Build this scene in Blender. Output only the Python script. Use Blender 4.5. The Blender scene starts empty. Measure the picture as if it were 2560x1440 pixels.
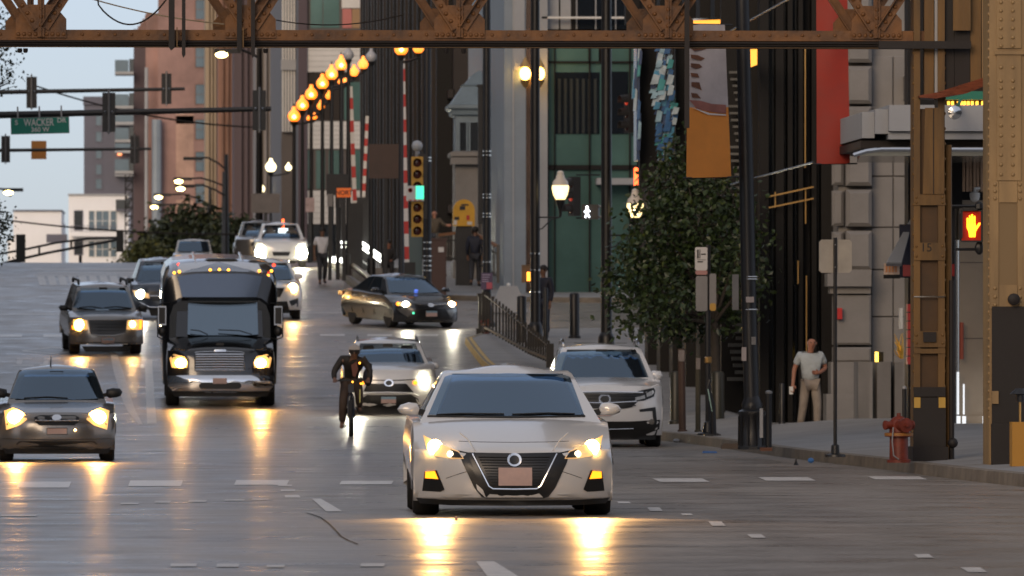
import bpy, bmesh, math, random
import numpy as np
from mathutils import Vector, Matrix, Euler
R = math.radians
random.seed(7)
SC = bpy.context.scene
COL = SC.collection

# ------------------------------------------------------------------ camera
F = 20000.0            # focal length in photo pixels (2560 wide)
TH = 0.0412            # the lens looks this far to the right of the street's axis
CH = 1.65              # eye height
CT, ST = math.cos(TH), math.sin(TH)
cam = bpy.data.cameras.new('camera')
cam.sensor_width = 36.0
cam.lens = 36.0 * F / 2560.0
cam.clip_start, cam.clip_end = 0.5, 9000
cam.dof.use_dof = True
cam.dof.focus_distance = 84
cam.dof.aperture_fstop = 9
camo = bpy.data.objects.new('camera', cam)
COL.objects.link(camo)
camo.location = (0, 0, CH)
camo.rotation_euler = (R(90) + math.atan(110.0 / F), 0, -TH)
SC.camera = camo

# ------------------------------------------------------------------ light
SC.view_settings.view_transform = 'Standard'
SC.view_settings.look = 'None'
SC.view_settings.gamma = 1
SC.view_settings.use_curve_mapping = False
SC.view_settings.exposure = 0.52
SUN_EL, SUN_AZ = R(16.0), R(203)       # low behind the camera, compass angle from +Y
W = bpy.data.worlds.new('World')
SC.world = W
W.use_nodes = True
wn = W.node_tree
sky = wn.nodes.new('ShaderNodeTexSky')
sky.sky_type = 'NISHITA'
sky.sun_disc = False
sky.sun_elevation = SUN_EL
sky.sun_rotation = SUN_AZ
sky.air_density = 0.5
sky.dust_density = 1.0
sky.ozone_density = 2.2
bg = wn.nodes['Background']
bg.inputs['Strength'].default_value = 0.045
wn.links.new(sky.outputs[0], bg.inputs['Color'])
# an even veil of thin dusk cloud over the whole dome
veil = wn.nodes.new('ShaderNodeBackground')
veil.inputs['Color'].default_value = (.475, .475, .495, 1)
veil.inputs['Strength'].default_value = .58
add = wn.nodes.new('ShaderNodeAddShader')
wn.links.new(bg.outputs[0], add.inputs[0]); wn.links.new(veil.outputs[0], add.inputs[1])
wn.links.new(add.outputs[0], wn.nodes['World Output'].inputs['Surface'])
sl = bpy.data.lights.new('sun', 'SUN')
sl.energy = 1.15
sl.angle = R(30)
sl.color = (1.0, 0.72, 0.45)
so = bpy.data.objects.new('sun', sl)
COL.objects.link(so)
sd = Vector((math.sin(SUN_AZ) * math.cos(SUN_EL), math.cos(SUN_AZ) * math.cos(SUN_EL), math.sin(SUN_EL)))
so.rotation_euler = sd.to_track_quat('Z', 'Y').to_euler()
SC.cycles.use_denoising = True
SC.cycles.max_bounces = 6
SC.cycles.glossy_bounces = 3
SC.cycles.sample_clamp_indirect = 6
SC.cycles.sample_clamp_direct = 0

# ------------------------------------------------------------------ the lie of the land
_cy = [-3000, -100, 40, 72, 100, 120, 145, 165, 198, 217, 250, 285, 300, 318, 335, 380, 450, 600, 900, 6000]
_cz = [0, 0, 0, 0, -.2, -.27, -.27, .08, 1.06, 1.75, 2.83, 3.93, 4.25, 4.4, 4.4, 4.2, 3.9, 3.4, 3.0, 3.0]
_gy = np.arange(-100, 1000, 1.0)
_gz = np.interp(_gy, _cy, _cz)
_k = np.exp(-0.5 * (np.arange(-9, 10) / 3.5) ** 2); _k /= _k.sum()
_gz = np.convolve(np.pad(_gz, 9, mode='edge'), _k, mode='valid')
def gz(y): return float(np.interp(y, _gy, _gz))

def XY(px, d):
    xc = (px - 1280.0) * d / F
    return xc * CT + d * ST, d * CT - xc * ST
def PX(px, d): return XY(px, d)[0]
def PZ(py, d): return CH + (830.0 - py) * d / F
def at(px, py, d):
    x, y = XY(px, d)
    return Vector((x, y, PZ(py, d)))
def S(d): return F / d
_dd = np.arange(40, 310, 0.05)
_yy = np.array([830 + (CH - gz(d)) * F / d for d in _dd])
_yy = np.minimum.accumulate(_yy)
def ground_d(py): return float(np.interp(-py, -_yy, _dd))
def gpt(px, py, dz=0.0):
    d = ground_d(py)
    x, y = XY(px, d)
    return Vector((x, y, gz(y) + dz))

# ------------------------------------------------------------------ materials
MATS = {}
def mat(name, col, rough=.6, metal=0., var=.0, vs=3., bump=0., bs=20., emit=None, es=0., ior=None, coat=0., col2=None, stretch=None, spec=None):
    if name in MATS: return MATS[name]
    m = bpy.data.materials.new(name); m.use_nodes = True
    nt = m.node_tree; b = nt.nodes['Principled BSDF']
    b.inputs['Roughness'].default_value = rough
    b.inputs['Metallic'].default_value = metal
    if ior: b.inputs['IOR'].default_value = ior
    if spec is not None: b.inputs['Specular IOR Level'].default_value = spec
    if coat: b.inputs['Coat Weight'].default_value = coat; b.inputs['Coat Roughness'].default_value = .06
    c = (*col, 1)
    b.inputs['Base Color'].default_value = c
    if var or bump:
        tc = nt.nodes.new('ShaderNodeTexCoord')
        src = tc.outputs['Object']
        if stretch:
            mp = nt.nodes.new('ShaderNodeMapping'); mp.inputs['Scale'].default_value = stretch
            nt.links.new(src, mp.inputs['Vector']); src = mp.outputs['Vector']
    if var:
        n = nt.nodes.new('ShaderNodeTexNoise'); n.inputs['Scale'].default_value = vs
        n.inputs['Detail'].default_value = 6; n.inputs['Roughness'].default_value = .65
        nt.links.new(src, n.inputs['Vector'])
        r = nt.nodes.new('ShaderNodeValToRGB')
        r.color_ramp.elements[0].position = .3; r.color_ramp.elements[1].position = .72
        lo = col2 if col2 else tuple(v * (1 - var) for v in col)
        hi = tuple(min(1, v * (1 + var * .6)) for v in col)
        r.color_ramp.elements[0].color = (*lo, 1); r.color_ramp.elements[1].color = (*hi, 1)
        nt.links.new(n.outputs['Fac'], r.inputs['Fac']); nt.links.new(r.outputs['Color'], b.inputs['Base Color'])
        mr = nt.nodes.new('ShaderNodeMapRange')
        mr.inputs['To Min'].default_value = max(.03, rough * .8); mr.inputs['To Max'].default_value = min(1, rough * 1.25)
        nt.links.new(n.outputs['Fac'], mr.inputs['Value']); nt.links.new(mr.outputs['Result'], b.inputs['Roughness'])
    if bump:
        n2 = nt.nodes.new('ShaderNodeTexNoise'); n2.inputs['Scale'].default_value = bs; n2.inputs['Detail'].default_value = 4
        nt.links.new(src, n2.inputs['Vector'])
        bp = nt.nodes.new('ShaderNodeBump'); bp.inputs['Strength'].default_value = bump; bp.inputs['Distance'].default_value = .02
        nt.links.new(n2.outputs['Fac'], bp.inputs['Height']); nt.links.new(bp.outputs['Normal'], b.inputs['Normal'])
    if emit:
        b.inputs['Emission Color'].default_value = (*emit, 1); b.inputs['Emission Strength'].default_value = es
    MATS[name] = m
    return m

# ------------------------------------------------------------------ mesh building
class MB:
    def __init__(s): s.v = []; s.f = []
    def add(s, vs, fs):
        o = len(s.v); s.v += [tuple(v) for v in vs]; s.f += [tuple(i + o for i in f) for f in fs]; return s
    def box(s, x0, x1, y0, y1, z0, z1):
        return s.add([(x0,y0,z0),(x1,y0,z0),(x1,y1,z0),(x0,y1,z0),(x0,y0,z1),(x1,y0,z1),(x1,y1,z1),(x0,y1,z1)],
                     [(0,3,2,1),(4,5,6,7),(0,1,5,4),(1,2,6,5),(2,3,7,6),(3,0,4,7)])
    def bar(s, p0, p1, w, t, up=(0, 0, 1)):
        p0, p1 = Vector(p0), Vector(p1); a = (p1 - p0).normalized(); u = Vector(up)
        if abs(a.dot(u)) > .95: u = Vector((0, 1, 0))
        n = a.cross(u).normalized(); u = n.cross(a).normalized()
        vs = [p + n * (i * w / 2) + u * (j * t / 2) for p in (p0, p1) for i, j in ((-1,-1),(1,-1),(1,1),(-1,1))]
        return s.add(vs, [(0,3,2,1),(4,5,6,7),(0,1,5,4),(1,2,6,5),(2,3,7,6),(3,0,4,7)])
    def tube(s, pts, r, n=8, cap=True):
        pts = [Vector(p) for p in pts]; rs = r if isinstance(r, (list, tuple)) else [r] * len(pts)
        o = len(s.v); u = None
        for i, p in enumerate(pts):
            a = (pts[min(i + 1, len(pts) - 1)] - pts[max(i - 1, 0)]).normalized()
            if u is None:
                u = a.cross(Vector((0, 0, 1)) if abs(a.z) < .9 else Vector((0, 1, 0))).normalized()
            else: u = (u - a * u.dot(a)).normalized()
            w = a.cross(u)
            for k in range(n):
                t = 2 * math.pi * k / n
                s.v.append(tuple(p + (u * math.cos(t) + w * math.sin(t)) * rs[i]))
        for i in range(len(pts) - 1):
            for k in range(n):
                s.f.append((o + i*n + k, o + i*n + (k+1) % n, o + (i+1)*n + (k+1) % n, o + (i+1)*n + k))
        if cap:
            s.f.append(tuple(o + k for k in range(n))[::-1]); s.f.append(tuple(o + (len(pts)-1)*n + k for k in range(n)))
        return s
    def lathe(s, c, prof, n=16, axis='z'):
        o = len(s.v); c = Vector(c)
        for r, z in prof:
            for k in range(n):
                t = 2 * math.pi * k / n; a, b = r * math.cos(t), r * math.sin(t)
                s.v.append(tuple(c + (Vector((a, b, z)) if axis == 'z' else Vector((a, z, b)) if axis == 'y' else Vector((z, a, b)))))
        for i in range(len(prof) - 1):
            for k in range(n):
                s.f.append((o + i*n + k, o + i*n + (k+1) % n, o + (i+1)*n + (k+1) % n, o + (i+1)*n + k))
        s.f.append(tuple(o + k for k in range(n))); s.f.append(tuple(o + (len(prof)-1)*n + k for k in range(n)))
        return s
    def ball(s, c, r, n=10, m=6, sc=(1, 1, 1)):
        o = len(s.v); c = Vector(c)
        for i in range(m + 1):
            ph = math.pi * i / m
            for k in range(n):
                t = 2 * math.pi * k / n
                s.v.append((c.x + r*sc[0]*math.sin(ph)*math.cos(t), c.y + r*sc[1]*math.sin(ph)*math.sin(t), c.z + r*sc[2]*math.cos(ph)))
        for i in range(m):
            for k in range(n):
                s.f.append((o + i*n + k, o + i*n + (k+1) % n, o + (i+1)*n + (k+1) % n, o + (i+1)*n + k))
        return s
    def prism(s, poly, y0, y1):
        n = len(poly)
        vs = [(x, y0, z) for x, z in poly] + [(x, y1, z) for x, z in poly]
        return s.add(vs, [tuple(range(n)), tuple(range(2*n - 1, n - 1, -1))] + [(i, i + n, (i+1) % n + n, (i+1) % n) for i in range(n)])
    def prismz(s, poly, z0, z1):
        n = len(poly)
        vs = [(x, y, z0) for x, y in poly] + [(x, y, z1) for x, y in poly]
        return s.add(vs, [tuple(range(n))[::-1], tuple(range(n, 2*n))] + [(i, (i+1) % n, (i+1) % n + n, i + n) for i in range(n)])
    def grid(s, rows):
        o = len(s.v); n = len(rows[0])
        for r in rows: s.v += [tuple(p) for p in r]
        for i in range(len(rows) - 1):
            for k in range(n - 1):
                s.f.append((o + i*n + k, o + i*n + k + 1, o + (i+1)*n + k + 1, o + (i+1)*n + k))
        return s
    def mesh(s, name, m, smooth=35, weld=False, flip=True):
        me = bpy.data.meshes.new(name)
        me.from_pydata(s.v, [], s.f)
        if weld or flip:
            bm = bmesh.new(); bm.from_mesh(me)
            if weld: bmesh.ops.remove_doubles(bm, verts=bm.verts, dist=1e-4)
            if flip: bmesh.ops.recalc_face_normals(bm, faces=bm.faces)
            bm.to_mesh(me); bm.free()
        if m: me.materials.append(m)
        if smooth:
            me.polygons.foreach_set('use_smooth', [True] * len(me.polygons))
            me.set_sharp_from_angle(angle=R(smooth))
        return me
    def build(s, name, m, parent=None, smooth=35, weld=False, loc=None, flip=True, **kw):
        return link(name, s.mesh(name, m, smooth, weld, flip), parent, loc, **kw)

def link(name, me, parent=None, loc=None, rot=None, **kw):
    o = bpy.data.objects.new(name, me); COL.objects.link(o)
    if parent: o.parent = parent
    if loc is not None: o.location = loc
    if rot is not None: o.rotation_euler = rot
    for k, v in kw.items(): o[k] = v
    return o
def tag(o, label, cat, group=None):
    o['label'] = label; o['category'] = cat
    if group: o['group'] = group
    return o
def thing(name, label, cat, loc=(0, 0, 0), rz=0, group=None):
    o = bpy.data.objects.new(name, None); COL.objects.link(o)
    o.empty_display_size = .2
    o.location = loc; o.rotation_euler = (0, 0, rz)
    return tag(o, label, cat, group)
def copy_tree(o, parent=None):
    c = o.copy(); COL.objects.link(c); c.parent = parent
    for ch in list(o.children): copy_tree(ch, c)
    return c
def text_mesh(name, body, size, m, parent=None, loc=(0, 0, 0), rot=(R(90), 0, 0), ext=.004, sx=1.0, bold=0.0, **kw):
    cu = bpy.data.curves.new(name, 'FONT'); cu.body = body; cu.size = size
    cu.align_x = 'CENTER'; cu.align_y = 'CENTER'; cu.extrude = ext; cu.offset = bold
    t = bpy.data.objects.new(name, cu); COL.objects.link(t)
    dg = bpy.context.evaluated_depsgraph_get()
    me = bpy.data.meshes.new_from_object(t.evaluated_get(dg))
    bpy.data.objects.remove(t); bpy.data.curves.remove(cu)
    me.materials.clear(); me.materials.append(m)
    o = link(name, me, parent, loc, rot, **kw); o.scale = (sx, 1, 1)
    return o
# ------------------------------------------------------------------ setting: ground, road, pavements
def road_material():
    m = bpy.data.materials.new('worn_road'); m.use_nodes = True
    nt = m.node_tree; b = nt.nodes['Principled BSDF']; L = nt.links.new
    tc = nt.nodes.new('ShaderNodeTexCoord')
    def noise(scale, detail=5, rough=.6, st=None):
        n = nt.nodes.new('ShaderNodeTexNoise'); n.inputs['Scale'].default_value = scale
        n.inputs['Detail'].default_value = detail; n.inputs['Roughness'].default_value = rough
        if st:
            mp = nt.nodes.new('ShaderNodeMapping'); mp.inputs['Scale'].default_value = st
            L(tc.outputs['Object'], mp.inputs['Vector']); L(mp.outputs['Vector'], n.inputs['Vector'])
        else: L(tc.outputs['Object'], n.inputs['Vector'])
        return n
    big = noise(.16, 4, .55, (1, .8, 1)); mid = noise(.9, 6, .7); fine = noise(14, 3, .6); track = noise(.5, 3, .5, (1.6, .04, 1))
    mix = nt.nodes.new('ShaderNodeMath'); mix.operation = 'MULTIPLY_ADD'; mix.inputs[1].default_value = .55
    L(mid.outputs['Fac'], mix.inputs[0])
    h = nt.nodes.new('ShaderNodeMath'); h.operation = 'MULTIPLY'; h.inputs[1].default_value = .45
    L(big.outputs['Fac'], h.inputs[0]); L(h.outputs[0], mix.inputs[2])
    mix2 = nt.nodes.new('ShaderNodeMath'); mix2.operation = 'MULTIPLY_ADD'; mix2.inputs[1].default_value = .35
    L(track.outputs['Fac'], mix2.inputs[0]); L(mix.outputs[0], mix2.inputs[2])
    r = nt.nodes.new('ShaderNodeValToRGB'); e = r.color_ramp.elements
    e[0].position = .50; e[0].color = (.135, .120, .106, 1); e[1].position = .82; e[1].color = (.31, .275, .24, 1)
    x = e.new(.64); x.color = (.215, .192, .17, 1)
    L(mix2.outputs[0], r.inputs['Fac'])
    mul = nt.nodes.new('ShaderNodeMixRGB'); mul.blend_type = 'OVERLAY'; mul.inputs['Fac'].default_value = .55
    L(r.outputs['Color'], mul.inputs['Color1']); L(fine.outputs['Fac'], mul.inputs['Color2'])
    stain = noise(.55, 5, .62, (1, .7, 1)); sr = nt.nodes.new('ShaderNodeValToRGB')
    sr.color_ramp.elements[0].position = .56; sr.color_ramp.elements[0].color = (1, 1, 1, 1); sr.color_ramp.elements[1].position = .68; sr.color_ramp.elements[1].color = (.55, .54, .53, 1)
    L(stain.outputs['Fac'], sr.inputs['Fac'])
    mu2 = nt.nodes.new('ShaderNodeMixRGB'); mu2.blend_type = 'MULTIPLY'; mu2.inputs['Fac'].default_value = .9
    L(mul.outputs['Color'], mu2.inputs['Color1']); L(sr.outputs['Color'], mu2.inputs['Color2'])
    L(mu2.outputs['Color'], b.inputs['Base Color'])
    mr = nt.nodes.new('ShaderNodeMapRange'); mr.inputs['From Min'].default_value = .35; mr.inputs['From Max'].default_value = .65
    mr.inputs['To Min'].default_value = .25; mr.inputs['To Max'].default_value = .46
    L(mid.outputs['Fac'], mr.inputs['Value']); L(mr.outputs['Result'], b.inputs['Roughness'])
    wave = noise(.35, 4, .55, (.3, 1, 1))
    bp = nt.nodes.new('ShaderNodeBump'); bp.inputs['Strength'].default_value = 1.0; bp.inputs['Distance'].default_value = .13
    L(wave.outputs['Fac'], bp.inputs['Height'])
    b2 = nt.nodes.new('ShaderNodeBump'); b2.inputs['Strength'].default_value = .2; b2.inputs['Distance'].default_value = .01
    L(fine.outputs['Fac'], b2.inputs['Height']); L(bp.outputs['Normal'], b2.inputs['Normal'])
    L(b2.outputs['Normal'], b.inputs['Normal'])
    b.inputs['IOR'].default_value = 1.45
    return m
M_road = road_material()
M_conc = mat('pavement_concrete', (.27, .26, .25), .7, var=.28, vs=.9, bump=.25, bs=30)
M_kerb = mat('kerb_concrete', (.20, .165, .125), .75, var=.45, vs=2.2, bump=.4, bs=14)
M_paint = mat('road_paint', (.70, .67, .63), .38, var=.35, vs=5)
M_paint2 = mat('road_paint_worn', (.56, .53, .49), .38, var=.4, vs=4)
M_yel = mat('kerb_yellow_paint', (.55, .36, .08), .6, var=.4, vs=3)

ys = list(np.arange(-100, 40, 10)) + list(np.arange(40, 345, 1.0)) + list(np.arange(345, 960, 8.0))
MB().grid([[(-60, y, gz(y)), (-20, y, gz(y)), (0, y, gz(y)), (20, y, gz(y)), (90, y, gz(y))] for y in ys]).build('road', M_road, kind='structure', smooth=80)
ys2 = [-3000, -400] + ys + [1500, 3000, 6000]
MB().grid([[(x, y, gz(y) - .5) for x in (-4000, -60, 60, 4000)] for y in ys2]).build('ground', mat('ground_grey', (.12, .12, .12), .9, var=.3, vs=.05), kind='structure')
ROAD = bpy.data.objects['road']

# right-hand kerb line as (distance along the street, sideways position)
NEAR = [(84, 14.5), (86, 11.2), (88, 10.2), (92, 9.75), (110, 9.6), (121, 9.25), (131, 8.95), (138, 8.72), (143, 8.25), (150, 7.5), (160, 7.3), (190, 7.15), (206, 7.3), (210, 7.9), (213, 9.6), (214.5, 14)]
FAR = [(240.5, 14), (242, 9.5), (245, 7.0), (249, 5.9), (255, 5.5), (270, 5.35), (700, 5.2)]
def kerb_x(line, y): return float(np.interp(y, [a for a, b in line], [b for a, b in line]))
def pave_z(x, y):
    z = gz(y) + .15
    if 92 < y < 165 and x < 60:   # it climbs from the kerb towards the buildings
        z += .075 * max(0, min(3.2, x - kerb_x(NEAR, y) - .2)) * max(0, min(1, (y - 92) / 14, (165 - y) / 14))
    if x > 10.2:   # the plaza dips a little before the tower's doors
        z -= .30 * min(1, (x - 10.2) / .8) * max(0, min(1, (y - 141) / 3, (158 - y) / 5))
    return z
def pavement(name, line, far_x):
    y0, y1 = line[0][0], line[-1][0]
    yy = list(np.arange(y0, min(y1, 345), .5)) + (list(np.arange(345, y1, 6.0)) if y1 > 345 else []) + [y1]
    xs = [kerb_x(line, y) + .16 for y in yy]
    rows = []
    for y, x in zip(yy, xs):
        rows.append([(x, y, pave_z(x, y))] + [(q, y, pave_z(q, y)) for q in (x + 1.2, max(10.2, x + 1.3), max(10.6, x + 1.4), max(11, x + 3.2), max(12.5, x + 3.5), 24, far_x)])
    n = max(len(r) for r in rows)
    for r in rows:
        while len(r) < n: r.insert(0, r[0])
    o = MB().grid(rows)
    front = [(p[0], p[1], p[2] - .5) for p in rows[0]]; back = [(p[0], p[1], p[2] - .5) for p in rows[-1]]
    o.grid([front, rows[0]]); o.grid([rows[-1], back])
    w = o.build(name, M_conc, kind='structure', smooth=60)
    k = MB(); pts = [Vector((x - .16, y, 0)) for x, y in zip(xs, yy)]
    rr = []
    for i, p in enumerate(pts):
        a = (pts[min(i+1, len(pts)-1)] - pts[max(i-1, 0)]).normalized(); nrm = Vector((a.y, -a.x, 0))
        q = p + nrm * .17; g = gz(p.y)
        rr.append([(p.x - nrm.x * .02, p.y - nrm.y * .02, g - .1), (p.x, p.y, g + .148), (p.x + nrm.x * .02, p.y + nrm.y * .02, g + .156), (q.x, q.y, g + .156), (q.x, q.y, g + .1)])
    k.grid(rr).build('kerb', M_kerb, w, smooth=30)
    return w
P1 = pavement('pavement', NEAR, 60)
P2 = pavement('pavement', FAR, 60)
# pavement on the other side, beyond the left of the frame
l0 = MB()
for a, b in ((84, 214), (242, 700)):
    yy = list(np.arange(a, b, 2.0))
    l0.grid([[(-9.0, y, gz(y) - .1), (-9.0, y, gz(y) + .15), (-40, y, gz(y) + .15)] for y in yy])
l0.build('pavement', M_conc, kind='structure')

# painted markings, each a sheet lying on the road
def mark(poly, m=M_paint, name='lane_line', n=10, dz=.006):
    """poly: four photo corners (left-top, right-top, right-bottom, left-bottom) laid on the ground"""
    a, b, c, d = [gpt(*p) for p in poly]
    rows = []
    for i in range(n + 1):
        t = i / n; p = d.lerp(a, t); q = c.lerp(b, t)
        rows.append([(p.x, p.y, gz(p.y) + dz), (q.x, q.y, gz(q.y) + dz)])
    return MB().grid(rows).build(name, m, ROAD)
for x0, x1, y0, y1 in ((42, 172, 1205, 1220), (320, 452, 1202, 1216), (585, 717, 1201, 1213), (848, 978, 1203, 1212), (1650, 1775, 1197, 1206), (1915, 2040, 1194, 1203), (2188, 2318, 1192, 1200)):
    sk = 6 if x0 < 1280 else -20
    mark([(x0 + sk, y0), (x1 + sk, y0), (x1, y1), (x0, y1)], name='stop_line_bar')
for x0, x1, y0, y1 in ((300, 345, 1258, 1262), (385, 425, 1253, 1258), (470, 515, 1251, 1256), (560, 610, 1249, 1253), (628, 670, 1247, 1251), (0, 90, 1288, 1292), (425, 490, 1410, 1418), (540, 596, 1411, 1419), (665, 710, 1414, 1420), (900, 960, 1410, 1418), (200, 260, 1152, 1156), (60, 110, 1150, 1154)):
    mark([(x0 + 3, y0), (x1 + 3, y0), (x1, y1), (x0, y1)], M_paint2, 'crosswalk_bar')
mark([(780, 1248), (802, 1248), (856, 1280), (815, 1280)])
mark([(702, 1225), (738, 1225), (738, 1229), (702, 1229)]); mark([(711, 1239), (747, 1239), (752, 1245), (714, 1245)])
mark([(695, 1213), (730, 1213), (731, 1216), (695, 1216)])
mark([(1190, 1405), (1235, 1405), (1300, 1445), (1220, 1445)])
for q in ([(1543, 1255), (1572, 1255), (1578, 1260), (1546, 1260)], [(1618, 1270), (1648, 1270), (1657, 1279), (1625, 1279)], [(1702, 1285), (1728, 1285), (1734, 1290), (1706, 1290)], [(1770, 1305), (1803, 1305), (1815, 1316), (1780, 1316)], [(1867, 1337), (1903, 1337), (1915, 1346), (1878, 1346)], [(2284, 1387), (2322, 1387), (2334, 1396), (2294, 1396)], [(2400, 1420), (2450, 1420), (2468, 1432), (2420, 1432)]):
    mark(q, name='dotted_line_dash')
# solid lane line running back between the silver car and the bus
pl = [(283, 880, 16), (296, 930, 24), (312, 985, 24), (330, 1030, 20), (352, 1062, 10)]
for (xa, ya, wa), (xb, yb, wb) in zip(pl, pl[1:]):
    mark([(xa - wa/2, ya), (xa + wa/2, ya), (xb + wb/2, yb), (xb - wb/2, yb)], M_paint2)
mark([(362, 900), (380, 900), (392, 1060), (368, 1060)], M_paint2, 'pavement_joint_strip')
for x0, x1, y0, y1 in ((0, 55, 838, 844), (108, 168, 838, 844), (800, 862, 836, 840), (918, 980, 836, 841), (1040, 1095, 836, 840), (740, 770, 835, 838)):
    mark([(x0, y0), (x1, y0), (x1, y1), (x0, y1)], name='stop_line_bar')
mark([(0, 786), (165, 786), (165, 789), (0, 789)], M_paint2); mark([(560, 783), (860, 781), (860, 783), (560, 786)], M_paint2)
for a, b in (((55, 879), (130, 870)), ((130, 870), (205, 878)), ((205, 878), (130, 886)), ((130, 886), (55, 879))):
    mark([(a[0], a[1] - 1.4), (b[0], b[1] - 1.4), (b[0], b[1] + 1.4), (a[0], a[1] + 1.4)], M_paint, 'lane_diamond_edge')
for x0, x1, y0, y1 in ((40, 78, 896, 900), (108, 150, 896, 901), (172, 218, 895, 900), (40, 54, 901, 912), (108, 120, 902, 912), (30, 82, 913, 917), (98, 150, 912, 917), (170, 258, 912, 917), (160, 176, 901, 911), (205, 220, 901, 911)):
    mark([(x0 + 3, y0), (x1 + 3, y0), (x1, y1), (x0, y1)], M_paint2, 'lane_word_stroke')
# zebra crossing on the rise
mark([(85, 674), (440, 672), (440, 674.5), (82, 677)], M_paint2, 'crosswalk_bar')
mark([(95, 682), (430, 681), (430, 684), (93, 685)], M_paint2, 'crosswalk_bar')
for i in range(13):
    x = 92 + i * 26
    mark([(x, 691), (x + 18, 691), (x + 25, 714), (x + 7, 714)], M_paint2, 'crosswalk_bar')
mark([(84, 687.5), (440, 686.5), (440, 689), (84, 690)], M_paint2, 'crosswalk_bar')
# a long crack and a patch in the concrete
cr = [(765, 1283), (800, 1294), (822, 1310), (838, 1326), (852, 1342), (870, 1352), (895, 1362)]
for (xa, ya), (xb, yb) in zip(cr, cr[1:]):
    mark([(xa - 1.5, ya), (xa + 2.5, ya), (xb + 3, yb), (xb - 2, yb)], mat('crack_tar', (.02, .02, .02), .8), 'crack', 3)
# yellow-painted kerb by the railing
yk = MB(); rows = []
for y in np.arange(158, 208, 1.0):
    x = kerb_x(NEAR, y); rows.append([(x - .03, y, gz(y) + .005), (x - .012, y, gz(y) + .152), (x + .155, y, gz(y) + .160)])
yk.grid(rows).build('kerb_paint', M_yel, P1)
# ------------------------------------------------------------------ buildings (all axis-aligned with the street)
G_teal = mat('teal_glass', (.085, .165, .150), .12, ior=1.6, var=.35, vs=.2)
G_dark = mat('dark_glass', (.012, .016, .022), .08, ior=1.6)
G_blue = mat('blue_glass', (.10, .15, .19), .12, ior=1.6, var=.3, vs=.4)
M_white = mat('white_panel', (.62, .60, .57), .5, var=.12, vs=.6)
M_house = mat('white_render', (.80, .80, .81), .6, var=.06, vs=.3)
M_brick = mat('salmon_brick', (.31, .19, .165), .8, var=.4, vs=.25, bump=.4, bs=3)
M_brick2 = mat('brown_brick', (.20, .115, .085), .85, var=.35, vs=.25)
M_tan = mat('tan_stone', (.33, .27, .20), .8, var=.25, vs=.2, stretch=(1, 1, .1))
M_purple = mat('plum_brick', (.10, .075, .085), .8, var=.25, vs=.15, stretch=(1, 1, .15))
M_gray = mat('warm_grey_stone', (.24, .215, .20), .8, var=.25, vs=.2, stretch=(1, 1, .15))
M_slate = mat('slate_cladding', (.12, .12, .15), .75, var=.2, vs=.2)
M_black = mat('black_steel', (.010, .009, .009), .55, var=.3, vs=1.2, spec=.22)
M_bronze = mat('dark_bronze', (.026, .019, .016), .55, var=.35, vs=.6, spec=.3)
M_brass = mat('brass_trim', (.55, .33, .12), .3, metal=.9)
M_steelp = mat('blue_grey_metal', (.22, .26, .30), .45, var=.2, vs=.5)
M_lime = mat('limestone', (.215, .205, .198), .75, var=.22, vs=.9, bump=.25, bs=9)
M_limed = mat('limestone_joint', (.10, .085, .075), .8)
M_conc2 = mat('grey_render', (.34, .345, .355), .7, var=.15, vs=.5)
M_chrome = mat('polished_steel', (.62, .62, .62), .12, metal=1.0)
M_frame = mat('white_frame', (.66, .65, .62), .5)
GB = 2.0  # buildings reach this far below the pavement
def base(d): return gz(d) - 1.0
def box_px(mb, x0, x1, d, depth, zt, zb=None):
    return mb.box(PX(x0, d), PX(x1, d), d, d + depth, base(d) if zb is None else zb, zt)
def panel(parent, name, m, x0, x1, y0, y1, d, proud=.03, th=.06, **kw):
    """flat piece on the near face of a building at distance d, given in photo pixels"""
    return MB().box(PX(x0, d), PX(x1, d), d - proud, d - proud + th, PZ(y1, d), PZ(y0, d)).build(name, m, parent, **kw)
def window(parent, x0, x1, y0, y1, d, glass=G_dark, frame=M_frame, nx=1, ny=1, fw=2.0, proud=.02):
    f = MB(); X0, X1, Z0, Z1 = PX(x0, d), PX(x1, d), PZ(y1, d), PZ(y0, d); w = fw * d / F
    f.box(X0 - w, X0, d - proud - .06, d + .02, Z0 - w, Z1 + w); f.box(X1, X1 + w, d - proud - .06, d + .02, Z0 - w, Z1 + w)
    f.box(X0, X1, d - proud - .06, d + .02, Z0 - w, Z0); f.box(X0, X1, d - proud - .06, d + .02, Z1, Z1 + w)
    for i in range(1, nx):
        x = X0 + (X1 - X0) * i / nx; f.box(x - w * .3, x + w * .3, d - proud - .05, d, Z0, Z1)
    for i in range(1, ny):
        z = Z0 + (Z1 - Z0) * i / ny; f.box(X0, X1, d - proud - .045, d, z - w * .3, z + w * .3)
    o = f.build('window', frame, parent, smooth=0)
    MB().box(X0, X1, d - proud, d + .01, Z0, Z1).build('pane', glass, o, smooth=0)
    return o

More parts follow.
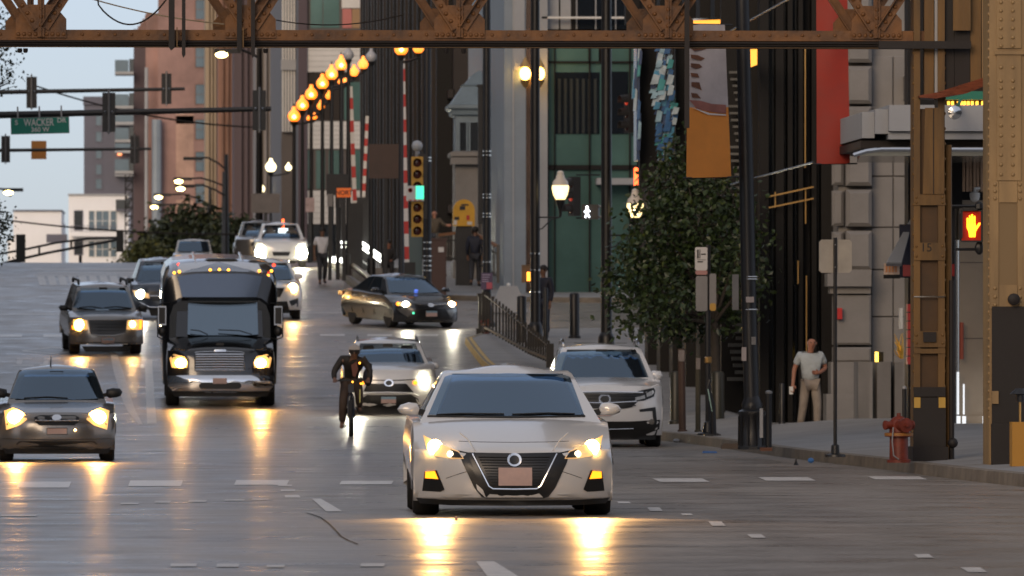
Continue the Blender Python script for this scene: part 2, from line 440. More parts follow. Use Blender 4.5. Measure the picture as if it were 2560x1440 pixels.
# far grey tower with balconies
b = thing('apartment_tower', 'slate grey apartment tower with balconies far behind the white houses', 'building', (0, 0, 0))
D = 930
mb = MB(); box_px(mb, 210, 352, D, 25, PZ(256, D), 2); mb.build('wall', M_slate, b)
mb = MB(); box_px(mb, 208, 354, D - .4, 25.8, PZ(255, D) + .6, PZ(262, D)); mb.build('parapet', M_slate, b)
for y in (290, 330, 372, 412, 448): window(b, 240, 254, y, y + 24, D, G_blue, M_slate)
for y in (282, 352, 410):
    o = panel(b, 'balcony', M_conc2, 288, 345, y + 24, y + 32, D, 2.2, 2.2)
    MB().box(PX(288, D), PX(345, D), D - 2.2, D - 2.1, PZ(y + 24, D), PZ(y + 8, D)).build('railing', G_blue, o)
    window(b, 292, 330, y, y + 22, D, G_dark, M_white, 2)
for y in (300, 384): panel(b, 'lit_lamp', mat('lamp_pink', (.5, .2, .1), .5, emit=(1, .3, .12), es=2), 294, 304, y, y + 5, D, .5, .3)

# two white houses at the end of the view
b = thing('white_house', 'low plain white block with a flat dark roof edge at the far left', 'building')
D = 840
mb = MB(); box_px(mb, 34, 154, D, 20, PZ(528, D), 0); box_px(mb, 20, 34, D + 3, 15, PZ(600, D), 0); box_px(mb, 154, 160, D + 1, 12, PZ(556, D), 0); mb.build('wall', M_house, b)
mb = MB(); box_px(mb, 32, 156, D - .3, 21, PZ(525, D), PZ(528.5, D)); mb.build('roof', M_slate, b)
panel(b, 'fence_panel', M_slate, 118, 170, 587, 608, D, 4, .2)
b = thing('white_house', 'white flat-roofed house with tall gridded windows and a long balcony', 'building')
D = 800
mb = MB(); box_px(mb, 172, 322, D, 22, PZ(488, D), 0); mb.build('wall', M_house, b)
mb = MB(); box_px(mb, 170, 324, D - .3, 23, PZ(485, D), PZ(488.5, D)); mb.build('roof', M_conc2, b)
for y0, y1 in ((528, 577), (604, 642)):
    window(b, 223, 236, y0, y1, D, G_blue, M_frame, 1, 2); window(b, 241, 272, y0, y1, D, G_blue, M_frame, 2, 2); window(b, 277, 291, y0, y1, D, G_blue, M_frame, 1, 2)
window(b, 187, 206, 528, 575, D, G_dark, M_slate)
window(b, 187, 206, 604, 636, D, G_dark, M_slate)
o = panel(b, 'balcony', M_house, 178, 292, 582, 592, D, 2.4, 2.4)
mb = MB(); mb.box(PX(178, D), PX(292, D), D - 2.4, D - 2.3, PZ(566, D), PZ(565, D))
for i in range(24):
    x = PX(178 + i * 4.9, D); mb.box(x, x + .05, D - 2.38, D - 2.32, PZ(582, D), PZ(565, D))
mb.build('railing', M_slate, o, kind='stuff')
o = panel(b, 'balcony', M_slate, 290, 326, 524, 528, D, 2.2, 2.2); panel(o, 'railing', G_dark, 290, 326, 500, 524, D, 2.2, .06)
# escape stair tower in front of the corner
e = MB()
D = 760
for x in (312, 330): e.box(PX(x, D), PX(x, D) + .12, D, D + .12, 2, PZ(400, D))
for y in range(410, 660, 22):
    e.box(PX(312, D), PX(331, D), D, D + 2, PZ(y, D), PZ(y, D) + .12)
    e.bar((PX(312, D), D, PZ(y, D)), (PX(331, D), D, PZ(y - 22, D)), .1, .1)
tag(e.build('fire_escape', M_black), 'thin black steel stair tower beside the white house', 'fire escape')

# salmon brick loft tower
b = thing('brick_tower', 'tall salmon brick tower with one column of windows and corner balconies', 'building')
D = 660
mb = MB(); box_px(mb, 395, 516, D, 30, 60, 0); mb.build('wall', M_brick, b)
mb = MB(); box_px(mb, 364, 395, D + 1, 28, PZ(32, D), 0); mb.build('wall', M_brick, b)
mb = MB(); box_px(mb, 334, 364, D + 3, 24, PZ(70, D), 0); mb.build('wall', M_purple, b)
mb = MB()
for k in range(5): box_px(mb, 338 + k * 6, 345 + k * 6, D + 2.4, 1, PZ(72 - 9 * k, D), PZ(76, D))
mb.build('stepped_gable', M_brick, b)
for y in (0, 120, 212, 300, 380, 460, 540):
    window(b, 489, 511, y, y + 48, D, G_blue, M_brick2, 1, 2, 1.5)
for y0, y1 in ((105, 270), (290, 470), (500, 640)):
    panel(b, 'weathered_patch', mat('old_plaster', (.42, .27, .21), .85, var=.35, vs=.5), 440, 484, y0 + 180 if y0 < 200 else y0, y1 + 40 if y0 < 200 else y1, D, .02, .03)
mb = MB(); mb.tube([(PX(366, D), D - .6, 1), (PX(366, D), D - .6, PZ(170, D))], .14, 8); mb.build('drainpipe', M_conc2, b)
mb = MB(); mb.tube([(PX(392, D), D - .8, 1), (PX(392, D), D - .8, PZ(300, D))], .4, 8); mb.build('flue', M_steelp, b)
for y in (153, 238, 322, 400):
    o = panel(b, 'balcony', M_conc2, 288, 334, y + 29, y + 36, D + 3, 2.5, 4); panel(o, 'railing', G_blue, 288, 322, y, y + 29, D + 3, 2.5, .06)
    panel(o, 'door', G_dark, 323, 334, y - 5, y + 29, D + 3, .04, .1)
b = thing('stone_tower', 'narrow tan stone tower between the salmon brick and the plum brick', 'building')
D = 610
mb = MB(); box_px(mb, 513, 548, D, 30, 58, 0); mb.build('wall', M_tan, b)
for x in (519, 527, 536): panel(b, 'pilaster', M_tan, x, x + 4, -400, 640, D, .3, .4)
b = thing('brick_tower', 'brown brick slab of a tower directly right of the tan stone one', 'building')
D = 590
mb = MB(); box_px(mb, 545, 592, D, 30, 56, 0); mb.build('wall', mat('rust_brick', (.27, .15, .11), .85, var=.3, vs=.2, stretch=(1, 1, .2)), b)
for x in (553, 566, 579): panel(b, 'pier', M_brick2, x, x + 6, -400, 640, D, .25, .4)
b = thing('brick_tower', 'dark plum brick tower with a smooth face beside the warm grey block', 'building')
D = 570
mb = MB(); box_px(mb, 584, 650, D, 30, 54, 0); mb.build('wall', M_purple, b)
for x in (597, 612, 628): panel(b, 'pier', M_purple, x, x + 7, -400, 640, D, .3, .4)
b = thing('stone_block', 'warm grey stone block with shallow vertical ribs above a metal entrance', 'building')
D = 545
mb = MB(); box_px(mb, 640, 712, D, 50, 50, 0); mb.build('wall', M_gray, b)
for x in (646, 660, 674, 688, 700): panel(b, 'rib', M_gray, x, x + 6, -300, 640, D, .35, .5)
panel(b, 'entrance_shutter', M_slate, 640, 712, 535, 660, D, .45, .5)
window(b, 644, 704, 560, 640, D - .45, G_dark, M_slate, 4)

# white and teal office block
b = thing('office_block', 'white panelled office block with teal glass bands and pale fins', 'building')
D = 470
mb = MB(); box_px(mb, 745, 945, D, 45, 46, 0); box_px(mb, 703, 745, D + 10, 60, 46, 0); mb.build('wall', mat('office_frame', (.10, .085, .08), .6, var=.2, vs=.3), b)
for k in range(6): panel(b, 'fin', M_white, 705 + k * 7, 709 + k * 7, -200, 150 + 0 * k, D + 10, .5, .6)
for k in range(6): panel(b, 'fin', M_white, 705 + k * 7, 709 + k * 7, 176, 330, D + 10, .5, .6)
panel(b, 'glazing', G_blue, 704, 746, -200, 330, D + 10, .04, .1)
panel(b, 'ledge', M_conc2, 702, 748, 150, 176, D + 10, .7, .7)
panel(b, 'corner_pier', M_purple, 746, 768, -200, 640, D, .25, .4)
panel(b, 'glazing', G_teal, 776, 806, -200, 70, D, .03, .1); panel(b, 'glazing', G_teal, 808, 848, -200, 70, D, .03, .1)
for k, (x0, x1, c) in enumerate(((856, 880, (.48, .16, .14)), (880, 906, (.33, .20, .10)), (906, 932, (.60, .17, .08)))):
    panel(b, 'coloured_panel', mat('coloured_panel_%d' % k, c, .6, var=.2, vs=.3), x0, x1 - 1, 22, 70, D, .06, .12)
panel(b, 'white_band', M_white, 854, 934, -60, 20, D, .08, .14)
for y0, y1, n in ((112, 180, 5), (303, 372, 6), (476, 560, 6)):
    h = (y1 - y0) / n
    for k in range(n): panel(b, 'siding_board', M_white, 768, 942, y0 + k * h + .7, y0 + (k + 1) * h, D, .12, .16)
panel(b, 'brown_band', M_bronze, 768, 942, 182, 300, D, .04, .1)  # brown band between two runs of white siding
for x0, x1 in ((768, 782), (790, 812), (822, 848), (880, 905), (912, 940)): panel(b, 'glazing', G_teal, x0, x1, 376, 472, D, .05, .1)
for x0, x1 in ((860, 905), (910, 942)): panel(b, 'glazing', G_teal, x0, x1, 205, 300, D, .06, .1)
panel(b, 'lobby_glass', G_dark, 768, 942, 562, 660, D, .04, .1)

# dark tower with bronze mullions along the river (its street front recedes)
b = thing('office_tower', 'dark office tower with closely spaced bronze mullions behind the bridge house', 'building')
X0 = 9.9
mb = MB(); mb.box(X0, 40, 292, 425, 1, 70); mb.build('wall', M_bronze, b)
for k in range(22):
    y = 294 + k * 6
    MB().box(X0 - .55, X0 + .05, y, y + 1.2, 2, 69).build('mullion', M_bronze if k % 2 else M_black, b)
for k in (1, 3, 4, 6, 9, 12):
    y = 296 + k * 6
    MB().box(X0 - .25, X0 + .04, y, y + .35, 4, 69).build('golden_strip', M_brass, b)
for k in range(6):
    MB().box(X0 - .18, X0 + .04, 292, 425, 6 + k * 4.2, 6.3 + k * 4.2).build('spandrel', M_bronze, b)

# bridge tender's house: mansard roof on a limestone base
b = thing('bridge_house', "bridge tender's house with blue-grey mansard roof on a limestone base", 'building')
D = 264; M_mans = mat('weathered_blue_metal', (.17, .225, .27), .45, var=.35, vs=.8)
def ring(mb, x0, x1, y0, y1, zs):
    rows = []
    cx0, cx1, yy0, yy1 = PX(x0, D), PX(x1, D), D, D + (PX(x1, D) - PX(x0, D))
    for ins, py in zs:
        i = ins * D / F; z = PZ(py, D)
        rows.append([(cx0 + i, yy0 + i, z), (cx1 - i, yy0 + i, z), (cx1 - i, yy1 - i, z), (cx0 + i, yy1 - i, z), (cx0 + i, yy0 + i, z)])
    mb.grid(rows); mb.f.append(tuple(len(mb.v) - 5 + k for k in range(4)))
mb = MB(); ring(mb, 1134, 1330, 0, 0, [(0, 700), (0, 655), (4, 650), (4, 394), (-8, 390), (-8, 380), (4, 376)]); mb.build('wall', M_lime, b, smooth=20)
mb = MB(); ring(mb, 1134, 1330, 0, 0, [(6, 392), (6, 290), (-4, 286), (-6, 276), (-14, 270), (-14, 262), (-4, 258)]); mb.build('upper_wall', M_mans, b, smooth=20)
mb = MB(); ring(mb, 1134, 1330, 0, 0, [(-10, 262), (0, 250), (12, 232), (24, 215), (22, 211), (30, 208), (48, 186), (62, 176), (76, 172)]); mb.build('roof', M_mans, b, smooth=20)
for x0, x1 in ((1150, 1166), (1176, 1200), (1226, 1252), (1262, 1290)): window(b, x0, x1, 306, 378, D + .08, G_dark, M_mans, 1, 1, 3, .04)
panel(b, 'bay_column', M_lime, 1138, 1196, 410, 650, D + .05, .25, .4); panel(b, 'capital', M_lime, 1126, 1204, 394, 411, D, .5, .7)
for x in (1232, 1262): panel(b, 'inset_panel', M_lime, x, x + 24, 430, 560, D, .03, .08)

# pale metal pier, mirrored reveal and teal glass lobby beyond the cross street
b = thing('glass_lobby', 'teal glass lobby building with pale metal corner pier', 'building')
D = 247
mb = MB(); box_px(mb, 1366, 1640, D + .3, 20, 42, gz(D) - 1); mb.build('wall', M_bronze, b)
mb = MB(); mb.box(PX(1258, D), PX(1312, D), D - 1, D + 30, base(D), 42); mb.build('pier', M_steelp, b)
panel(b, 'pier_edge', M_conc2, 1282, 1286, -300, 720, D - 1, .03, .06)
panel(b, 'pier', M_conc2, 1286, 1312, -300, 176, D - 1, .06, .1)
mb = MB(); mb.box(PX(1310, D), PX(1348, D), D + .2, D + 8, base(D), 42); mb.build('mirrored_reveal', mat('copper_mirror', (.38, .25, .19), .16, metal=.85, var=.4, vs=.4), b)
mb = MB(); mb.box(PX(1348, D), PX(1368, D), D - .5, D + 6, base(D), 42); mb.build('white_jamb', M_conc2, b)
def glaz(x0, x1, y0, y1, m=G_teal, proud=.0): return panel(b, 'pane', m, x0, x1, y0, y1, D, proud, .08)
for x0, x1 in ((1372, 1386), (1389, 1472), (1478, 1498), (1526, 1576), (1579, 1594)):
    glaz(x0, x1, 116, 153)
for x0, x1 in ((1372, 1386), (1389, 1594)):
    glaz(x0, x1, 157, 412); glaz(x0, x1, 424, 734)
panel(b, 'dark_hall', G_dark, 1389, 1500, 180, 334, D, .04, .05); panel(b, 'dark_hall', G_dark, 1522, 1572, 178, 334, D, .04, .05)
for x in range(1396, 1500, 15): panel(b, 'curtain_fold', mat('grey_curtain', (.022, .028, .028), .8), x, x + 7, 196, 333, D, .07, .04)
for x0, x1, y0, y1 in ((1368, 1600, 412, 424), (1368, 1600, 152, 157), (1386, 1389, 110, 740), (1473, 1477, 110, 736), (1574, 1578, 110, 736), (1368, 1372, 100, 740), (1368, 1640, 732, 742)):
    panel(b, 'glazing_bar', M_black, x0, x1, y0, y1, D, .10, .12)
panel(b, 'door_canopy', M_conc2, 1490, 1596, 446, 462, D, .9, .9)
for x0, x1, m in ((1356, 1398, M_conc2), (1402, 1428, M_conc2), (1431, 1442, M_black), (1445, 1488, G_dark), (1492, 1538, G_dark), (1542, 1600, G_dark)):
    panel(b, 'upper_panel', m, x0, x1, -200, 72, D, .05, .1)
for x in (1441, 1489, 1539): panel(b, 'upper_mullion', M_conc2, x, x + 3, -200, 72, D, .08, .1)
panel(b, 'light_rail', M_frame, 1354, 1570, 42, 47, D, .5, .2)

# black steel tower on the near corner
b = thing('office_tower', 'black steel tower with full height columns on the near corner of the street', 'building')
D = 152.5; XL = PX(1898, D); XR = PX(2150, D)
mb = MB(); mb.box(XL + .3, 40, D, 191, base(D) - .4, 60); mb.build('wall', M_black, b)
for x0, x1 in ((1898, 1920), (1938, 1958), (1968, 1980), (1995, 2006), (2028, 2040), (2052, 2088)):
    panel(b, 'column', M_black, x0, x1, -400, 1060, D, .5, .6)
for x0, x1 in ((1920, 1938), (1958, 1968), (1980, 1995), (2040, 2052)):
    panel(b, 'pane', G_dark, x0, x1, -400, 1060, D, .06, .1)
for x, y0, y1 in ((2009, 116, 420), (1991, 652, 710), (2012, 690, 940), (2010, 470, 560), (1934, 480, 520)):  # brass strips stand in for lamp reflections in the tower front
    panel(b, 'golden_strip', M_brass, x, x + 3, y0, y1, D, .62, .1)
for (x0, y0, x1, y1) in ((1915, 493, 2030, 468), (1918, 520, 2030, 497)):
    mb = MB(); mb.bar((PX(x0, D), D - .75, PZ(y0, D)), (PX(x1, D), D - .75, PZ(y1, D)), .03, .03); mb.build('handrail', M_brass, b)
for k in range(8):
    y = D + 1.5 + k * 4.7
    MB().box(XL - .1, XL + .35, y, y + 1.3, gz(y) - 1, 60).build('column', M_black, b)
    MB().box(XL + .1, XL + .34, y + 1.4, y + 4.6, gz(y) - 1, 60).build('pane', G_dark, b)
M_louv = mat('grey_louvre', (.10, .10, .095), .45, var=.3, vs=2, metal=.3)
for y in range(178, 960, 17):
    if 470 < y < 640 and y % 2: continue
    x0 = 1818 + (y * 7) % 23
    panel(b, 'louvre', M_louv, x0, 1896 - (y * 5) % 17, y, y + (6 if y < 800 else 9), D + 2, .35 + (y % 3) * .06, .12)
panel(b, 'louvre_backing', M_black, 1806, 1899, -300, 1040, D + 2, .0, .3)
for x0, x1, y0, y1 in ((1600, 1642, 100, 470), (1690, 1714, 60, 620), (1565, 1600, -200, 60)):
    panel(b, 'column', M_black, x0, x1, y0, y1, 168, .2, .6)
panel(b, 'lobby_screen', mat('charcoal_board', (.022, .02, .022), .6), 1600, 1820, 380, 860, 209, .05, .2)
for x0, x1, y0, y1 in ((1660, 1712, 870, 930), (1712, 1790, 850, 940)): panel(b, 'lobby_panel', mat('lobby_grey', (.09, .09, .095), .5), x0, x1, y0, y1, 186, 0, .2)
# lit orange lanterns on the tower
M_lant = mat('orange_lantern_glass', (.6, .25, .05), .4, emit=(1, .36, .04), es=1.3)
for (x0, x1, yl, yr, yb0, yb1, d, lab) in ((1855, 1896, 128, 118, 176, 160, 148, 'glowing orange box lantern on the black tower beside the orange banner'), (1737, 1815, 50, 47, 64, 62, 158, 'wide glowing orange box lantern just above the truss')):
    t = thing('lantern_glow', lab, 'lantern', (0, 0, 0), 0, 'orange box lanterns')
    p = [at(x0, yb0, d), at(x1, yb1, d), at(x1, yr, d), at(x0, yl, d)]
    MB().prism([(q.x, q.z) for q in p], d, d + .3).build('lit_face', M_lant, t)
    p = [at(x0 - 3, yl, d), at(x1 + 2, yr, d), at(x1 + 2, yr - 5, d), at(x0 - 3, yl - 5, d)]
    MB().prism([(q.x, q.z) for q in p], d - .05, d + .4).build('hood', M_chrome, t)
    MB().box(PX(x1 - 4, d), PX(x1 + 6, d), d + .3, D if d < D else d + 1, PZ(yb1, d), PZ(yr, d)).build('bracket', M_black, t)

# wavy blue mosaic sculpture between the tower columns
def art():
    t = thing('mosaic_sculpture', 'wavy blue and white glass mosaic hanging between the black columns', 'sculpture')
    d = 167; cols = [(.03, .12, .30), (.06, .25, .42), (.30, .48, .60), (.02, .05, .14), (.45, .55, .62), (.05, .30, .32)]
    ms = [mat('mosaic_blue_%d' % i, c, .18, ior=1.7, var=.3, vs=5) for i, c in enumerate(cols)]
    rnd = random.Random(3)
    for side, (cx, hw) in enumerate(((1598, 5), (1663, 26))):
        n = 11 if side == 0 else 26
        for k in range(n):
            py = 60 + (k + .5) * (340 / n) if side else 90 + k * 26
            for j in range(1 if side == 0 else 3):
                wob = 7 * math.sin(py * .021 + j) + 4 * math.sin(py * .05)
                c = cx + wob + (j - 1) * hw * .62 * (side > 0)
                w = hw * rnd.uniform(.28, .48) if side else hw
                h = 340 / n * rnd.uniform(.6, 1.2)
                pts = [(c - w, py + h), (c - w * .3, py - h), (c + w, py - h * .7), (c + w * .5, py + h * .9)]
                q = [at(x, y, d) for x, y in pts]
                o = rnd.uniform(-.12, .12)
                MB().prism([(p.x, p.z) for p in q], d + o, d + o + .10).build('glass_shard', rnd.choice(ms), t, smooth=0)
    MB().box(PX(1655, d), PX(1668, d), d + .15, d + 1.2, PZ(400, d), PZ(40, d)).build('backing', ms[3], t)
    MB().box(PX(1594, d), PX(1602, d), d + .15, d + 1.2, PZ(400, d), PZ(90, d)).build('backing', ms[3], t)
art()

# limestone corner building, rusticated quoins
b = thing('limestone_building', 'grey limestone building with rusticated corner blocks and a heavy plinth', 'building')
D = 150
mb = MB(); mb.box(PX(2100, D), 40, D, D + 1.2, base(D), 40); mb.build('wall', M_lime, b)
def block(x0, x1, y0, y1, proud, ch=6, nm='stone_block', cut=None):
    """one dressed block: chamfered all round its face"""
    c = ch * D / F; X0, X1, Z0, Z1 = PX(x0, D), PX(x1, D), PZ(y1, D), PZ(y0, D); y = D - proud
    m2 = MB(); m2.add([(X0, D + .02, Z0), (X1, D + .02, Z0), (X1, D + .02, Z1), (X0, D + .02, Z1), (X0, y + c, Z0), (X1, y + c, Z0), (X1, y + c, Z1), (X0, y + c, Z1), (X0 + c, y, Z0 + c), (X1 - c, y, Z0 + c), (X1 - c, y, Z1 - c), (X0 + c, y, Z1 - c)],
           [(0, 1, 5, 4), (1, 2, 6, 5), (2, 3, 7, 6), (3, 0, 4, 7), (4, 5, 9, 8), (5, 6, 10, 9), (6, 7, 11, 10), (7, 4, 8, 11), (8, 9, 10, 11), (3, 2, 1, 0)])
    return m2.build(nm, M_lime, b, smooth=0)
for y0, y1 in ((-120, -30), (-24, 62), (68, 156), (165, 259), (266, 357), (366, 464), (474, 566), (577, 674)):
    block(2116, 2180, y0, y1, .42, 9); block(2083, 2112, y0 + 2, y1 - 2, .18, 7)
panel(b, 'cornice', M_lime, 2066, 2176, 684, 716, D, .62, .7); panel(b, 'cornice', M_lime, 2074, 2176, 716, 734, D, .48, .5); panel(b, 'cornice', M_lime, 2080, 2178, 674, 684, D, .5, .5)
for y0, y1 in ((738, 862), (868, 905)): block(2084, 2178, y0, y1, .45, 5)
panel(b, 'plinth', M_lime, 2075, 2180, 905, 985, D, .6, .7); panel(b, 'plinth', M_lime, 2062, 2180, 985, 1060, D, .75, .8); panel(b, 'plinth', M_lime, 2180, 2290, 985, 1060, D, .3, .4)
for k, y in enumerate((138, 290, 440, 568, 674, 792, 985)):
    for x0, x1 in ((2183, 2236), (2239, 2300)):
        y1 = (138, 290, 440, 568, 674, 792, 985, 1060)[k + 1] if k < 7 else 1060
        block(x0, x1, y + 1.5, y1 - 1.5, .06, 1.2)
for y in (190, 300): panel(b, 'carved_bracket', M_lime, 2262, 2284, y, y + 60, D, .5, .5)
panel(b, 'alarm_bell', mat('alarm_red', (.45, .02, .02), .4), 2096, 2108, 770, 798, D - .45, .15, .2)
for x0, x1 in ((2150, 2178), (2198, 2232), (2242, 2262)):
    t = tag(MB().box(PX(x0, 143), PX(x1, 143), 143, 144.0, gz(143) - .2, PZ(905, 143)).build('planter', M_lime), {2150: 'square stone planter hard against the limestone plinth', 2198: 'stone planter with a small lit brass lamp standing on it', 2242: 'narrow stone planter nearest the brown steel column'}[x0], 'planter', 'stone planters')
# little brass lamp and gold twigs on the planters
t = thing('planter_lamp', 'small brass edged lamp box on the stone planter', 'lamp', (0, 0, 0))
MB().box(PX(2201, 143), PX(2216, 143), 143.2, 143.6, PZ(905, 143), PZ(880, 143)).build('box', M_black, t)
MB().box(PX(2198, 143), PX(2202, 143), 143.1, 143.5, PZ(905, 143), PZ(880, 143)).build('lit_edge', mat('warm_led', (1, .6, .1), .4, emit=(1, .62, .08), es=2.5), t)
tw = MB(); rnd = random.Random(5)
for k in range(14):
    a = at(2254 + rnd.uniform(-3, 3), 896, 143.4); c = at(2252 + rnd.uniform(-16, 9), 850 + rnd.uniform(-18, 30), 143.4 + rnd.uniform(-.2, .2))
    tw.tube([a, a.lerp(c, .5) + Vector((rnd.uniform(-.05, .05), 0, 0)), c], [.012, .01, .005], 5)
tag(tw.build('decorative_twigs', mat('gilded_twig', (.85, .5, .08), .35, metal=.5)), 'spray of gilded twigs rising from a stone planter', 'twigs')

# corner shop: canopy, awning, beige pilaster with bright steel posts
b = thing('corner_shop', 'corner shop with white metal canopy and beige pilaster behind the steel columns', 'shop')
D = 134; M_beige = mat('beige_pilaster', (.28, .225, .165), .55, var=.15, vs=1); M_gold = mat('fluted_gold_panel', (.42, .30, .22), .25, metal=.7, var=.4, vs=6, stretch=(6, 1, .3))
mb = MB(); mb.box(PX(2284, D), 40, D + .6, D + 1.3, base(D), 9); mb.build('wall', M_black, b)
mb = MB(); mb.box(PX(2400, D), PX(2466, D), D - .3, D + .6, base(D), PZ(500, D)); mb.build('pilaster', M_beige, b)
mb = MB(); mb.box(PX(2398, D), PX(2468, D), D - .36, D + .6, base(D), PZ(1040, D)); mb.build('pilaster_base', M_beige, b)
for y in (655, 845): panel(b, 'joint_strip', M_limed, 2402, 2464, y, y + 2, D, .305, .1)
for k, x in enumerate(range(2374, 2484, 9)):
    panel(b, 'flute', M_gold, x, x + 7, 392, 478 if x > 2408 else 430 + k * 8, D, .15 + .04 * (k % 2), .2)
M_post = mat('post_gleam', (.8, .8, .8), .2, metal=.5, emit=(.9, .95, 1), es=.6)  # glowing strips and blocks stand in for gleams on the steel posts
for x0, x1 in ((2388, 2400), (2466, 2480)):
    mb = MB(); mb.tube([(PX((x0 + x1) / 2, D), D - .3, base(D)), (PX((x0 + x1) / 2, D), D - .3, PZ(600, D))], (x1 - x0) * .5 * D / F, 10); mb.build('steel_post', M_chrome, b)
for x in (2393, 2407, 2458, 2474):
    panel(b, 'glow_strip', M_post, x, x + 3.5, 930 if x != 2407 else 960, 1036, D, .50, .06); panel(b, 'gleam_block', M_post, x - 2, x + 6, 1040, 1092, D, .56, .1)
panel(b, 'dark_door', mat('dark_navy', (.012, .013, .02), .4), 2366, 2392, 440, 1090, D, .1, .2)
panel(b, 'dark_sign', M_black, 2366, 2405, 400, 520, D, .5, .3)
panel(b, 'red_panel', mat('red_panel', (.45, .03, .03), .5), 2366, 2390, 660, 690, D, .14, .1)
for y in range(760, 895, 22): panel(b, 'red_tile', MATS['red_panel'], 2273, 2288, y, y + 19, D, .12, .3)
panel(b, 'lit_sign', M_frame, 2252, 2258, 770, 822, D, .3, .3)
mb = MB(); mb.tube([(PX(2404, D), D - .42, PZ(806, D)), (PX(2404, D), D - .42, PZ(898, D))], .035, 6); mb.build('sign_plate', mat('rust_red', (.3, .06, .03), .5), b)
# canopy, projecting toward the street
c = thing('metal_canopy', 'white metal shop canopy with a polished steel front rail', 'canopy')
D2 = 128
for x0, x1, y0, y1, pr in ((2152, 2183, 281, 346, .6), (2182, 2216, 275, 336, .8), (2214, 2600, 265, 330, 1.0)):
    MB().box(PX(x0, D2), PX(x1, D2), D2 - pr, D2 + 5.6, PZ(y1, D2), PZ(y0, D2)).build('fascia_panel', M_conc2, c)
MB().box(PX(2214, D2), PX(2600, D2), D2 - .9, D2 + 5, PZ(350, D2), PZ(332, D2)).build('soffit_edge', M_conc2, c)
MB().box(PX(2150, D2), PX(2600, D2), D2 - .5, D2 + 5, PZ(372, D2), PZ(352, D2)).build('soffit', M_bronze, c)
mb = MB(); mb.tube([at(2134, 388, D2 - 1.2), at(2166, 378, D2 - 1.2), at(2204, 373, D2 - 1.2), at(2600, 374, D2 - 1.2)], .035, 8); mb.build('front_rail', M_chrome, c)
mb = MB(); mb.prismz([(PX(2140, D2), D2 - 1.1), (PX(2600, D2), D2 - 1.1), (PX(2600, D2), D2 + 4), (PX(2200, D2), D2 + 4)], PZ(392, D2), PZ(378, D2)); mb.build('glass_edge', mat('canopy_glass', (.25, .25, .22), .15, metal=.5), c)
M_glow = mat('gold_light', (1, .6, .1), .4, emit=(1, .52, .06), es=1.6)
for x in (2380, 2390, 2405, 2413, 2421, 2430, 2440, 2452, 2466, 2474): 
    MB().box(PX(x, D2), PX(x + 4, D2), D2 + .2, D2 + .4, PZ(265, D2), PZ(250, D2)).build('light_slat', M_glow, c)
MB().box(PX(2366, D2), PX(2600, D2), D2, D2 + .2, PZ(247, D2), PZ(226, D2)).build('green_fascia', mat('green_fascia', (.01, .16, .10), .5), c)
MB().box(PX(2366, D2), PX(2600, D2), D2 + .4, D2 + 1, PZ(268, D2), PZ(200, D2)).build('backboard', M_black, c)
mb = MB(); mb.lathe(at(2386, 282, D2 - 1.4), [(.02, -.12), (.11, -.1), (.11, .1), (.02, .12)], 12, 'y'); mb.bar(at(2392, 275, D2 - 1.2), at(2402, 252, D2 + .3), .06, .05); mb.build('floodlight', M_chrome, c)
# awning over the shop window
a = thing('shop_awning', 'striped grey shop awning with a pale printed valance', 'awning')
D3 = 131
p = [at(2216, 656, D3 - 1.2), at(2254, 656, D3 - 1.2), at(2284, 540, D3 + .6), at(2280, 540, D3 + .6)]
mb = MB(); nst = 7
for k in range(nst):
    u0, u1 = k / nst, (k + .82) / nst
    q = [p[0].lerp(p[1], u0), p[0].lerp(p[1], u1), p[3].lerp(p[2], u1), p[3].lerp(p[2], u0)]
    m2 = MB(); m2.add([*q, *[v + Vector((0, .03, -.03)) for v in q]], [(0, 1, 2, 3), (7, 6, 5, 4), (0, 4, 5, 1), (1, 5, 6, 2), (2, 6, 7, 3), (3, 7, 4, 0)])
    m2.build('stripe', M_conc2, a)
q = [v + Vector((0, .02, -.02)) for v in p]
MB().add([*q, *[v + Vector((0, .03, -.04)) for v in q]], [(0, 1, 2, 3), (7, 6, 5, 4), (0, 4, 5, 1), (1, 5, 6, 2), (2, 6, 7, 3), (3, 7, 4, 0)]).build('cloth', mat('grey_canvas', (.14, .14, .15), .8), a)
v = panel(a, 'valance', mat('pale_valance', (.62, .45, .34), .7, var=.4, vs=9), 2215, 2254, 658, 686, D3 - 1.2, .0, .04)
panel(v, 'valance_edge', M_black, 2214, 2255, 686, 696, D3 - 1.2, .0, .04)
for k in range(4): panel(v, 'letter_stroke', mat('orange_brown', (.55, .22, .08), .7), 2219 + k * 8, 2223 + k * 8, 664, 680, D3 - 1.2, .012, .02)
panel(a, 'side', mat('navy_canvas', (.015, .016, .03), .8), 2254, 2290, 560, 694, D3 - .4, 0, .05)
panel(a, 'red_badge', mat('brick_red', (.35, .05, .04), .6), 2263, 2290, 662, 690, D3 - .5, 0, .04)

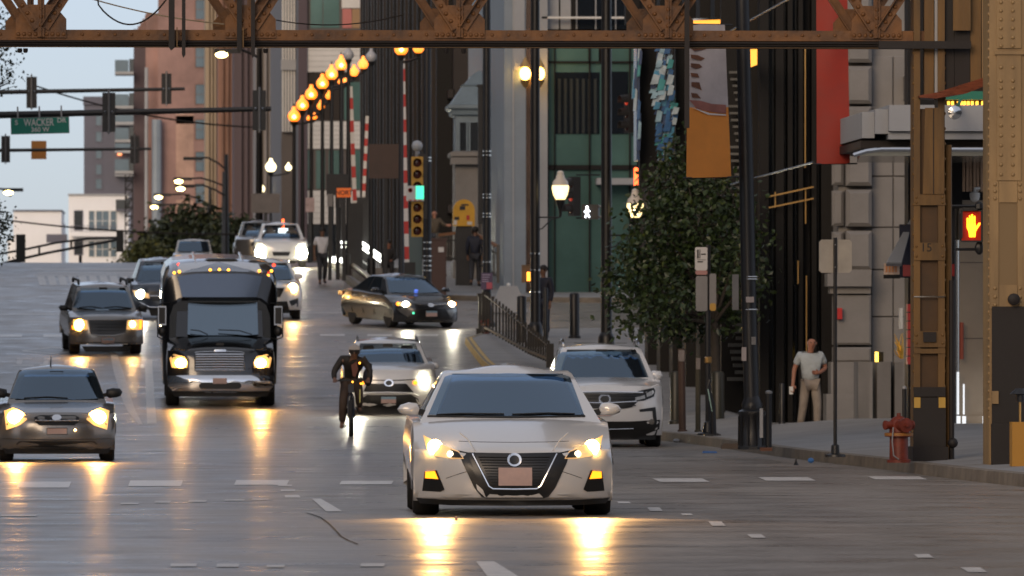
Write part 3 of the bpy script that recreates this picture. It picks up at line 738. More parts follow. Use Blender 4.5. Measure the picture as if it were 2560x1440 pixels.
# unseen street canyon at left and behind the viewer, heights shaped for the light
M_op = mat('opposite_stone', (.20, .18, .16), .7, var=.3, vs=.2)
for x0, x1, y0, y1, h, lab in ((-60, -15, -160, 84, 14, 'unseen low stone block standing left of the street before the railway'), (-60, -15, 116, 208, 24, 'unseen tall stone block on the left between the two crossings'), (-60, -18, 246, 420, 26, 'unseen stone block on the left beyond the second crossing'), (17, 60, -160, 84, 14, 'unseen low stone block standing right of the street before the railway')):
    b = thing('stone_block', lab, 'building')
    MB().box(x0, x1, y0, y1, -1, h).build('wall', M_op, b)
    xx = x1 if x0 < 0 else x0; s_ = 1 if x0 < 0 else -1
    mm = MB()
    for k in range(int((y1 - y0) / 5)):
        for j in range(int(h / 4) - 1):
            mm.box(min(xx, xx + s_ * .04), max(xx, xx + s_ * .04), y0 + 1.5 + k * 5, y0 + 4.3 + k * 5, 3 + j * 4, 5.6 + j * 4)
    mm.build('window', G_blue, b, kind='stuff')
# ------------------------------------------------------------------ elevated railway: lattice girder and columns
M_rust = mat('brown_painted_steel', (.175, .072, .017), .55, var=.5, vs=2.2, bump=.25, bs=18, col2=(.05, .021, .008))
M_tanp = mat('tan_painted_steel', (.29, .185, .080), .5, var=.42, vs=2.5, stretch=(1, 1, .18), bump=.1, bs=14)
M_umber = mat('umber_painted_steel', (.155, .078, .016), .55, var=.55, vs=3, stretch=(1, 1, .15), bump=.15, bs=16)
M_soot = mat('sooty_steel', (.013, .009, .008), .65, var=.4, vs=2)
rivet_me = MB().lathe((0, 0, 0), [(.030, 0), (.028, -.008), (.018, -.017), (.004, -.020)], 8, 'y').mesh('rivet', M_rust)
def rivets(parent, pts, me=rivet_me, sc=1.0):
    for p in pts: 
        o = link('rivet', me, parent, p)
        if sc != 1.0: o.scale = (sc, sc, sc)
DL = 106.0
g = thing('elevated_track_girder', 'rusty brown riveted lattice girder of the elevated railway across the street', 'railway girder')
ux = lambda px: PX(px, DL)
zc0, zc1 = PZ(97, DL), PZ(75, DL)          # bottom chord web
XL0, XR0 = ux(-900), ux(2432)
ztop = zc1 + 1.95
for yy, nm in ((DL, 0), (DL + 1.05, 1)):
    MB().box(XL0, XR0, yy, yy + .025, zc0, zc1).box(XL0, XR0, yy, yy + .16, zc0 - .022, zc0).build('bottom_chord', M_rust, g)
    MB().box(XL0, XR0, yy - .01, yy + .16, ztop, ztop + .16).build('top_chord', M_rust, g)
xg = [103 - 523, 103, 626, 1149, 1672, 2196]
for yy, front in ((DL, True), (DL + 1.05, False)):
    off = 0 if front else -30
    for px in xg:
        x = ux(px + off)
        w0, w1, h = .335, .335, .33
        MB().prism([(x - w0, zc0 + .01), (x + w0, zc0 + .01), (x + w1, zc1 + .14), (x + .17, zc1 + h), (x - .17, zc1 + h), (x - w1, zc1 + .14)], yy - .028, yy - .004).build('gusset_plate', M_rust, g)
        MB().box(x - .045, x + .045, yy - .062, yy - .03, zc0 + .02, ztop).box(x - .006, x + .006, yy - .10, yy - .06, zc0 + .02, ztop).build('vertical_post', M_rust, g)
        for s in (-1, 1):
            a = Vector((x + s * .05, yy - .05, zc1 + .02)); e = Vector((x + s * 1.36, yy - .05, ztop + .05))
            m2 = MB(); m2.bar(a, e, .028, .115, (0, 0, 1))
            n = (e - a).normalized(); u = Vector((-n.z * s, 0, n.x * s)) * s
            m2.bar(a + Vector((0, -.05, 0)) + n.cross(Vector((0, 1, 0))) * .055, e + Vector((0, -.05, 0)) + n.cross(Vector((0, 1, 0))) * .055, .10, .016, (0, 0, 1))
            m2.build('diagonal', M_rust, g)
            if front:
                rivets(g, [(a.x + (e.x - a.x) * t + 0, yy - .064 , a.z + (e.z - a.z) * t) for t in (.05, .10, .15, .20, .25)])
        if front:
            rivets(g, [(x + dx, yy - .063, zc1 + dz) for dx, dz in ((0, .06), (0, .17), (0, .28))])
            rivets(g, [(x + k * .075, yy - .026, zc0 + .055) for k in range(-4, 5)])
# sparser rivets along the chord
for k in range(60):
    px = -40 + k * 41
    if all(abs(px - q) > 70 for q in xg): rivets(g, [(ux(px), DL, zc0 + .055)], sc=.8)
for k in range(3):
    z = zc0 - .045 - k * .03
    MB().tube([(XL0, DL + .02 + k * .03, z + .01), (XR0 - .4, DL + .02 + k * .03, z - .004)], .016, 8).build('conduit', M_soot, g)
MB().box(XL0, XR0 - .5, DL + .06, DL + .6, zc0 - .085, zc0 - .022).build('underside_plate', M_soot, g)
MB().box(XL0, XR0 - .45, DL - .06, DL - .045, zc0 - .118, zc0 - .112).build('drip_edge', M_umber, g)
# track deck, out of sight above
dk = MB(); 
for k in range(60): dk.box(XL0 + k * .36, XL0 + k * .36 + .2, DL - 1.2, DL + 9, ztop + .165, ztop + .37)
dk.build('tie', mat('old_timber', (.09, .07, .05), .8, var=.3, vs=3), g, kind='stuff')
for yy in (DL + 1.2, DL + 2.64): MB().box(XL0, XR0, yy, yy + .07, ztop + .37, ztop + .53).build('rail', M_soot, g)
for px, pw, yb in ((429, 15, 128), (459, 9, 146), (598, 12, 134), (632, 10, 146)):
    x = ux(px); w = pw * DL / F / 2; z = PZ(yb, DL)
    m2 = MB(); m2.prism([(x - w, z + .05), (x - w * .2, z), (x + w, z + .04), (x + w, ztop), (x - w, ztop)], DL - .16, DL - .11); m2.build('hanger_strap', M_soot, g)
for px in (441, 606): MB().box(ux(px), ux(px + 3), DL - .19, DL - .165, PZ(120, DL), PZ(70, DL)).build('hanger_clip', M_umber, g)
for px in (50, 64, 664, 1116, 1160): MB().lathe((ux(px), DL + .05, zc0 - .16), [(.02, -.03), (.032, -.01), (.032, .03)], 8).build('clamp', M_soot, g)
MB().box(ux(1711), ux(1723), DL - .25, DL - .2, PZ(320, DL), ztop).build('hanging_strap', M_soot, g)

def cable(name, pts, r, label, m=M_soot):
    o = MB().tube(pts, r, 6).build(name, m); return tag(o, label, 'cable')
def sag(a, b, s, n=14):
    return [a.lerp(b, i / n) + Vector((0, 0, -s * 4 * (i / n) * (1 - i / n))) for i in range(n + 1)]
cable('cable', sag(at(240, -40, DL + .5), at(246, 12, DL + .5), 0, 2) + sag(at(246, 14, DL + .5), at(418, -5, DL + .5), .30)[1:], .011, 'drooping black cable below the truss at the far left end')
cable('cable', sag(at(212, -8, DL + .8), at(560, 60, DL + .8), .05), .010, 'pale twisted rope slanting down behind the truss', mat('pale_rope', (.32, .26, .18), .8))
cable('cable', sag(at(690, 50, DL + 1.6), at(1010, 36, DL + 1.6), .10), .009, 'thin black cable crossing in front of the teal glass')
# wires across the far end of the street
cable('cable', sag(at(-60, 640 - 100, 420), at(640, 585, 420), .3), .05, 'thin power line in front of the white houses')
cable('cable', sag(at(90, 215, 380), at(640, 318, 380), .4), .045, 'thin wire sloping down across the far brick tower')

def column(px0, px1, d, m, lab, w=None):
    t = thing('steel_column', lab, 'column', (0, 0, 0), 0, 'columns of the elevated railway')
    return t
# brown column near the kerb (laced channels with battens)
c = column(0, 0, 0, None, 'umber brown riveted steel column, black footed, marked 15')
d = 105.9; zf = gz(d) + .15
cx = lambda px: PX(px, d)
pz = lambda py: PZ(py, d)
MB().box(cx(2290), cx(2306), d, d + .5, zf, pz(-150)).build('flange', M_umber, c)
MB().box(cx(2351), cx(2368), d, d + .5, zf, pz(-150)).build('flange', M_umber, c)
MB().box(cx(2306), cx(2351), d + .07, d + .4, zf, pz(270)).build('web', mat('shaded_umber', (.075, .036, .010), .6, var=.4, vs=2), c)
for y0, y1 in ((485, 512), (606, 650), (828, 868), (872, 884)):
    MB().box(cx(2290), cx(2369), d - .016, d - .001, pz(y1), pz(y0)).build('batten_plate', M_umber, c)
MB().prism([(cx(2312), pz(484)), (cx(2366), pz(484)), (cx(2366), pz(268)), (cx(2318), pz(268))], d - .03, d - .004).build('cover_plate', M_umber, c)
MB().box(cx(2338), cx(2340), d - .04, d - .031, pz(484), pz(270)).build('seam', M_soot, c)
MB().box(cx(2288), cx(2370), d - .02, d - .002, zf, pz(994)).build('black_base', M_soot, c)
MB().box(cx(2285), cx(2375), d - .10, d + .6, zf, pz(1118)).build('foot', M_soot, c)
MB().box(cx(2289), cx(2369.5), d - .024, d - .003, pz(992), pz(968)).build('warning_band', M_soot, c)
for x0, x1 in ((2290, 2306), (2352, 2369)): MB().box(cx(x0), cx(x1), d - .03, d - .021, pz(1020), pz(994)).build('yellow_patch', mat('yellow_band', (.50, .30, .05), .5), c)
MB().box(cx(2313), cx(2345), d - .05, d - .018, pz(855), pz(858 - 28)).build('conduit_box', M_soot, c)
text_mesh('number_plate', '15', .16, M_soot, c, (cx(2321), d - .019, pz(619)), ext=.002)
MB().box(cx(2290), cx(2369), d - .02, d, pz(743), pz(740)).build('steel_band', M_chrome, c)
rivet_u = MB().lathe((0, 0, 0), [(.024, 0), (.022, -.008), (.014, -.015), (.004, -.018)], 8, 'y').mesh('rivet', M_umber)
for y in range(130, 1110, 38):
    m_ = link('rivet', rivet_u, c, (cx(2290) , d + .03, pz(y)), (0, 0, R(-70)))
    m_ = link('rivet', rivet_u, c, (cx(2368), d + .03, pz(y)), (0, 0, R(70)))
for y0 in (492, 505, 615, 640, 838, 858):
    rivets(c, [(cx(x), d - .016, pz(y0)) for x in (2296, 2362)], rivet_u, .8)
# bracket, struts and guard plate over the column
MB().prism([(cx(2300), pz(243)), (cx(2300), pz(238)), (cx(2345), pz(230)), (cx(2484), pz(186)), (cx(2484), pz(206)), (cx(2420), pz(232)), (cx(2340), pz(246))], d - .25, d + .35).build('bracket', mat('bracket_neon_red', (.20, .05, .02), .28, metal=.4, var=.5, vs=5, stretch=(1, 1, 6)), c)  # red neon reflection put into the bracket's colour
for x0, x1, m in ((2318, 2343, M_umber), (2344, 2356, M_conc2), (2356, 2394, M_soot), (2394, 2434, M_soot), (2434, 2462, M_umber), (2463, 2478, M_tanp)):
    MB().box(cx(x0), cx(x1 - 1), d + .08, d + .3, pz(240 - max(0, (x0 - 2330) * .33)), pz(-150)).build('strut', m, c)
MB().box(cx(2200), cx(2432), d - .12, d - .06, pz(120), pz(101)).build('end_plate', M_soot, c)
MB().box(cx(2388), cx(2432), d - .06, d - .03, pz(74), pz(-150)).build('end_post', M_umber, c)
MB().tube([(cx(2380), d + .2, zf), (cx(2380), d + .2, pz(360))], .05, 8).build('conduit', M_umber, c)
MB().tube([(cx(2386), d + .05, zf), (cx(2386), d + .05, pz(700))], .035, 8).build('conduit', M_soot, c)
MB().ball((cx(2388), d, pz(1108)), .07, 10, 6).build('conduit_knuckle', M_soot, c)

# big tan column at the right edge of the view
c = column(0, 0, 0, None, 'broad tan riveted steel column with a black lower half')
d = 101.0; zf = gz(d) + .15
MB().box(cx(2480), cx(2640), d, d + .8, zf, pz(-150)).build('shaft', M_tanp, c)
MB().box(cx(2499), cx(2560), d - .025, d - .002, pz(450), pz(130)).build('cover_plate', M_tanp, c)
MB().box(cx(2499), cx(2560), d - .025, d - .002, pz(118), pz(-150)).build('cover_plate', M_tanp, c)
MB().box(cx(2492), cx(2580), d - .05, d - .026, pz(134), pz(126)).build('splice_angle', M_tanp, c)
MB().box(cx(2482), cx(2503), d - .02, d - .001, pz(772), pz(452)).build('flange', M_tanp, c)
MB().box(cx(2551), cx(2580), d - .02, d - .001, pz(772), pz(452)).build('flange', M_tanp, c)
MB().box(cx(2504), cx(2550), d - .024, d - .002, pz(505), pz(452)).build('batten_plate', M_tanp, c)
MB().box(cx(2504), cx(2550), d - .024, d - .002, pz(772), pz(712)).build('batten_plate', M_tanp, c)
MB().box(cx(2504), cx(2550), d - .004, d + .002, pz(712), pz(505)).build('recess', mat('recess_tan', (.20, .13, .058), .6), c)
MB().box(cx(2486), cx(2640), d - .03, d - .001, zf, pz(766)).build('black_base', M_soot, c)
MB().box(cx(2484), cx(2640), d - .12, d + .9, zf, pz(1060)).build('foot', M_soot, c)
MB().lathe((cx(2540), d - .03, pz(748)), [(.075, 0), (.075, -.10), (.05, -.12), (.005, -.125)], 12, 'y').build('lamp_cap', M_soot, c)
MB().box(cx(2486), cx(2502), d - .06, d - .03, pz(1010), pz(978)).build('tag_plate', M_tanp, c)
rivet_t = MB().lathe((0, 0, 0), [(.026, 0), (.024, -.008), (.015, -.016), (.004, -.019)], 8, 'y').mesh('rivet', M_tanp)
for y in (3, 24, 46, 68, 91, 112, 166, 200, 218, 239, 263, 288, 312, 337, 362, 386, 410, 435):
    rivets(c, [(cx(2509), d - .026, pz(y)), (cx(2539), d - .026, pz(y))], rivet_t)
for y in range(10, 1050, 22): link('rivet', rivet_t, c, (cx(2480), d + .03, pz(y)), (0, 0, R(-70)))
for y in (460, 477, 495, 720, 742, 762): rivets(c, [(cx(2494), d - .02, pz(y)), (cx(2557), d - .02, pz(y))], rivet_t)
# ------------------------------------------------------------------ vehicles
def paint(name, col, rough=.28, metal=.0): return mat(name, col, rough, metal, coat=.7)
V_white = paint('pearl_white_paint', (.70, .68, .66), .2, .12)
V_white2 = paint('white_paint', (.70, .69, .68), .22, .1)
V_silver = paint('silver_paint', (.21, .20, .19), .26, .6)
V_pewter = paint('pewter_paint', (.26, .245, .23), .26, .6)
V_char = paint('charcoal_paint', (.022, .023, .026), .22)
V_blue = paint('dark_blue_paint', (.035, .045, .065), .25)
V_blk = paint('black_paint', (.008, .008, .009), .16)
V_glass = bpy.data.materials.new('windscreen_glass'); V_glass.use_nodes = True
_n = V_glass.node_tree; _n.nodes.clear()
_o = _n.nodes.new('ShaderNodeOutputMaterial'); _x = _n.nodes.new('ShaderNodeMixShader'); _t = _n.nodes.new('ShaderNodeBsdfTransparent'); _g = _n.nodes.new('ShaderNodeBsdfGlossy')
_t.inputs['Color'].default_value = (.50, .56, .58, 1); _g.inputs['Color'].default_value = (.62, .80, 1.0, 1); _g.inputs['Roughness'].default_value = .03
_f = _n.nodes.new('ShaderNodeFresnel'); _f.inputs['IOR'].default_value = 1.5
_m = _n.nodes.new('ShaderNodeMath'); _m.operation = 'MULTIPLY_ADD'; _m.inputs[1].default_value = 1.0; _m.inputs[2].default_value = .15; _m.use_clamp = True
_n.links.new(_f.outputs[0], _m.inputs[0]); _n.links.new(_m.outputs[0], _x.inputs[0]); _n.links.new(_t.outputs[0], _x.inputs[1]); _n.links.new(_g.outputs[0], _x.inputs[2]); _n.links.new(_x.outputs[0], _o.inputs[0])
V_glassd = mat('bus_windscreen_glass', (.19, .24, .28), .05, metal=.85)
V_side = mat('tinted_glass', (.008, .009, .010), .06, ior=1.55)
V_seat = mat('seat_cloth', (.16, .15, .14), .8)
V_trim = mat('black_plastic', (.012, .012, .012), .45)
V_gril = mat('grille_black', (.010, .010, .011), .3)
V_tyre = mat('tyre_rubber', (.014, .013, .013), .8)
V_rim = mat('alloy_rim', (.35, .35, .36), .3, metal=.9)
V_chr = mat('chrome', (.75, .75, .76), .08, metal=1.0)
V_plate = mat('plate_pinkish', (.52, .36, .32), .5, var=.15, vs=6)
V_plate_b = mat('plate_blue_band', (.22, .33, .42), .5)
V_lens = mat('lamp_lens', (.35, .33, .30), .08, metal=.6)
V_lit = mat('lamp_lens_lit', (.5, .45, .35), .15, emit=(1, .48, .12), es=.45)
V_amb = mat('amber_lens_lit', (1, .3, .02), .3, emit=(1, .26, .01), es=2.2)
V_amb2 = mat('amber_marker_lit', (1, .3, .02), .3, emit=(1, .40, .04), es=3)
def beam(name, col, es): return mat(name, (1, 1, 1), .3, emit=col, es=es)
B_warm = beam('headlight_beam_warm', (1, .56, .15), 40)
B_gold = beam('headlight_beam_gold', (1, .47, .08), 42)
B_cool = beam('headlight_beam_cool', (1, .90, .66), 45)

def interp(tab, v): return float(np.interp(v, [a for a, b in tab], [b for a, b in tab]))

class Car:
    """A vehicle whose front is traced in photo pixels: x across, z up, front at local y = 0, tail at y = L."""
    def __init__(s, name, label, pxc, pyb, d, yaw, W, L, group='vehicles driving towards the viewer', lat=None):
        s.k = F / d; s.pxc, s.pyb, s.W, s.L = pxc, pyb, W, L
        x, y = XY(pxc, d)
        s.root = thing(name, label, {'shuttle_bus': 'bus', 'taxi': 'taxi', 'cyclist': 'bicycle'}.get(name, 'car'), (x, y, gz(y)), 0, group)
        sl = (gz(y + L) - gz(y)) / L
        s.root.rotation_euler = (math.atan(sl), 0, R(yaw))
        s.plan = .42; s.hw = W / 2
    def X(s, px): return (px - s.pxc) / s.k
    def Z(s, py): return (s.pyb - py) / s.k
    def P(s, pts): return [(s.X(x), s.Z(y)) for x, y in pts]
    def fy(s, x, z):
        t = min(1.0, abs(x) / s.hw)
        return interp(s.front, z) + s.plan * t ** s.pexp
    def body(s, m, front, hood, tail, sill=.22, fender=.0, pexp=3.4, plan=.45, crown=.05, taper=.0):
        """front: [(z, y)] from the bottom edge up; hood: [(y, z)] to the cowl and on along the belt; tail: [(y, z)] down"""
        s.front, s.pexp, s.plan = front, pexp, plan
        W2 = s.hw; us = np.linspace(-1, 1, 25)
        prof = [(y, z, 'f') for z, y in front] + [(y, z, 'h') for y, z in hood] + [(y, z, 't') for y, z in tail]
        rows = []
        ytail = tail[-1][0]
        for y, z, k in prof:
            row = []
            for u in us:
                a = abs(u)
                if k == 'f': dy = plan * a ** pexp; dz = 0
                elif k == 'h':
                    f = max(0, 1 - (y - hood[0][0]) / 1.0); dy = plan * a ** pexp * f; dz = -crown * a ** 2.6
                else: dy = -plan * .7 * a ** pexp; dz = -crown * a ** 2.6 * (1 if z > 0.7 else .2)
                tp = 1 - taper * max(0, (abs(y - s.L / 2) / (s.L / 2)) ** 4)
                row.append((u * W2 * tp, y + dy, z + dz))
            rows.append(row)
        mb = MB().grid(rows)
        # side skin: from each edge vertex of the top surface down to the sill
        for sd in (0, -1):
            cols = []
            for (y, z, k), row in zip(prof, rows):
                p = row[sd]; sg = -1 if sd == 0 else 1
                zz = p[2]
                col = [p]
                for t in (.12, .3, .5, .7, .88, 1.0):
                    q = zz + (sill - zz) * t
                    bulge = .035 * math.sin(min(1, t * 1.2) * math.pi) - .05 * max(0, t - .6)
                    col.append((p[0] + sg * bulge * (1 if k != 'f' else .35), p[1], min(zz, q) if zz > sill else zz))
                cols.append(col)
            mb.grid(cols)
        y0, y1 = front[0][1] + .3, ytail - .2
        mb.box(-W2 * .9, W2 * .9, y0, y1, sill - .03, sill + .05)
        s.bodyo = mb.build('body', m, s.root, smooth=40, weld=True)
        return s.bodyo
    def cabin(s, m, y0b, y0t, y1t, y1b, zb, zt, wb, wt, bow=.14, crown=.05, tumble=1.0):
        """glasshouse: windscreen foot/top, backlight top/foot, belt and roof heights, half widths"""
        s.cab = (y0b, y0t, y1t, y1b, zb, zt, wb, wt, bow)
        rows = []
        def ring(t, ins=0., zz=None):
            yf = y0b + (y0t - y0b) * t; yr = y1b + (y1t - y1b) * t; w = wb + (wt - wb) * (t ** tumble) - ins
            z = zb + (zt - zb) * t if zz is None else zz
            r = []
            for u in np.linspace(-1, 1, 15): r.append((u * w, yf + ins * 1.5 + bow * abs(u) ** 2.4, z - (crown * u * u if zz else 0)))
            for q in np.linspace(0, 1, 9)[1:-1]: r.append((w + .012 * math.sin(q * math.pi), yf + bow + (yr - yf - bow * 1.6) * q + ins * (1 - 2 * q), z - (crown if zz else 0)))
            for u in np.linspace(1, -1, 15): r.append((u * w, yr - ins * 1.5 - bow * .6 * abs(u) ** 2.4, z - (crown * u * u if zz else 0)))
            for q in np.linspace(1, 0, 9)[1:-1]: r.append((-w - .012 * math.sin(q * math.pi), yf + bow + (yr - yf - bow * 1.6) * q + ins * (1 - 2 * q), z - (crown if zz else 0)))
            r.append(r[0]); return r
        for t in (-.15, 0, .25, .5, .75, .93): rows.append(ring(t))
        rows.append(ring(1.0, .02)); rows.append(ring(1.0, .07, zt + .035)); rows.append(ring(1.0, .22, zt + .055)); rows.append(ring(1.0, wt * .6, zt + .065)); rows.append(ring(1.0, wt * .985, zt + .068))
        mb = MB(); n = len(rows[0]); mb.v = [tuple(p) for r in rows for p in r]
        for i in range(len(rows) - 1):
            for k in range(n - 1):
                if 1 <= i <= 4 and (1 <= k <= 12 or 23 <= k <= 34): continue      # openings for the windscreen and rear window
                mb.f.append((i*n + k, i*n + k + 1, (i+1)*n + k + 1, (i+1)*n + k))
        o = mb.build('cabin', m, s.root, smooth=40, weld=True)
        MB().grid([r[23:36] for r in rows[1:6]]).build('rear_window', V_glass, s.root)
        # dashboard, seats and wheel inside
        MB().box(-wb * .92, wb * .92, y0b + .25, y0b + .65, zb - .12, zb + .01).build('dashboard', V_trim, s.root)
        for sg in (-1, 1):
            x = sg * wb * .48; y = y0t + .35
            st = MB(); st.prism([(x - .23, zb - .25), (x + .23, zb - .25), (x + .21, zb + (zt - zb) * .42), (x + .14, zb + (zt - zb) * .52), (x - .14, zb + (zt - zb) * .52), (x - .21, zb + (zt - zb) * .42)], y, y + .12)
            se = st.build('seat_back', V_seat, s.root)
            MB().prism([(x - .10, zb + (zt - zb) * .55), (x + .10, zb + (zt - zb) * .55), (x + .12, zb + (zt - zb) * .66), (x + .09, zb + (zt - zb) * .80), (x - .09, zb + (zt - zb) * .80), (x - .12, zb + (zt - zb) * .66)], y + .02, y + .11).build('headrest', V_seat, se)
        MB().box(-wb * .8, wb * .8, y1t - .1, y1t + .05, zb - .2, zb + (zt - zb) * .35).build('rear_bench', V_seat, s.root)
        wl = MB(); wl.tube([(wb * .46 + .18 * math.cos(a), y0b + .72 + .03 * math.sin(a), zb + .02 + .17 * math.sin(a)) for a in np.linspace(0, 2 * math.pi, 17)], .016, 6, False); wl.build('steering_wheel', V_trim, s.root)
        MB().prism([(-.10, zt - .10), (.10, zt - .10), (.10, zt - .03), (-.10, zt - .03)], y0t - .06, y0t - .03).build('mirror_inside', V_trim, s.root)
        return o
    def wy(s, x, z):
        y0b, y0t, y1t, y1b, zb, zt, wb, wt, bow = s.cab
        t = (z - zb) / (zt - zb); w = wb + (wt - wb) * max(0, t)
        return y0b + (y0t - y0b) * t + bow * min(1.2, abs(x) / w) ** 2.4
    def sx(s, z, y):
        y0b, y0t, y1t, y1b, zb, zt, wb, wt, bow = s.cab
        t = (z - zb) / (zt - zb); yf = y0b + (y0t - y0b) * t + bow; yr = y1b + (y1t - y1b) * t - bow * .6
        q = min(1, max(0, (y - yf) / max(.1, yr - yf)))
        return wb + (wt - wb) * t + .012 * math.sin(q * math.pi)
    def patch(s, name, m, pts, surf='front', eps=.006, th=.03, parent=None, px=True, cuts=3, **kw):
        pts = s.P(pts) if px else pts
        bm = bmesh.new()
        vs = [bm.verts.new((x, 0, z)) for x, z in pts]
        bm.faces.new(vs)
        bmesh.ops.triangulate(bm, faces=bm.faces[:], ngon_method='EAR_CLIP')
        for c in range(cuts):
            es = [e for e in bm.edges if e.calc_length() > .16]
            if not es: break
            bmesh.ops.subdivide_edges(bm, edges=es, cuts=1, use_grid_fill=True)
            bmesh.ops.triangulate(bm, faces=[f for f in bm.faces if len(f.verts) > 4])
        f = s.fy if surf == 'front' else s.wy
        r = bmesh.ops.extrude_face_region(bm, geom=bm.faces[:])
        new = set(v for v in r['geom'] if isinstance(v, bmesh.types.BMVert))
        for v in bm.verts:
            x, z = v.co.x, v.co.z
            v.co.y = f(x, z) - (eps if v in new else eps - th)
        bmesh.ops.recalc_face_normals(bm, faces=bm.faces[:])
        me = bpy.data.meshes.new(name); bm.to_mesh(me); bm.free()
        me.materials.append(m); me.polygons.foreach_set('use_smooth', [True] * len(me.polygons)); me.set_sharp_from_angle(angle=R(40))
        return link(name, me, parent or s.root, **kw)
    def mpatch(s, name, m, pts, surf='front', eps=.006, th=.03, parent=None, **kw):
        """the patch and its mirror twin about the centre line"""
        a = s.patch(name, m, pts, surf, eps, th, parent, **kw)
        b = s.patch(name, m, [(2 * s.pxc - x, y) for x, y in pts][::-1], surf, eps, th, parent, **kw)
        return a, b
    def strip(s, name, m, pts, w, surf='front', eps=.012, th=.02, parent=None):
        f = s.fy if surf == 'front' else s.wy
        q = s.P(pts); out = []
        for (a, b), (c, d_) in zip(q, q[1:]):
            n = max(1, int(math.hypot(c - a, d_ - b) / .12))
            for i in range(n): out.append((a + (c - a) * i / n, b + (d_ - b) * i / n))
        out.append(q[-1])
        return MB().tube([(x, f(x, z) - eps, z) for x, z in out], w / s.k / 2, 6).build(name, m, parent or s.root)
    def side_glass(s, name, m, pts, eps=.006):
        """pts: (y, z) in metres, both sides"""
        for sg in (-1, 1):
            n = len(pts)
            vs = [(sg * (s.sx(z, y) + eps), y, z) for y, z in pts] + [(sg * (s.sx(z, y) - .02), y, z) for y, z in pts]
            MB().add(vs, [tuple(range(n)), tuple(range(2*n-1, n-1, -1))] + [(i, i+n, (i+1) % n + n, (i+1) % n) for i in range(n)]).build(name, m, s.root, smooth=0)
    def wheels(s, r, tw, yf, yr, track, rim=V_rim, arch=None):
        ty = MB().lathe((0, 0, 0), [(r*.62, -tw/2), (r*.93, -tw/2), (r, -tw*.36), (r, tw*.36), (r*.93, tw/2), (r*.62, tw/2)], 28, 'x').mesh('tyre', V_tyre)
        rm = MB().lathe((0, 0, 0), [(r*.63, -tw*.30), (r*.60, -tw*.30), (r*.60, tw*.30), (r*.63, tw*.30)], 24, 'x')
        for q in range(10):
            a = 2 * math.pi * q / 10
            for sx_ in (-1, 1):
                rm.bar((sx_*tw*.40, r*.1*math.cos(a), r*.1*math.sin(a)), (sx_*tw*.36, r*.62*math.cos(a), r*.62*math.sin(a)), .045, .02, (1, 0, 0))
        rm.lathe((0, 0, 0), [(.06, -tw*.43), (.07, -tw*.38), (.07, tw*.38), (.06, tw*.43)], 12, 'x')
        rmm = rm.mesh('rim', rim)
        dk = MB().lathe((0, 0, 0), [(r*.6, -tw*.12), (r*.6, tw*.12)], 20, 'x').mesh('brake_disc', V_trim)
        for x in (-track/2, track/2):
            for y in (yf, yr):
                w = thing_part('wheel', s.root, (x, y, r))
                link('tyre', ty, w); link('rim', rmm, w); link('brake_disc', dk, w)
        if arch:
            for x in (-1, 1):
                for y in (yf, yr):
                    pts = [(y + (r + .07) * math.cos(t), r + (r + .07) * math.sin(t)) for t in np.linspace(-.25, math.pi + .25, 18)]
                    mb = MB(); n = len(pts); xx = x * arch
                    mb.add([(xx, a, b) for a, b in pts] + [(xx - x * .25, a, b) for a, b in pts], [tuple(range(n)), tuple(range(2*n-1, n-1, -1))] + [(i, i+n, (i+1) % n + n, (i+1) % n) for i in range(n)])
                    mb.build('wheel_arch', V_trim, s.root)
    def mirror(s, pts, y, m, side_px=None, depth=.16, foot=True, dark=None):
        q = s.P(pts); n = len(q); cx = sum(p[0] for p in q)/n; cz = sum(p[1] for p in q)/n
        mb = MB()
        rings = [(.5, 0), (.86, .02), (1, .06), (1, depth)]
        o = 0
        rows = [[(cx + (x-cx)*f, y + dy, cz + (z-cz)*f) for x, z in q + q[:1]] for f, dy in rings]
        mb.grid(rows); mb.f.append(tuple(range(n))); L_ = len(rows)*(n+1); mb.f.append(tuple(range(L_-n-1, L_-1)))
        o = mb.build('mirror', m, s.root, smooth=60)
        if dark: s_ = MB().prism([(cx + (x-cx)*.9, cz + (z-cz)*.35 - abs(q[0][1]-cz)*.75) for x, z in q], y + .03, y + depth - .02).build('mirror_base', V_trim, o)
        if foot:
            sg = 1 if cx > 0 else -1
            inn = min(q, key=lambda p: abs(p[0]))
            MB().bar((inn[0] + sg*.03, y + .09, cz - .02), (inn[0] - sg*.14, y + .16, cz - .06), .10, .05).build('mirror_arm', V_trim, o)
        return o
    def lamp(s, px, py, r, m, spot=None, parent=None, eps=.03, sq=1.0, col=(1, .52, .16), wide=75, aim=.10):
        x, z = s.X(px), s.Z(py); y = s.fy(x, z) - eps
        rr = r / s.k
        o = MB().lathe((0, 0, 0), [(rr * .25, -rr*.34), (rr*.7, -rr*.22), (rr, 0), (rr, .03)], 14, 'y').build('lit_bulb', m, parent or s.root, loc=(x, y, z)); o.scale = (1, 1, sq)
        if spot:
            L_ = bpy.data.lights.new('headlight_beam', 'SPOT'); L_.energy = spot * .4; L_.color = col; L_.spot_size = R(wide); L_.spot_blend = .8; L_.shadow_soft_size = .06
            lo = bpy.data.objects.new('headlight_beam', L_); COL.objects.link(lo); lo.parent = s.root
            lo.location = (x, y - .10, z); lo.rotation_euler = Vector((0, 1, aim)).to_track_quat('Z', 'Y').to_euler()
        return o
def thing_part(name, parent, loc):
    o = bpy.data.objects.new(name, None); COL.objects.link(o); o.parent = parent; o.location = loc; return o
def ellipse(cx, cy, rx, ry, n=18): return [(cx + rx*math.cos(2*math.pi*k/n), cy + ry*math.sin(2*math.pi*k/n)) for k in range(n)]
def rrect(x0, y0, x1, y1, r=4): return [(x0+r, y0), (x1-r, y0), (x1, y0+r), (x1, y1-r), (x1-r, y1), (x0+r, y1), (x0, y1-r), (x0, y0+r)]

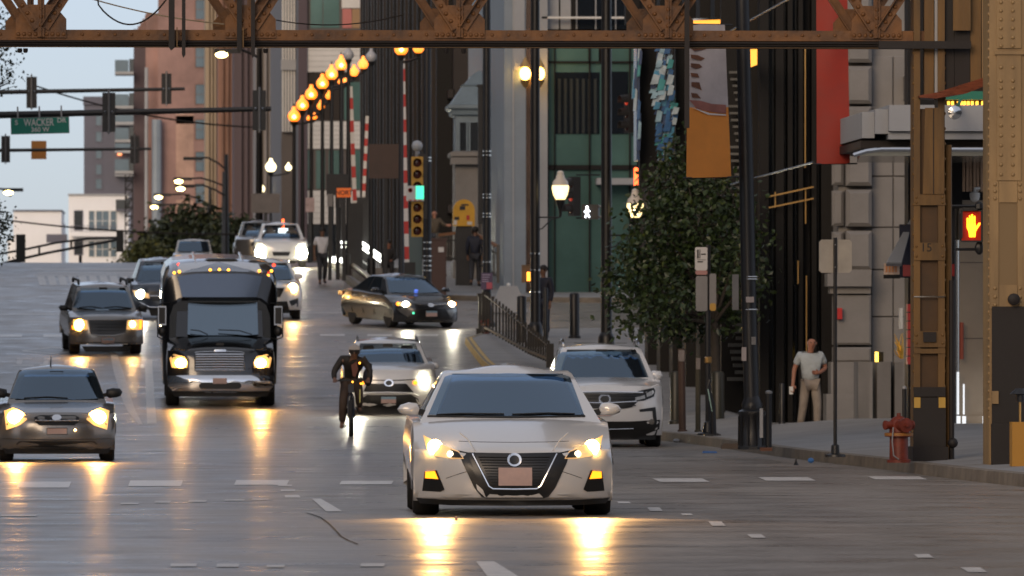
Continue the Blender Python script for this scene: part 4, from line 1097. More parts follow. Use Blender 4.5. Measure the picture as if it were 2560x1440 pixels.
# ---- the pearl white saloon at the front
c = Car('sedan_car', 'pearl white saloon in front with black V grille and amber fog lamps', 1286, 1287, 72, -.6, 1.78, 4.85)
c.body(V_white, [(.135, .10), (.17, .03), (.24, .0), (.38, .0), (.50, .015), (.565, .04), (.60, .09)],
       [(.16, .628), (.35, .69), (.6, .765), (.9, .84), (1.2, .895), (1.5, .91), (2.4, .93), (3.4, .95), (4.2, .95), (4.6, .93)],
       [(4.78, .86), (4.85, .7), (4.83, .5), (4.75, .28)], sill=.2, pexp=3.6, plan=.42, crown=.06)
c.cabin(V_white, 1.12, 1.98, 3.35, 4.25, .895, 1.315, .80, .58, bow=.16)
c.patch('windscreen', V_glass, [(1078, 1034), (1124, 938), (1138, 933), (1286, 929), (1432, 933), (1446, 938), (1474, 1034), (1380, 1037), (1180, 1037)], 'wind', .008)
c.side_glass('side_window', V_side, [(1.75, .93), (2.25, 1.24), (3.2, 1.24), (3.75, .95)])
c.strip('windscreen_trim', V_trim, [(1076, 1038), (1286, 1041), (1476, 1038)], 6, 'wind', .012)
for q in ([(1100, 1034), (1160, 1031), (1270, 1032)], [(1290, 1033), (1380, 1030), (1450, 1032)]): c.strip('wiper', V_trim, q, 4, 'wind', .025)
gr = c.patch('grille', V_gril, [(1146, 1122), (1170, 1127), (1286, 1129), (1402, 1127), (1427, 1122), (1418, 1152), (1388, 1216), (1372, 1238), (1360, 1242), (1216, 1242), (1204, 1238), (1186, 1216), (1156, 1152)], 'front', .012)
for y in range(1138, 1212, 7):
    h = (y - 1130) * .48; c.strip('grille_slat', V_trim, [(1192 + h, y), (1286, y + 1), (1380 - h, y)], 2.4, eps=.016, parent=gr)
c.strip('chrome_v', V_chr, [(1181, 1130), (1222, 1211), (1232, 1218), (1286, 1219), (1342, 1218), (1352, 1211), (1393, 1130)], 5, eps=.022)
c.patch('emblem', V_chr, ellipse(1286, 1145, 18, 17), eps=.035); c.patch('emblem', V_gril, ellipse(1286, 1145, 12, 11), eps=.04)
c.patch('licence_plate', V_plate, [(1246, 1165), (1330, 1165), (1330, 1210), (1246, 1210)], eps=.05, th=.02)
for sg in (-1, 1):
    mx = lambda pts: pts if sg < 0 else [(2 * 1286 - x, y) for x, y in pts][::-1]
    h = c.patch('headlight', V_lit, mx([(1060, 1084), (1082, 1096), (1112, 1110), (1148, 1124), (1160, 1143), (1130, 1143), (1090, 1137), (1068, 1118)]), eps=.010)
    c.patch('headlight_housing', V_trim, mx([(1118, 1116), (1146, 1126), (1157, 1141), (1130, 1140)]), eps=.014, parent=h)
    c.lamp(1286 + sg * 197, 1114, 19, B_warm, 520, h, eps=.035)
    c.lamp(1286 + sg * 160, 1131, 8, beam('inner_lens_glow', (1, .8, .5), 3), None, h, eps=.02)
    f = c.patch('fog_recess', V_trim, mx([(1063, 1176), (1093, 1172), (1112, 1220), (1102, 1226), (1057, 1224)]), eps=.008)
    c.patch('fog_lamp', V_amb, mx([(1065, 1176), (1088, 1174), (1096, 1194), (1064, 1192)]), eps=.016, parent=f)
    c.strip('hood_crease', V_white, mx([(1150, 1078), (1170, 1094), (1190, 1124)]), 3, eps=-.002)
    c.mirror(mx([(1000, 1021), (1008, 1010), (1030, 1003), (1050, 1006), (1058, 1020), (1054, 1036), (1020, 1036), (1006, 1030)]), 1.42, V_white, dark=True)
    c.patch('lip_crease', V_white2, mx([(1050, 1226), (1180, 1232), (1150, 1243), (1046, 1240)]), eps=.010)
    c.strip('bumper_line', V_trim, mx([(1116, 1192), (1150, 1180), (1176, 1172)]), 1.5, eps=.003)
c.strip('bonnet_seam', V_trim, [(1148, 1099), (1200, 1101), (1286, 1102), (1372, 1101), (1424, 1099)], 1.6, eps=.0)
c.patch('lower_lip', V_trim, [(1042, 1242), (1120, 1246), (1286, 1248), (1450, 1246), (1530, 1242), (1520, 1256), (1440, 1260), (1286, 1261), (1130, 1260), (1052, 1256)], eps=.008)
c.wheels(.325, .235, .92, 3.72, 1.56, arch=.845)
MB().box(-.7, .7, .5, 4.3, .14, .3).build('underside', V_trim, c.root)
for x in (.80, -.80): MB().box(min(x, x * 1.06), max(x, x * 1.06), 1.9, 1.95, .9, .95).build('door_seam', V_trim, c.root)

# ---- silver hatchback at the left edge
c = Car('hatchback_car', 'small silver hatchback with glaring golden headlamps, cut by the left edge', 142, 1157, 118, 1.0, 1.70, 4.05)
c.body(V_silver, [(.17, .10), (.24, .02), (.36, .0), (.55, .015), (.66, .06), (.71, .12)],
       [(.2, .735), (.5, .80), (.9, .87), (1.15, .90), (2.0, .92), (3.2, .95), (3.8, .96)], [(3.98, .9), (4.05, .7), (4.02, .4), (3.95, .25)], sill=.22, pexp=3.2, plan=.40)
c.cabin(V_silver, 1.02, 1.72, 3.3, 3.95, .90, 1.36, .72, .55, bow=.14, crown=.03)
c.patch('windscreen', V_glass, [(24, 1000), (48, 934), (60, 929), (142, 926), (226, 929), (238, 934), (262, 1000), (200, 1003), (80, 1003)], 'wind', .008)
c.side_glass('side_window', V_side, [(1.5, .93), (1.95, 1.3), (3.1, 1.3), (3.5, .96)])
c.strip('wiper', V_trim, [(60, 999), (120, 996), (170, 999)], 2.5, 'wind', .022)
gr = c.patch('grille', V_gril, [(86, 1046), (100, 1041), (186, 1041), (198, 1046), (196, 1058), (186, 1066), (98, 1066), (88, 1058)], eps=.010)
c.strip('grille_bar', V_chr, [(88, 1054), (142, 1055), (197, 1054)], 4, eps=.02, parent=gr)
c.patch('emblem', V_chr, ellipse(142, 1047, 12, 8), eps=.03)
c.patch('licence_plate', V_plate, [(118, 1074), (167, 1074), (167, 1088), (118, 1088)], eps=.02, th=.02)
c.strip('plate_frame', V_trim, [(117, 1073), (168, 1073), (168, 1089), (117, 1089), (117, 1073)], 1.6, eps=.022)
for sg in (-1, 1):
    mx = lambda pts: pts if sg < 0 else [(2 * 142 - x, y) for x, y in pts][::-1]
    h = c.patch('headlight', V_lit, mx([(10, 1030), (34, 1022), (62, 1036), (68, 1052), (50, 1066), (16, 1078)]), eps=.010)
    c.lamp(142 + sg * 102, 1046, 22, B_gold, 420, h, eps=.03, sq=.8, col=(1, .45, .10))
    c.lamp(142 + sg * 46 if sg > 0 else 142 + 46, 1078, 2.4, B_warm, None, h, eps=.01) if sg > 0 else None
    c.mirror(mx([(-24, 984), (-18, 976), (0, 974), (16, 978), (18, 992), (10, 1000), (-10, 998), (-20, 994)]), 1.25, V_trim)
c.patch('lower_intake', V_trim, [(48, 1106), (236, 1106), (244, 1114), (228, 1122), (56, 1122), (40, 1114)], eps=.008)
c.strip('bumper_line', V_trim, [(6, 1100), (142, 1103), (278, 1100)], 2.0, eps=.004)
c.patch('lower_lip', V_trim, [(6, 1124), (278, 1124), (270, 1138), (14, 1138)], eps=.007)
MB().tube([(c.X(127), 1.9, c.Z(921)), (c.X(128), 2.0, c.Z(893))], [.012, .005], 6).build('aerial', V_trim, c.root)
c.wheels(.30, .21, .78, 3.3, 1.50, arch=.80)
MB().box(-.65, .65, .5, 3.6, .15, .3).build('underside', V_trim, c.root)

# ---- black shuttle bus
c = Car('shuttle_bus', 'black shuttle bus with chrome grille and amber marker lamps on its roof', 552, 1014, 165, .5, 2.18, 8.2)
K = c.k
c.body(V_blk, [(.30, .06), (.36, .0), (.60, .0), (.64, .06), (.80, .09), (1.05, .10), (1.16, .17)],
       [(.3, 1.23), (.6, 1.33), (1.0, 1.42), (1.3, 1.46), (1.5, 1.47)], [(1.6, 1.40), (1.65, .5)], sill=.42, pexp=4, plan=.20, crown=.10)
# cab and coach body
hw = 1.09
def shell(rows_): return MB().grid(rows_)
sec = lambda y, w, zt, zb=.42, r=.22: [(-w, y, zb), (-w - .02, y, 1.2), (-w, y, zt - r*1.6), (-w + r*.35, y, zt - r*.6), (-w + r, y, zt - r*.12), (-w*.5, y, zt + .02), (0, y, zt + .045), (w*.5, y, zt + .02), (w - r, y, zt - r*.12), (w - r*.35, y, zt - r*.6), (w, y, zt - r*1.6), (w + .02, y, 1.2), (w, y, zb)]
rows_ = [sec(1.42, 1.04, 2.20), sec(1.50, 1.08, 2.24), sec(1.52, 1.10, 2.34), sec(1.62, 1.16, 2.74), sec(1.9, 1.185, 2.80), sec(2.4, 1.19, 2.94), sec(8.0, 1.19, 2.98), sec(8.2, 1.12, 2.9)]
mb = shell(rows_); mb.f.append(tuple(range(13))); mb.f.append(tuple(len(mb.v) - 13 + k for k in range(13)))
mb.build('coach_body', V_blk, c.root, smooth=35)
def flat(name, m, pts, y, th=.03, parent=None, surf=None):
    q = c.P(pts); yy = surf or (lambda x, z: y)
    n = len(q); vs = [(x, yy(x, z), z) for x, z in q] + [(x, yy(x, z) + th, z) for x, z in q]
    return MB().add(vs, [tuple(range(n)), tuple(range(2*n-1, n-1, -1))] + [(i, i+n, (i+1) % n + n, (i+1) % n) for i in range(n)]).build(name, m, parent or c.root, smooth=30)
M_fair = paint('blue_grey_gloss', (.17, .21, .28), .2, .7)
# raked roof fairing, a sloping slab leaning forward over the windscreen
def slab(name, m, tl, tr, br, bl, yt, yb, th, parent=None, n=8):
    q = [Vector((a[0], y, a[1])) for a, y in zip(c.P([tl, tr, br, bl]), (yt, yt, yb, yb))]
    rows = [[q[3].lerp(q[0], t).lerp(q[2].lerp(q[1], t), u) + Vector((0, -.07 * (1 - (2*u-1)**2), 0)) for u in np.linspace(0, 1, 9)] for t in np.linspace(0, 1, n)]
    mb = MB().grid(rows).grid([[p + Vector((0, th, 0)) for p in r] for r in rows])
    return mb.build(name, m, parent or c.root, smooth=40, flip=False)
slab('roof_fairing', M_fair, (443, 684), (661, 684), (644, 742), (457, 742), 1.66, 1.22, .08)
flat('roof_front', V_white2, [(449, 660), (520, 655), (600, 655), (650, 660), (660, 681), (444, 681)], 2.2, .6, surf=lambda x, z: 1.68 + (z - 2.75) * 3.0)
slab('visor', V_blk, (456, 742), (646, 742), (648, 752), (455, 752), 1.22, 1.36, .06)
flat('windscreen', V_glassd, [(472, 756), (646, 756), (648, 836), (622, 838), (490, 838), (470, 836)], 1.3, .03, surf=lambda x, z: 1.40 + (z - 2.12) * .36 - .10 * (1 - (x / .8) ** 2) + .02)
flat('windscreen_frame', V_blk, [(446, 752), (656, 752), (660, 842), (440, 842)], 1.3, .03, surf=lambda x, z: 1.44 + (z - 2.12) * .36 - .10 * (1 - (x / .8) ** 2) + .02)
for x0, x1 in ((478, 521), (570, 632)):
    mb = MB(); mb.tube([(c.X(x0 if x0 < 500 else 548), 1.06, c.Z(824)), (c.X((x0 + x1) / 2), 1.03, c.Z(826)), (c.X(x1), 1.07, c.Z(836))], .012, 6); mb.build('wiper', V_trim, c.root)
gr = c.patch('grille', V_trim, rrect(486, 878, 612, 924, 6), eps=.02)
for k in range(7): c.strip('grille_bar', V_chr, [(489, 882 + k * 6.3), (549, 881.5 + k * 6.3), (609, 882 + k * 6.3)], 3.2, eps=.035, parent=gr)
c.strip('grille_frame', V_chr, [(487, 878), (500, 876), (550, 875), (600, 876), (611, 878), (611, 923), (487, 923), (487, 878)], 2.4, eps=.03, parent=gr)
c.patch('emblem', V_chr, rrect(536, 870, 566, 876, 2), eps=.045)
c.patch('bonnet_scoop', V_trim, rrect(540, 854, 560, 860, 2), eps=.02)
bp = c.patch('bumper', V_chr, [(420, 936), (470, 934), (635, 934), (684, 936), (684, 962), (672, 974), (432, 974), (420, 962)], eps=.07, th=.12)
c.patch('bumper_slot', V_trim, rrect(498, 952, 603, 968, 5), eps=.078, parent=bp)
c.patch('licence_plate', V_plate, [(532, 941), (567, 941), (567, 955), (532, 955)], eps=.10, th=.02)
c.patch('lower_step', V_trim, [(428, 975), (676, 975), (668, 988), (436, 988)], eps=.04)
for x0, x1 in ((513, 528), (532, 592)): c.strip('tow_trim', V_chr, [(x0, 977), (x1, 977)], 3, eps=.06)
for sg in (-1, 1):
    mx = lambda pts: pts if sg < 0 else [(2 * 552 - x, y) for x, y in pts][::-1]
    h = c.patch('headlight', V_lit, mx([(424, 892), (436, 882), (462, 888), (470, 902), (468, 916), (430, 916)]), eps=.012)
    c.lamp(552 + sg * 99, 904, 15, B_gold, 360, h, eps=.03, sq=.8, col=(1, .48, .12))
    for dx, py in ((112, 1), (64, 0)): pass
    # hanging mirrors on their arms
    m_ = thing_part('mirror', c.root, (0, 0, 0))
    X_ = c.X(552 + sg * 146); z0, z1, z2 = c.Z(764), c.Z(812), c.Z(838)
    MB().box(X_ - .085, X_ + .085, .95, 1.06, z1, z0).build('mirror_head', V_chr, m_); MB().box(X_ - .065, X_ + .065, .94, .955, z1 + .03, z0 - .03).build('mirror_face', V_trim, m_)
    MB().ball((X_, 1.0, (z1 + z2) / 2 - .02), .11, 10, 6, (.8, .6, 1)).build('convex_mirror', V_trim, m_)
    MB().tube([(sg * 1.05, 1.5, c.Z(758)), (X_ + sg * .03, 1.1, c.Z(759)), (X_ + sg * .09, 1.05, c.Z(770)), (X_ + sg * .09, 1.05, c.Z(842)), (X_ - sg * .02, 1.1, c.Z(848)), (sg * 1.05, 1.5, c.Z(846))], .016, 6).build('mirror_arm', V_trim, m_)
    c.strip('fender_edge', V_trim, mx([(424, 878), (440, 868), (462, 872)]), 2.5, eps=.01)
for px, py, yy in ((528, 675, 1.70), (551, 674, 1.69), (574, 675, 1.70), (450, 679, 1.72), (652, 677, 1.72)):
    MB().ball((c.X(px), yy - .05, c.Z(py)), .032, 8, 5).build('marker_lamp', V_amb2, c.root)
for px, py, yy in ((437, 682, 1.9), (428, 692, 2.1), (683, 678, 2.2), (674, 689, 2.0)):
    MB().ball((c.X(px), yy - .3, c.Z(py)), .032, 8, 5).build('marker_lamp', V_amb2, c.root)
for px, py in ((449, 663), (690, 664)): MB().ball((c.X(px), 2.3, c.Z(py)), .035, 8, 5).build('marker_lamp', mat('red_marker', (1, .05, .02), .4, emit=(1, .05, .02), es=3), c.root)
mb = MB(); mb.prism([(c.X(506), c.Z(666)), (c.X(608), c.Z(666)), (c.X(604), c.Z(655)), (c.X(590), c.Z(649)), (c.X(525), c.Z(649)), (c.X(510), c.Z(656))], 2.45, 3.6); mb.build('roof_unit', V_trim, c.root)
for x in (-.5, .5): MB().tube([(x, 2.3, 2.93), (x, 7.5, 3.05)], .03, 6).build('roof_rib', V_white2, c.root)
for sg in (-1, 1):
    for k in range(4): MB().box(sg * 1.20 - .012, sg * 1.20 + .012, 2.3 + k * 1.4, 3.5 + k * 1.4, 1.55, 2.35).build('side_window', V_side, c.root)
c.wheels(.46, .27, 1.05, 5.9, 1.98)
for x in (-.95, .95):
    w = thing_part('wheel', c.root, (x, 5.9, .46)); MB().lathe((0, 0, 0), [(.28, -.15), (.43, -.15), (.46, -.1), (.46, .1), (.43, .15), (.28, .15)], 24, 'x').build('tyre', V_tyre, w)
MB().box(-.9, .9, 1.4, 7.8, .40, .6).build('underside', V_trim, c.root); MB().box(-1.0, 1.0, 5.2, 5.6, .22, .5).build('mud_flap', V_trim, c.root)

# ---- silver estate SUV left of the bus
c = Car('suv_car', 'older silver SUV with roof bars, black grille and one lit headlamp at left', 268, 890, 198, 4.0, 1.80, 4.85)
c.body(V_pewter, [(.26, .10), (.32, .02), (.52, .0), (.60, .03), (.86, .05), (.93, .10)],
       [(.2, .97), (.6, 1.03), (1.0, 1.07), (1.3, 1.09), (2.4, 1.08), (4.4, 1.08)], [(4.78, 1.05), (4.85, .8), (4.83, .5), (4.75, .4)], sill=.42, pexp=4.2, plan=.30, crown=.04)
c.cabin(V_pewter, 1.22, 1.78, 4.45, 4.8, 1.08, 1.66, .80, .63, bow=.12, crown=.03)
c.patch('windscreen', V_glass, [(190, 775), (204, 736), (212, 733), (268, 731), (322, 733), (330, 737), (341, 775), (300, 778), (230, 778)], 'wind', .008)
c.side_glass('side_window', V_side, [(1.65, 1.12), (2.0, 1.58), (3.2, 1.6), (3.2, 1.12)]); c.side_glass('side_window', V_side, [(3.28, 1.12), (3.28, 1.6), (4.4, 1.6), (4.6, 1.12)])
for q in ([(205, 775), (235, 772), (262, 776)], [(268, 775), (300, 772), (332, 776)]): c.strip('wiper', V_trim, q, 2, 'wind', .02)
gr = c.patch('grille', V_gril, [(224, 804), (316, 804), (312, 834), (288, 839), (248, 839), (226, 834)], eps=.014)
for y in (812, 820, 828): c.strip('grille_slat', V_trim, [(226, y), (314, y)], 2, eps=.02, parent=gr)
c.strip('grille_frame', V_pewter, [(222, 802), (318, 802), (313, 836), (288, 842), (248, 842), (226, 836), (222, 802)], 3.5, eps=.02)
for sg in (-1, 1):
    mx = lambda pts: pts if sg < 0 else [(2 * 268 - x, y) for x, y in pts][::-1]
    h = c.patch('headlight', V_lit, mx([(184, 802), (218, 803), (220, 826), (188, 828)]), eps=.010)
    if sg < 0: c.lamp(200, 815, 14, B_gold, 260, h, eps=.02, col=(1, .5, .14))
    else: c.lamp(331, 813, 8, B_warm, 80, h, eps=.02)
    c.patch('turn_lamp', V_amb, mx([(178, 803), (186, 803), (188, 826), (180, 826)]) if sg > 0 else [(181, 818), (188, 818), (188, 826), (182, 826)], eps=.012, parent=h)
    f = c.patch('fog_lamp', V_lens, ellipse(268 + sg * 70, 850, 7, 7), eps=.012)
    c.mirror(mx([(155, 775), (160, 770), (176, 770), (180, 776), (178, 784), (160, 784)]), 1.55, V_trim)
c.patch('licence_plate', V_plate, [(254, 846), (286, 846), (286, 860), (254, 860)], eps=.02, th=.015); c.patch('plate_band', V_plate_b, [(257, 848), (283, 848), (283, 853), (257, 853)], eps=.025, th=.015)
c.patch('lower_intake', V_trim, [(206, 868), (330, 868), (322, 882), (214, 882)], eps=.006); c.strip('skid_trim', V_chr, [(216, 863), (268, 864), (320, 863)], 2.5, eps=.015)
for sg in (-1, 1): MB().tube([(sg * .60, 1.95, 1.70), (sg * .60, 2.05, 1.79), (sg * .60, 4.3, 1.79), (sg * .60, 4.4, 1.70)], .035, 6).build('roof_bar', V_trim, c.root)
c.wheels(.37, .26, .95, 3.85, 1.52, arch=.86); MB().box(-.7, .7, .6, 4.4, .26, .45).build('underside', V_trim, c.root)

# ---- dark blue SUV half hidden by the bus
c = Car('suv_car', 'dark blue SUV half hidden behind the bus, its headlamp shining', 415, 800, 224, 2.0, 1.90, 4.7)
c.body(V_blue, [(.28, .08), (.36, .0), (.6, .0), (.9, .05), (.98, .12)], [(.25, 1.02), (.7, 1.07), (1.2, 1.10), (4.2, 1.10)], [(4.6, 1.06), (4.7, .7), (4.6, .4)], sill=.42, pexp=3.6, plan=.36)
c.cabin(V_blue, 1.1, 1.75, 4.2, 4.6, 1.09, 1.62, .82, .64, bow=.13)
c.patch('windscreen', V_glass, [(346, 703), (358, 668), (415, 665), (472, 668), (484, 703), (450, 705), (380, 705)], 'wind', .008)
c.side_glass('side_window', V_side, [(1.6, 1.13), (2.0, 1.56), (4.0, 1.56), (4.3, 1.13)])
gr = c.patch('grille', V_gril, [(375, 728), (455, 728), (448, 752), (382, 752)], eps=.012); c.strip('grille_bar', V_chr, [(372, 740), (458, 740)], 3, eps=.02, parent=gr)
c.strip('bumper_chrome', V_chr, [(350, 756), (375, 768), (455, 768), (480, 756)], 3, eps=.01)
for sg in (-1, 1):
    mx = lambda pts: pts if sg < 0 else [(2 * 415 - x, y) for x, y in pts][::-1]
    h = c.patch('headlight', V_lit, mx([(332, 726), (372, 734), (374, 746), (340, 742)]), eps=.01); c.lamp(415 + sg * 62, 736, 11, B_cool, 160, h, eps=.02, col=(1, .93, .75))
    c.mirror(mx([(318, 703), (322, 698), (338, 699), (340, 709), (334, 714), (320, 711)]), 1.45, V_trim)
    c.patch('fog_recess', V_trim, mx([(345, 764), (368, 770), (366, 782), (348, 778)]), eps=.006)
c.patch('lower_intake', V_trim, [(372, 774), (458, 774), (452, 790), (378, 790)], eps=.006)
c.wheels(.36, .24, .95, 3.7, 1.6, arch=.91)

# ---- white SUV half hidden on the other side of the bus
c = Car('suv_car', 'white compact SUV half hidden on the far side of the bus, headlamp on', 672, 797, 224, .5, 1.82, 4.6)
c.body(V_white2, [(.28, .08), (.36, .0), (.6, .0), (.88, .05), (.96, .12)], [(.25, 1.0), (.7, 1.06), (1.2, 1.08), (4.1, 1.10)], [(4.5, 1.06), (4.6, .7), (4.5, .4)], sill=.40, pexp=3.4, plan=.40)
c.cabin(V_white2, 1.1, 1.8, 4.1, 4.5, 1.08, 1.6, .78, .62, bow=.13)
c.patch('windscreen', V_glass, [(606, 697), (620, 664), (672, 661), (724, 664), (738, 697), (700, 699), (640, 699)], 'wind', .008)
c.side_glass('side_window', V_side, [(1.6, 1.12), (2.0, 1.54), (3.9, 1.54), (4.2, 1.12)])
c.patch('grille', V_gril, [(632, 716), (712, 716), (700, 740), (644, 740)], eps=.012)
for sg in (-1, 1):
    mx = lambda pts: pts if sg < 0 else [(2 * 672 - x, y) for x, y in pts][::-1]
    h = c.patch('headlight', V_lit, mx([(600, 708), (630, 718), (632, 726), (606, 722)]), eps=.01); c.lamp(672 + sg * 60, 717, 12, B_warm, 200, h, eps=.02)
    c.patch('fog_recess', V_trim, mx([(598, 742), (622, 750), (612, 766), (598, 764)]), eps=.008)
    c.mirror(mx([(583, 690), (588, 684), (602, 684), (606, 692), (600, 698), (586, 697)]), 1.45, V_white2)
c.patch('lower_intake', V_trim, [(626, 750), (718, 750), (726, 780), (618, 780)], eps=.006); c.patch('licence_plate', V_plate, [(656, 756), (688, 756), (688, 768), (656, 768)], eps=.02)
c.wheels(.36, .24, .92, 3.6, 1.56, arch=.88)

# ---- white taxi coming over the crest
c = Car('taxi', 'white taxi with a lit roof sign and two dazzling headlamps on the crest', 703, 672, 286, 0, 1.86, 4.7)
c.body(V_white2, [(.25, .08), (.32, .0), (.6, .0), (.86, .05), (.94, .12)], [(.25, .98), (.7, 1.03), (1.2, 1.06), (4.1, 1.08)], [(4.5, 1.04), (4.6, .7), (4.5, .4)], sill=.38, pexp=3.6, plan=.36)
c.cabin(V_white2, 1.1, 1.75, 4.1, 4.5, 1.05, 1.55, .82, .64, bow=.13)
c.patch('windscreen', V_glass, [(648, 614), (664, 588), (703, 586), (744, 588), (758, 614), (703, 616)], 'wind', .008); c.side_glass('side_window', V_side, [(1.6, 1.1), (2.0, 1.5), (3.9, 1.5), (4.2, 1.1)])
c.patch('grille', V_gril, [(680, 632), (726, 632), (722, 642), (684, 642)], eps=.012); c.patch('lower_intake', V_trim, [(664, 654), (742, 654), (738, 662), (668, 662)], eps=.008)
MB().box(c.X(698), c.X(722), 2.3, 2.55, c.Z(590), c.Z(575)).build('roof_sign', beam('roof_sign_glow', (.8, .95, 1), 1.2), c.root)
MB().box(c.X(660), c.X(688), 2.6, 2.8, c.Z(588), c.Z(581)).build('roof_light_bar', beam('light_bar_glow', (.9, .95, 1), 1.0), c.root)
MB().box(c.X(707), c.X(713), 2.8, 2.9, c.Z(574), c.Z(552)).build('red_beacon', mat('beacon_red', (1, .1, .03), .4, emit=(1, .12, .03), es=3), c.root)
for sg in (-1, 1):
    h = c.patch('headlight', V_lit, ellipse(703 + sg * 49, 634, 16, 10), eps=.01)
    c.lamp(703 + sg * 49, 634, 16, beam('dazzling_beam', (1, .92, .62), 80), 300, h, eps=.03, col=(1, .92, .7))
    c.mirror([(703 + sg * a, b) for a, b in ((60, 612), (66, 608), (74, 610), (74, 617), (62, 618))], 1.4, V_trim)
c.wheels(.35, .22, .92, 3.6, 1.56)
# ---- cars behind the taxi and on the far slope
c = Car('suv_car', 'pale SUV close behind the taxi, showing a windscreen and one lamp', 651, 672, 297, 0, 1.8, 4.6)
c.body(V_silver, [(.25, .08), (.5, .0), (.9, .06)], [(.25, .98), (1.2, 1.06), (4.1, 1.08)], [(4.6, .9), (4.5, .4)], sill=.38); c.cabin(V_silver, 1.1, 1.7, 4.1, 4.5, 1.05, 1.55, .8, .64)
c.patch('windscreen', V_glass, [(606, 618), (618, 590), (651, 588), (684, 590), (696, 618)], 'wind', .008); c.patch('grille', V_gril, [(632, 630), (670, 630), (666, 644), (636, 644)], eps=.01)
h = c.patch('headlight', V_lit, ellipse(641, 636, 7, 6), eps=.012); c.lamp(641, 636, 7, B_warm, None, h, eps=.03); h = c.patch('headlight', V_lit, ellipse(685, 636, 7, 6), eps=.012)
c.wheels(.35, .22, .92, 3.6, 1.5)
c = Car('sedan_car', 'pale blue saloon behind the taxi with only its curved roof showing', 640, 672, 322, 0, 1.75, 4.5)
c.body(V_silver, [(.25, .08), (.5, .0), (.75, .06)], [(.25, .82), (1.2, .92), (4.1, .95)], [(4.5, .8), (4.4, .35)], sill=.3); c.cabin(V_silver, 1.1, 1.9, 3.2, 4.0, .92, 1.42, .78, .58)
c.patch('windscreen', V_glass, [(596, 628), (606, 606), (640, 603), (674, 606), (684, 628)], 'wind', .008)
for sg in (-1, 1): c.patch('headlight', V_lens, ellipse(640 + sg * 44, 640, 7, 4), eps=.012)
c.wheels(.32, .2, .9, 3.5, 1.5)
c = Car('suv_car', 'white SUV on the far slope, only roof and windscreen above the crest', 484, 700, 366, 0, 1.85, 4.6)
c.body(V_white2, [(.25, .08), (.5, .0), (.9, .06)], [(.25, .98), (1.2, 1.06), (4.1, 1.08)], [(4.6, .9), (4.5, .4)], sill=.38)
zc = (gz(366) * 0)
c.cabin(V_white2, 1.1, 1.7, 4.1, 4.5, 1.05, 1.62, .84, .72)
k_ = c.k; W_ = lambda x, z: (484 + x * k_, 700 - z * k_)
c.patch('windscreen', V_glass, [W_(*p) for p in ((-.76, 1.1), (-.66, 1.56), (0, 1.58), (.66, 1.56), (.76, 1.1), (0, 1.08))], 'wind', .008); c.side_glass('side_window', V_side, [(1.6, 1.1), (2.0, 1.56), (3.9, 1.56), (4.2, 1.1)])
for sg in (-1, 1): h = c.patch('headlight', V_lit, [W_(sg * .7 + a, .85 + b) for a, b in ((-.12, -.06), (.12, -.06), (.12, .06), (-.12, .06))], eps=.012)
c.wheels(.35, .22, .92, 3.6, 1.56)

# ---- white SUV behind the cyclist
c = Car('suv_car', 'white SUV behind the cyclist with black trapezoid grille and a bright headlamp', 972, 1046, 160, -.8, 1.85, 4.6)
c.body(V_white2, [(.12, .12), (.2, .03), (.3, .0), (.6, .0), (.8, .03), (.90, .08)], [(.2, .94), (.6, .99), (1.0, 1.02), (1.25, 1.04), (2.4, 1.06), (4.2, 1.08)], [(4.5, 1.05), (4.6, .8), (4.5, .4)], sill=.35, pexp=3.4, plan=.42)
c.cabin(V_white2, 1.12, 1.75, 4.2, 4.5, 1.02, 1.42, .80, .64, bow=.14, crown=.03)
c.patch('windscreen', V_glass, [(880, 930), (904, 888), (972, 884), (1040, 886), (1052, 890), (1068, 930), (1020, 933), (920, 933)], 'wind', .008)
c.side_glass('side_window', V_side, [(1.65, 1.06), (2.0, 1.38), (4.0, 1.38), (4.3, 1.08)])
for sg in (-1, 1): MB().tube([(sg * .60, 2.1, 1.44), (sg * .60, 2.4, 1.495), (sg * .60, 4.0, 1.495), (sg * .60, 4.1, 1.44)], .018, 6).build('roof_bar', V_trim, c.root)
c.strip('bonnet_line', V_trim, [(900, 958), (972, 960), (1036, 958)], 2.5, eps=.008)
c.patch('grille', V_gril, [(918, 968), (1016, 968), (1035, 990), (1030, 994), (920, 989), (908, 988)], eps=.012)
c.strip('grille_lip', V_white2, [(902, 996), (920, 991), (972, 990), (1030, 992), (1046, 998)], 5, eps=.03)
c.patch('lower_grille', V_trim, [(918, 996), (1028, 996), (1046, 1006), (1050, 1024), (1020, 1030), (926, 1030), (898, 1024), (900, 1008)], eps=.014)
c.patch('lower_lip', V_trim, [(888, 1027), (1060, 1027), (1052, 1045), (896, 1045)], eps=.016)
c.patch('emblem', V_chr, ellipse(972, 966, 12, 9), eps=.03); c.patch('emblem', V_gril, ellipse(972, 966, 8, 6), eps=.036)
c.patch('licence_plate', V_plate, [(953, 1001), (990, 1001), (990, 1017), (953, 1017)], eps=.03, th=.02); c.patch('plate_band', V_plate_b, [(953, 1001), (990, 1001), (990, 1007), (953, 1007)], eps=.034, th=.01)
for sg in (-1, 1):
    mx = lambda pts: pts if sg < 0 else [(2 * 972 - x, y) for x, y in pts][::-1]
    h = c.patch('headlight', V_lit, mx([(866, 950), (884, 952), (914, 962), (914, 970), (880, 968)]), eps=.010)
    c.lamp(972 + sg * 86, 961, 15, beam('headlight_beam_white', (1, .92, .66), 60), 330, h, eps=.035, col=(1, .95, .75))
    c.lamp(972 + sg * 66, 966, 5, V_amb, None, h, eps=.02)
    c.mirror(mx([(842, 927), (848, 920), (862, 920), (868, 928), (866, 936), (846, 936)]), 1.42, V_white2)
c.wheels(.35, .23, .92, 3.6, 1.58, arch=.89); MB().box(-.7, .7, .6, 4.2, .14, .4).build('underside', V_trim, c.root)

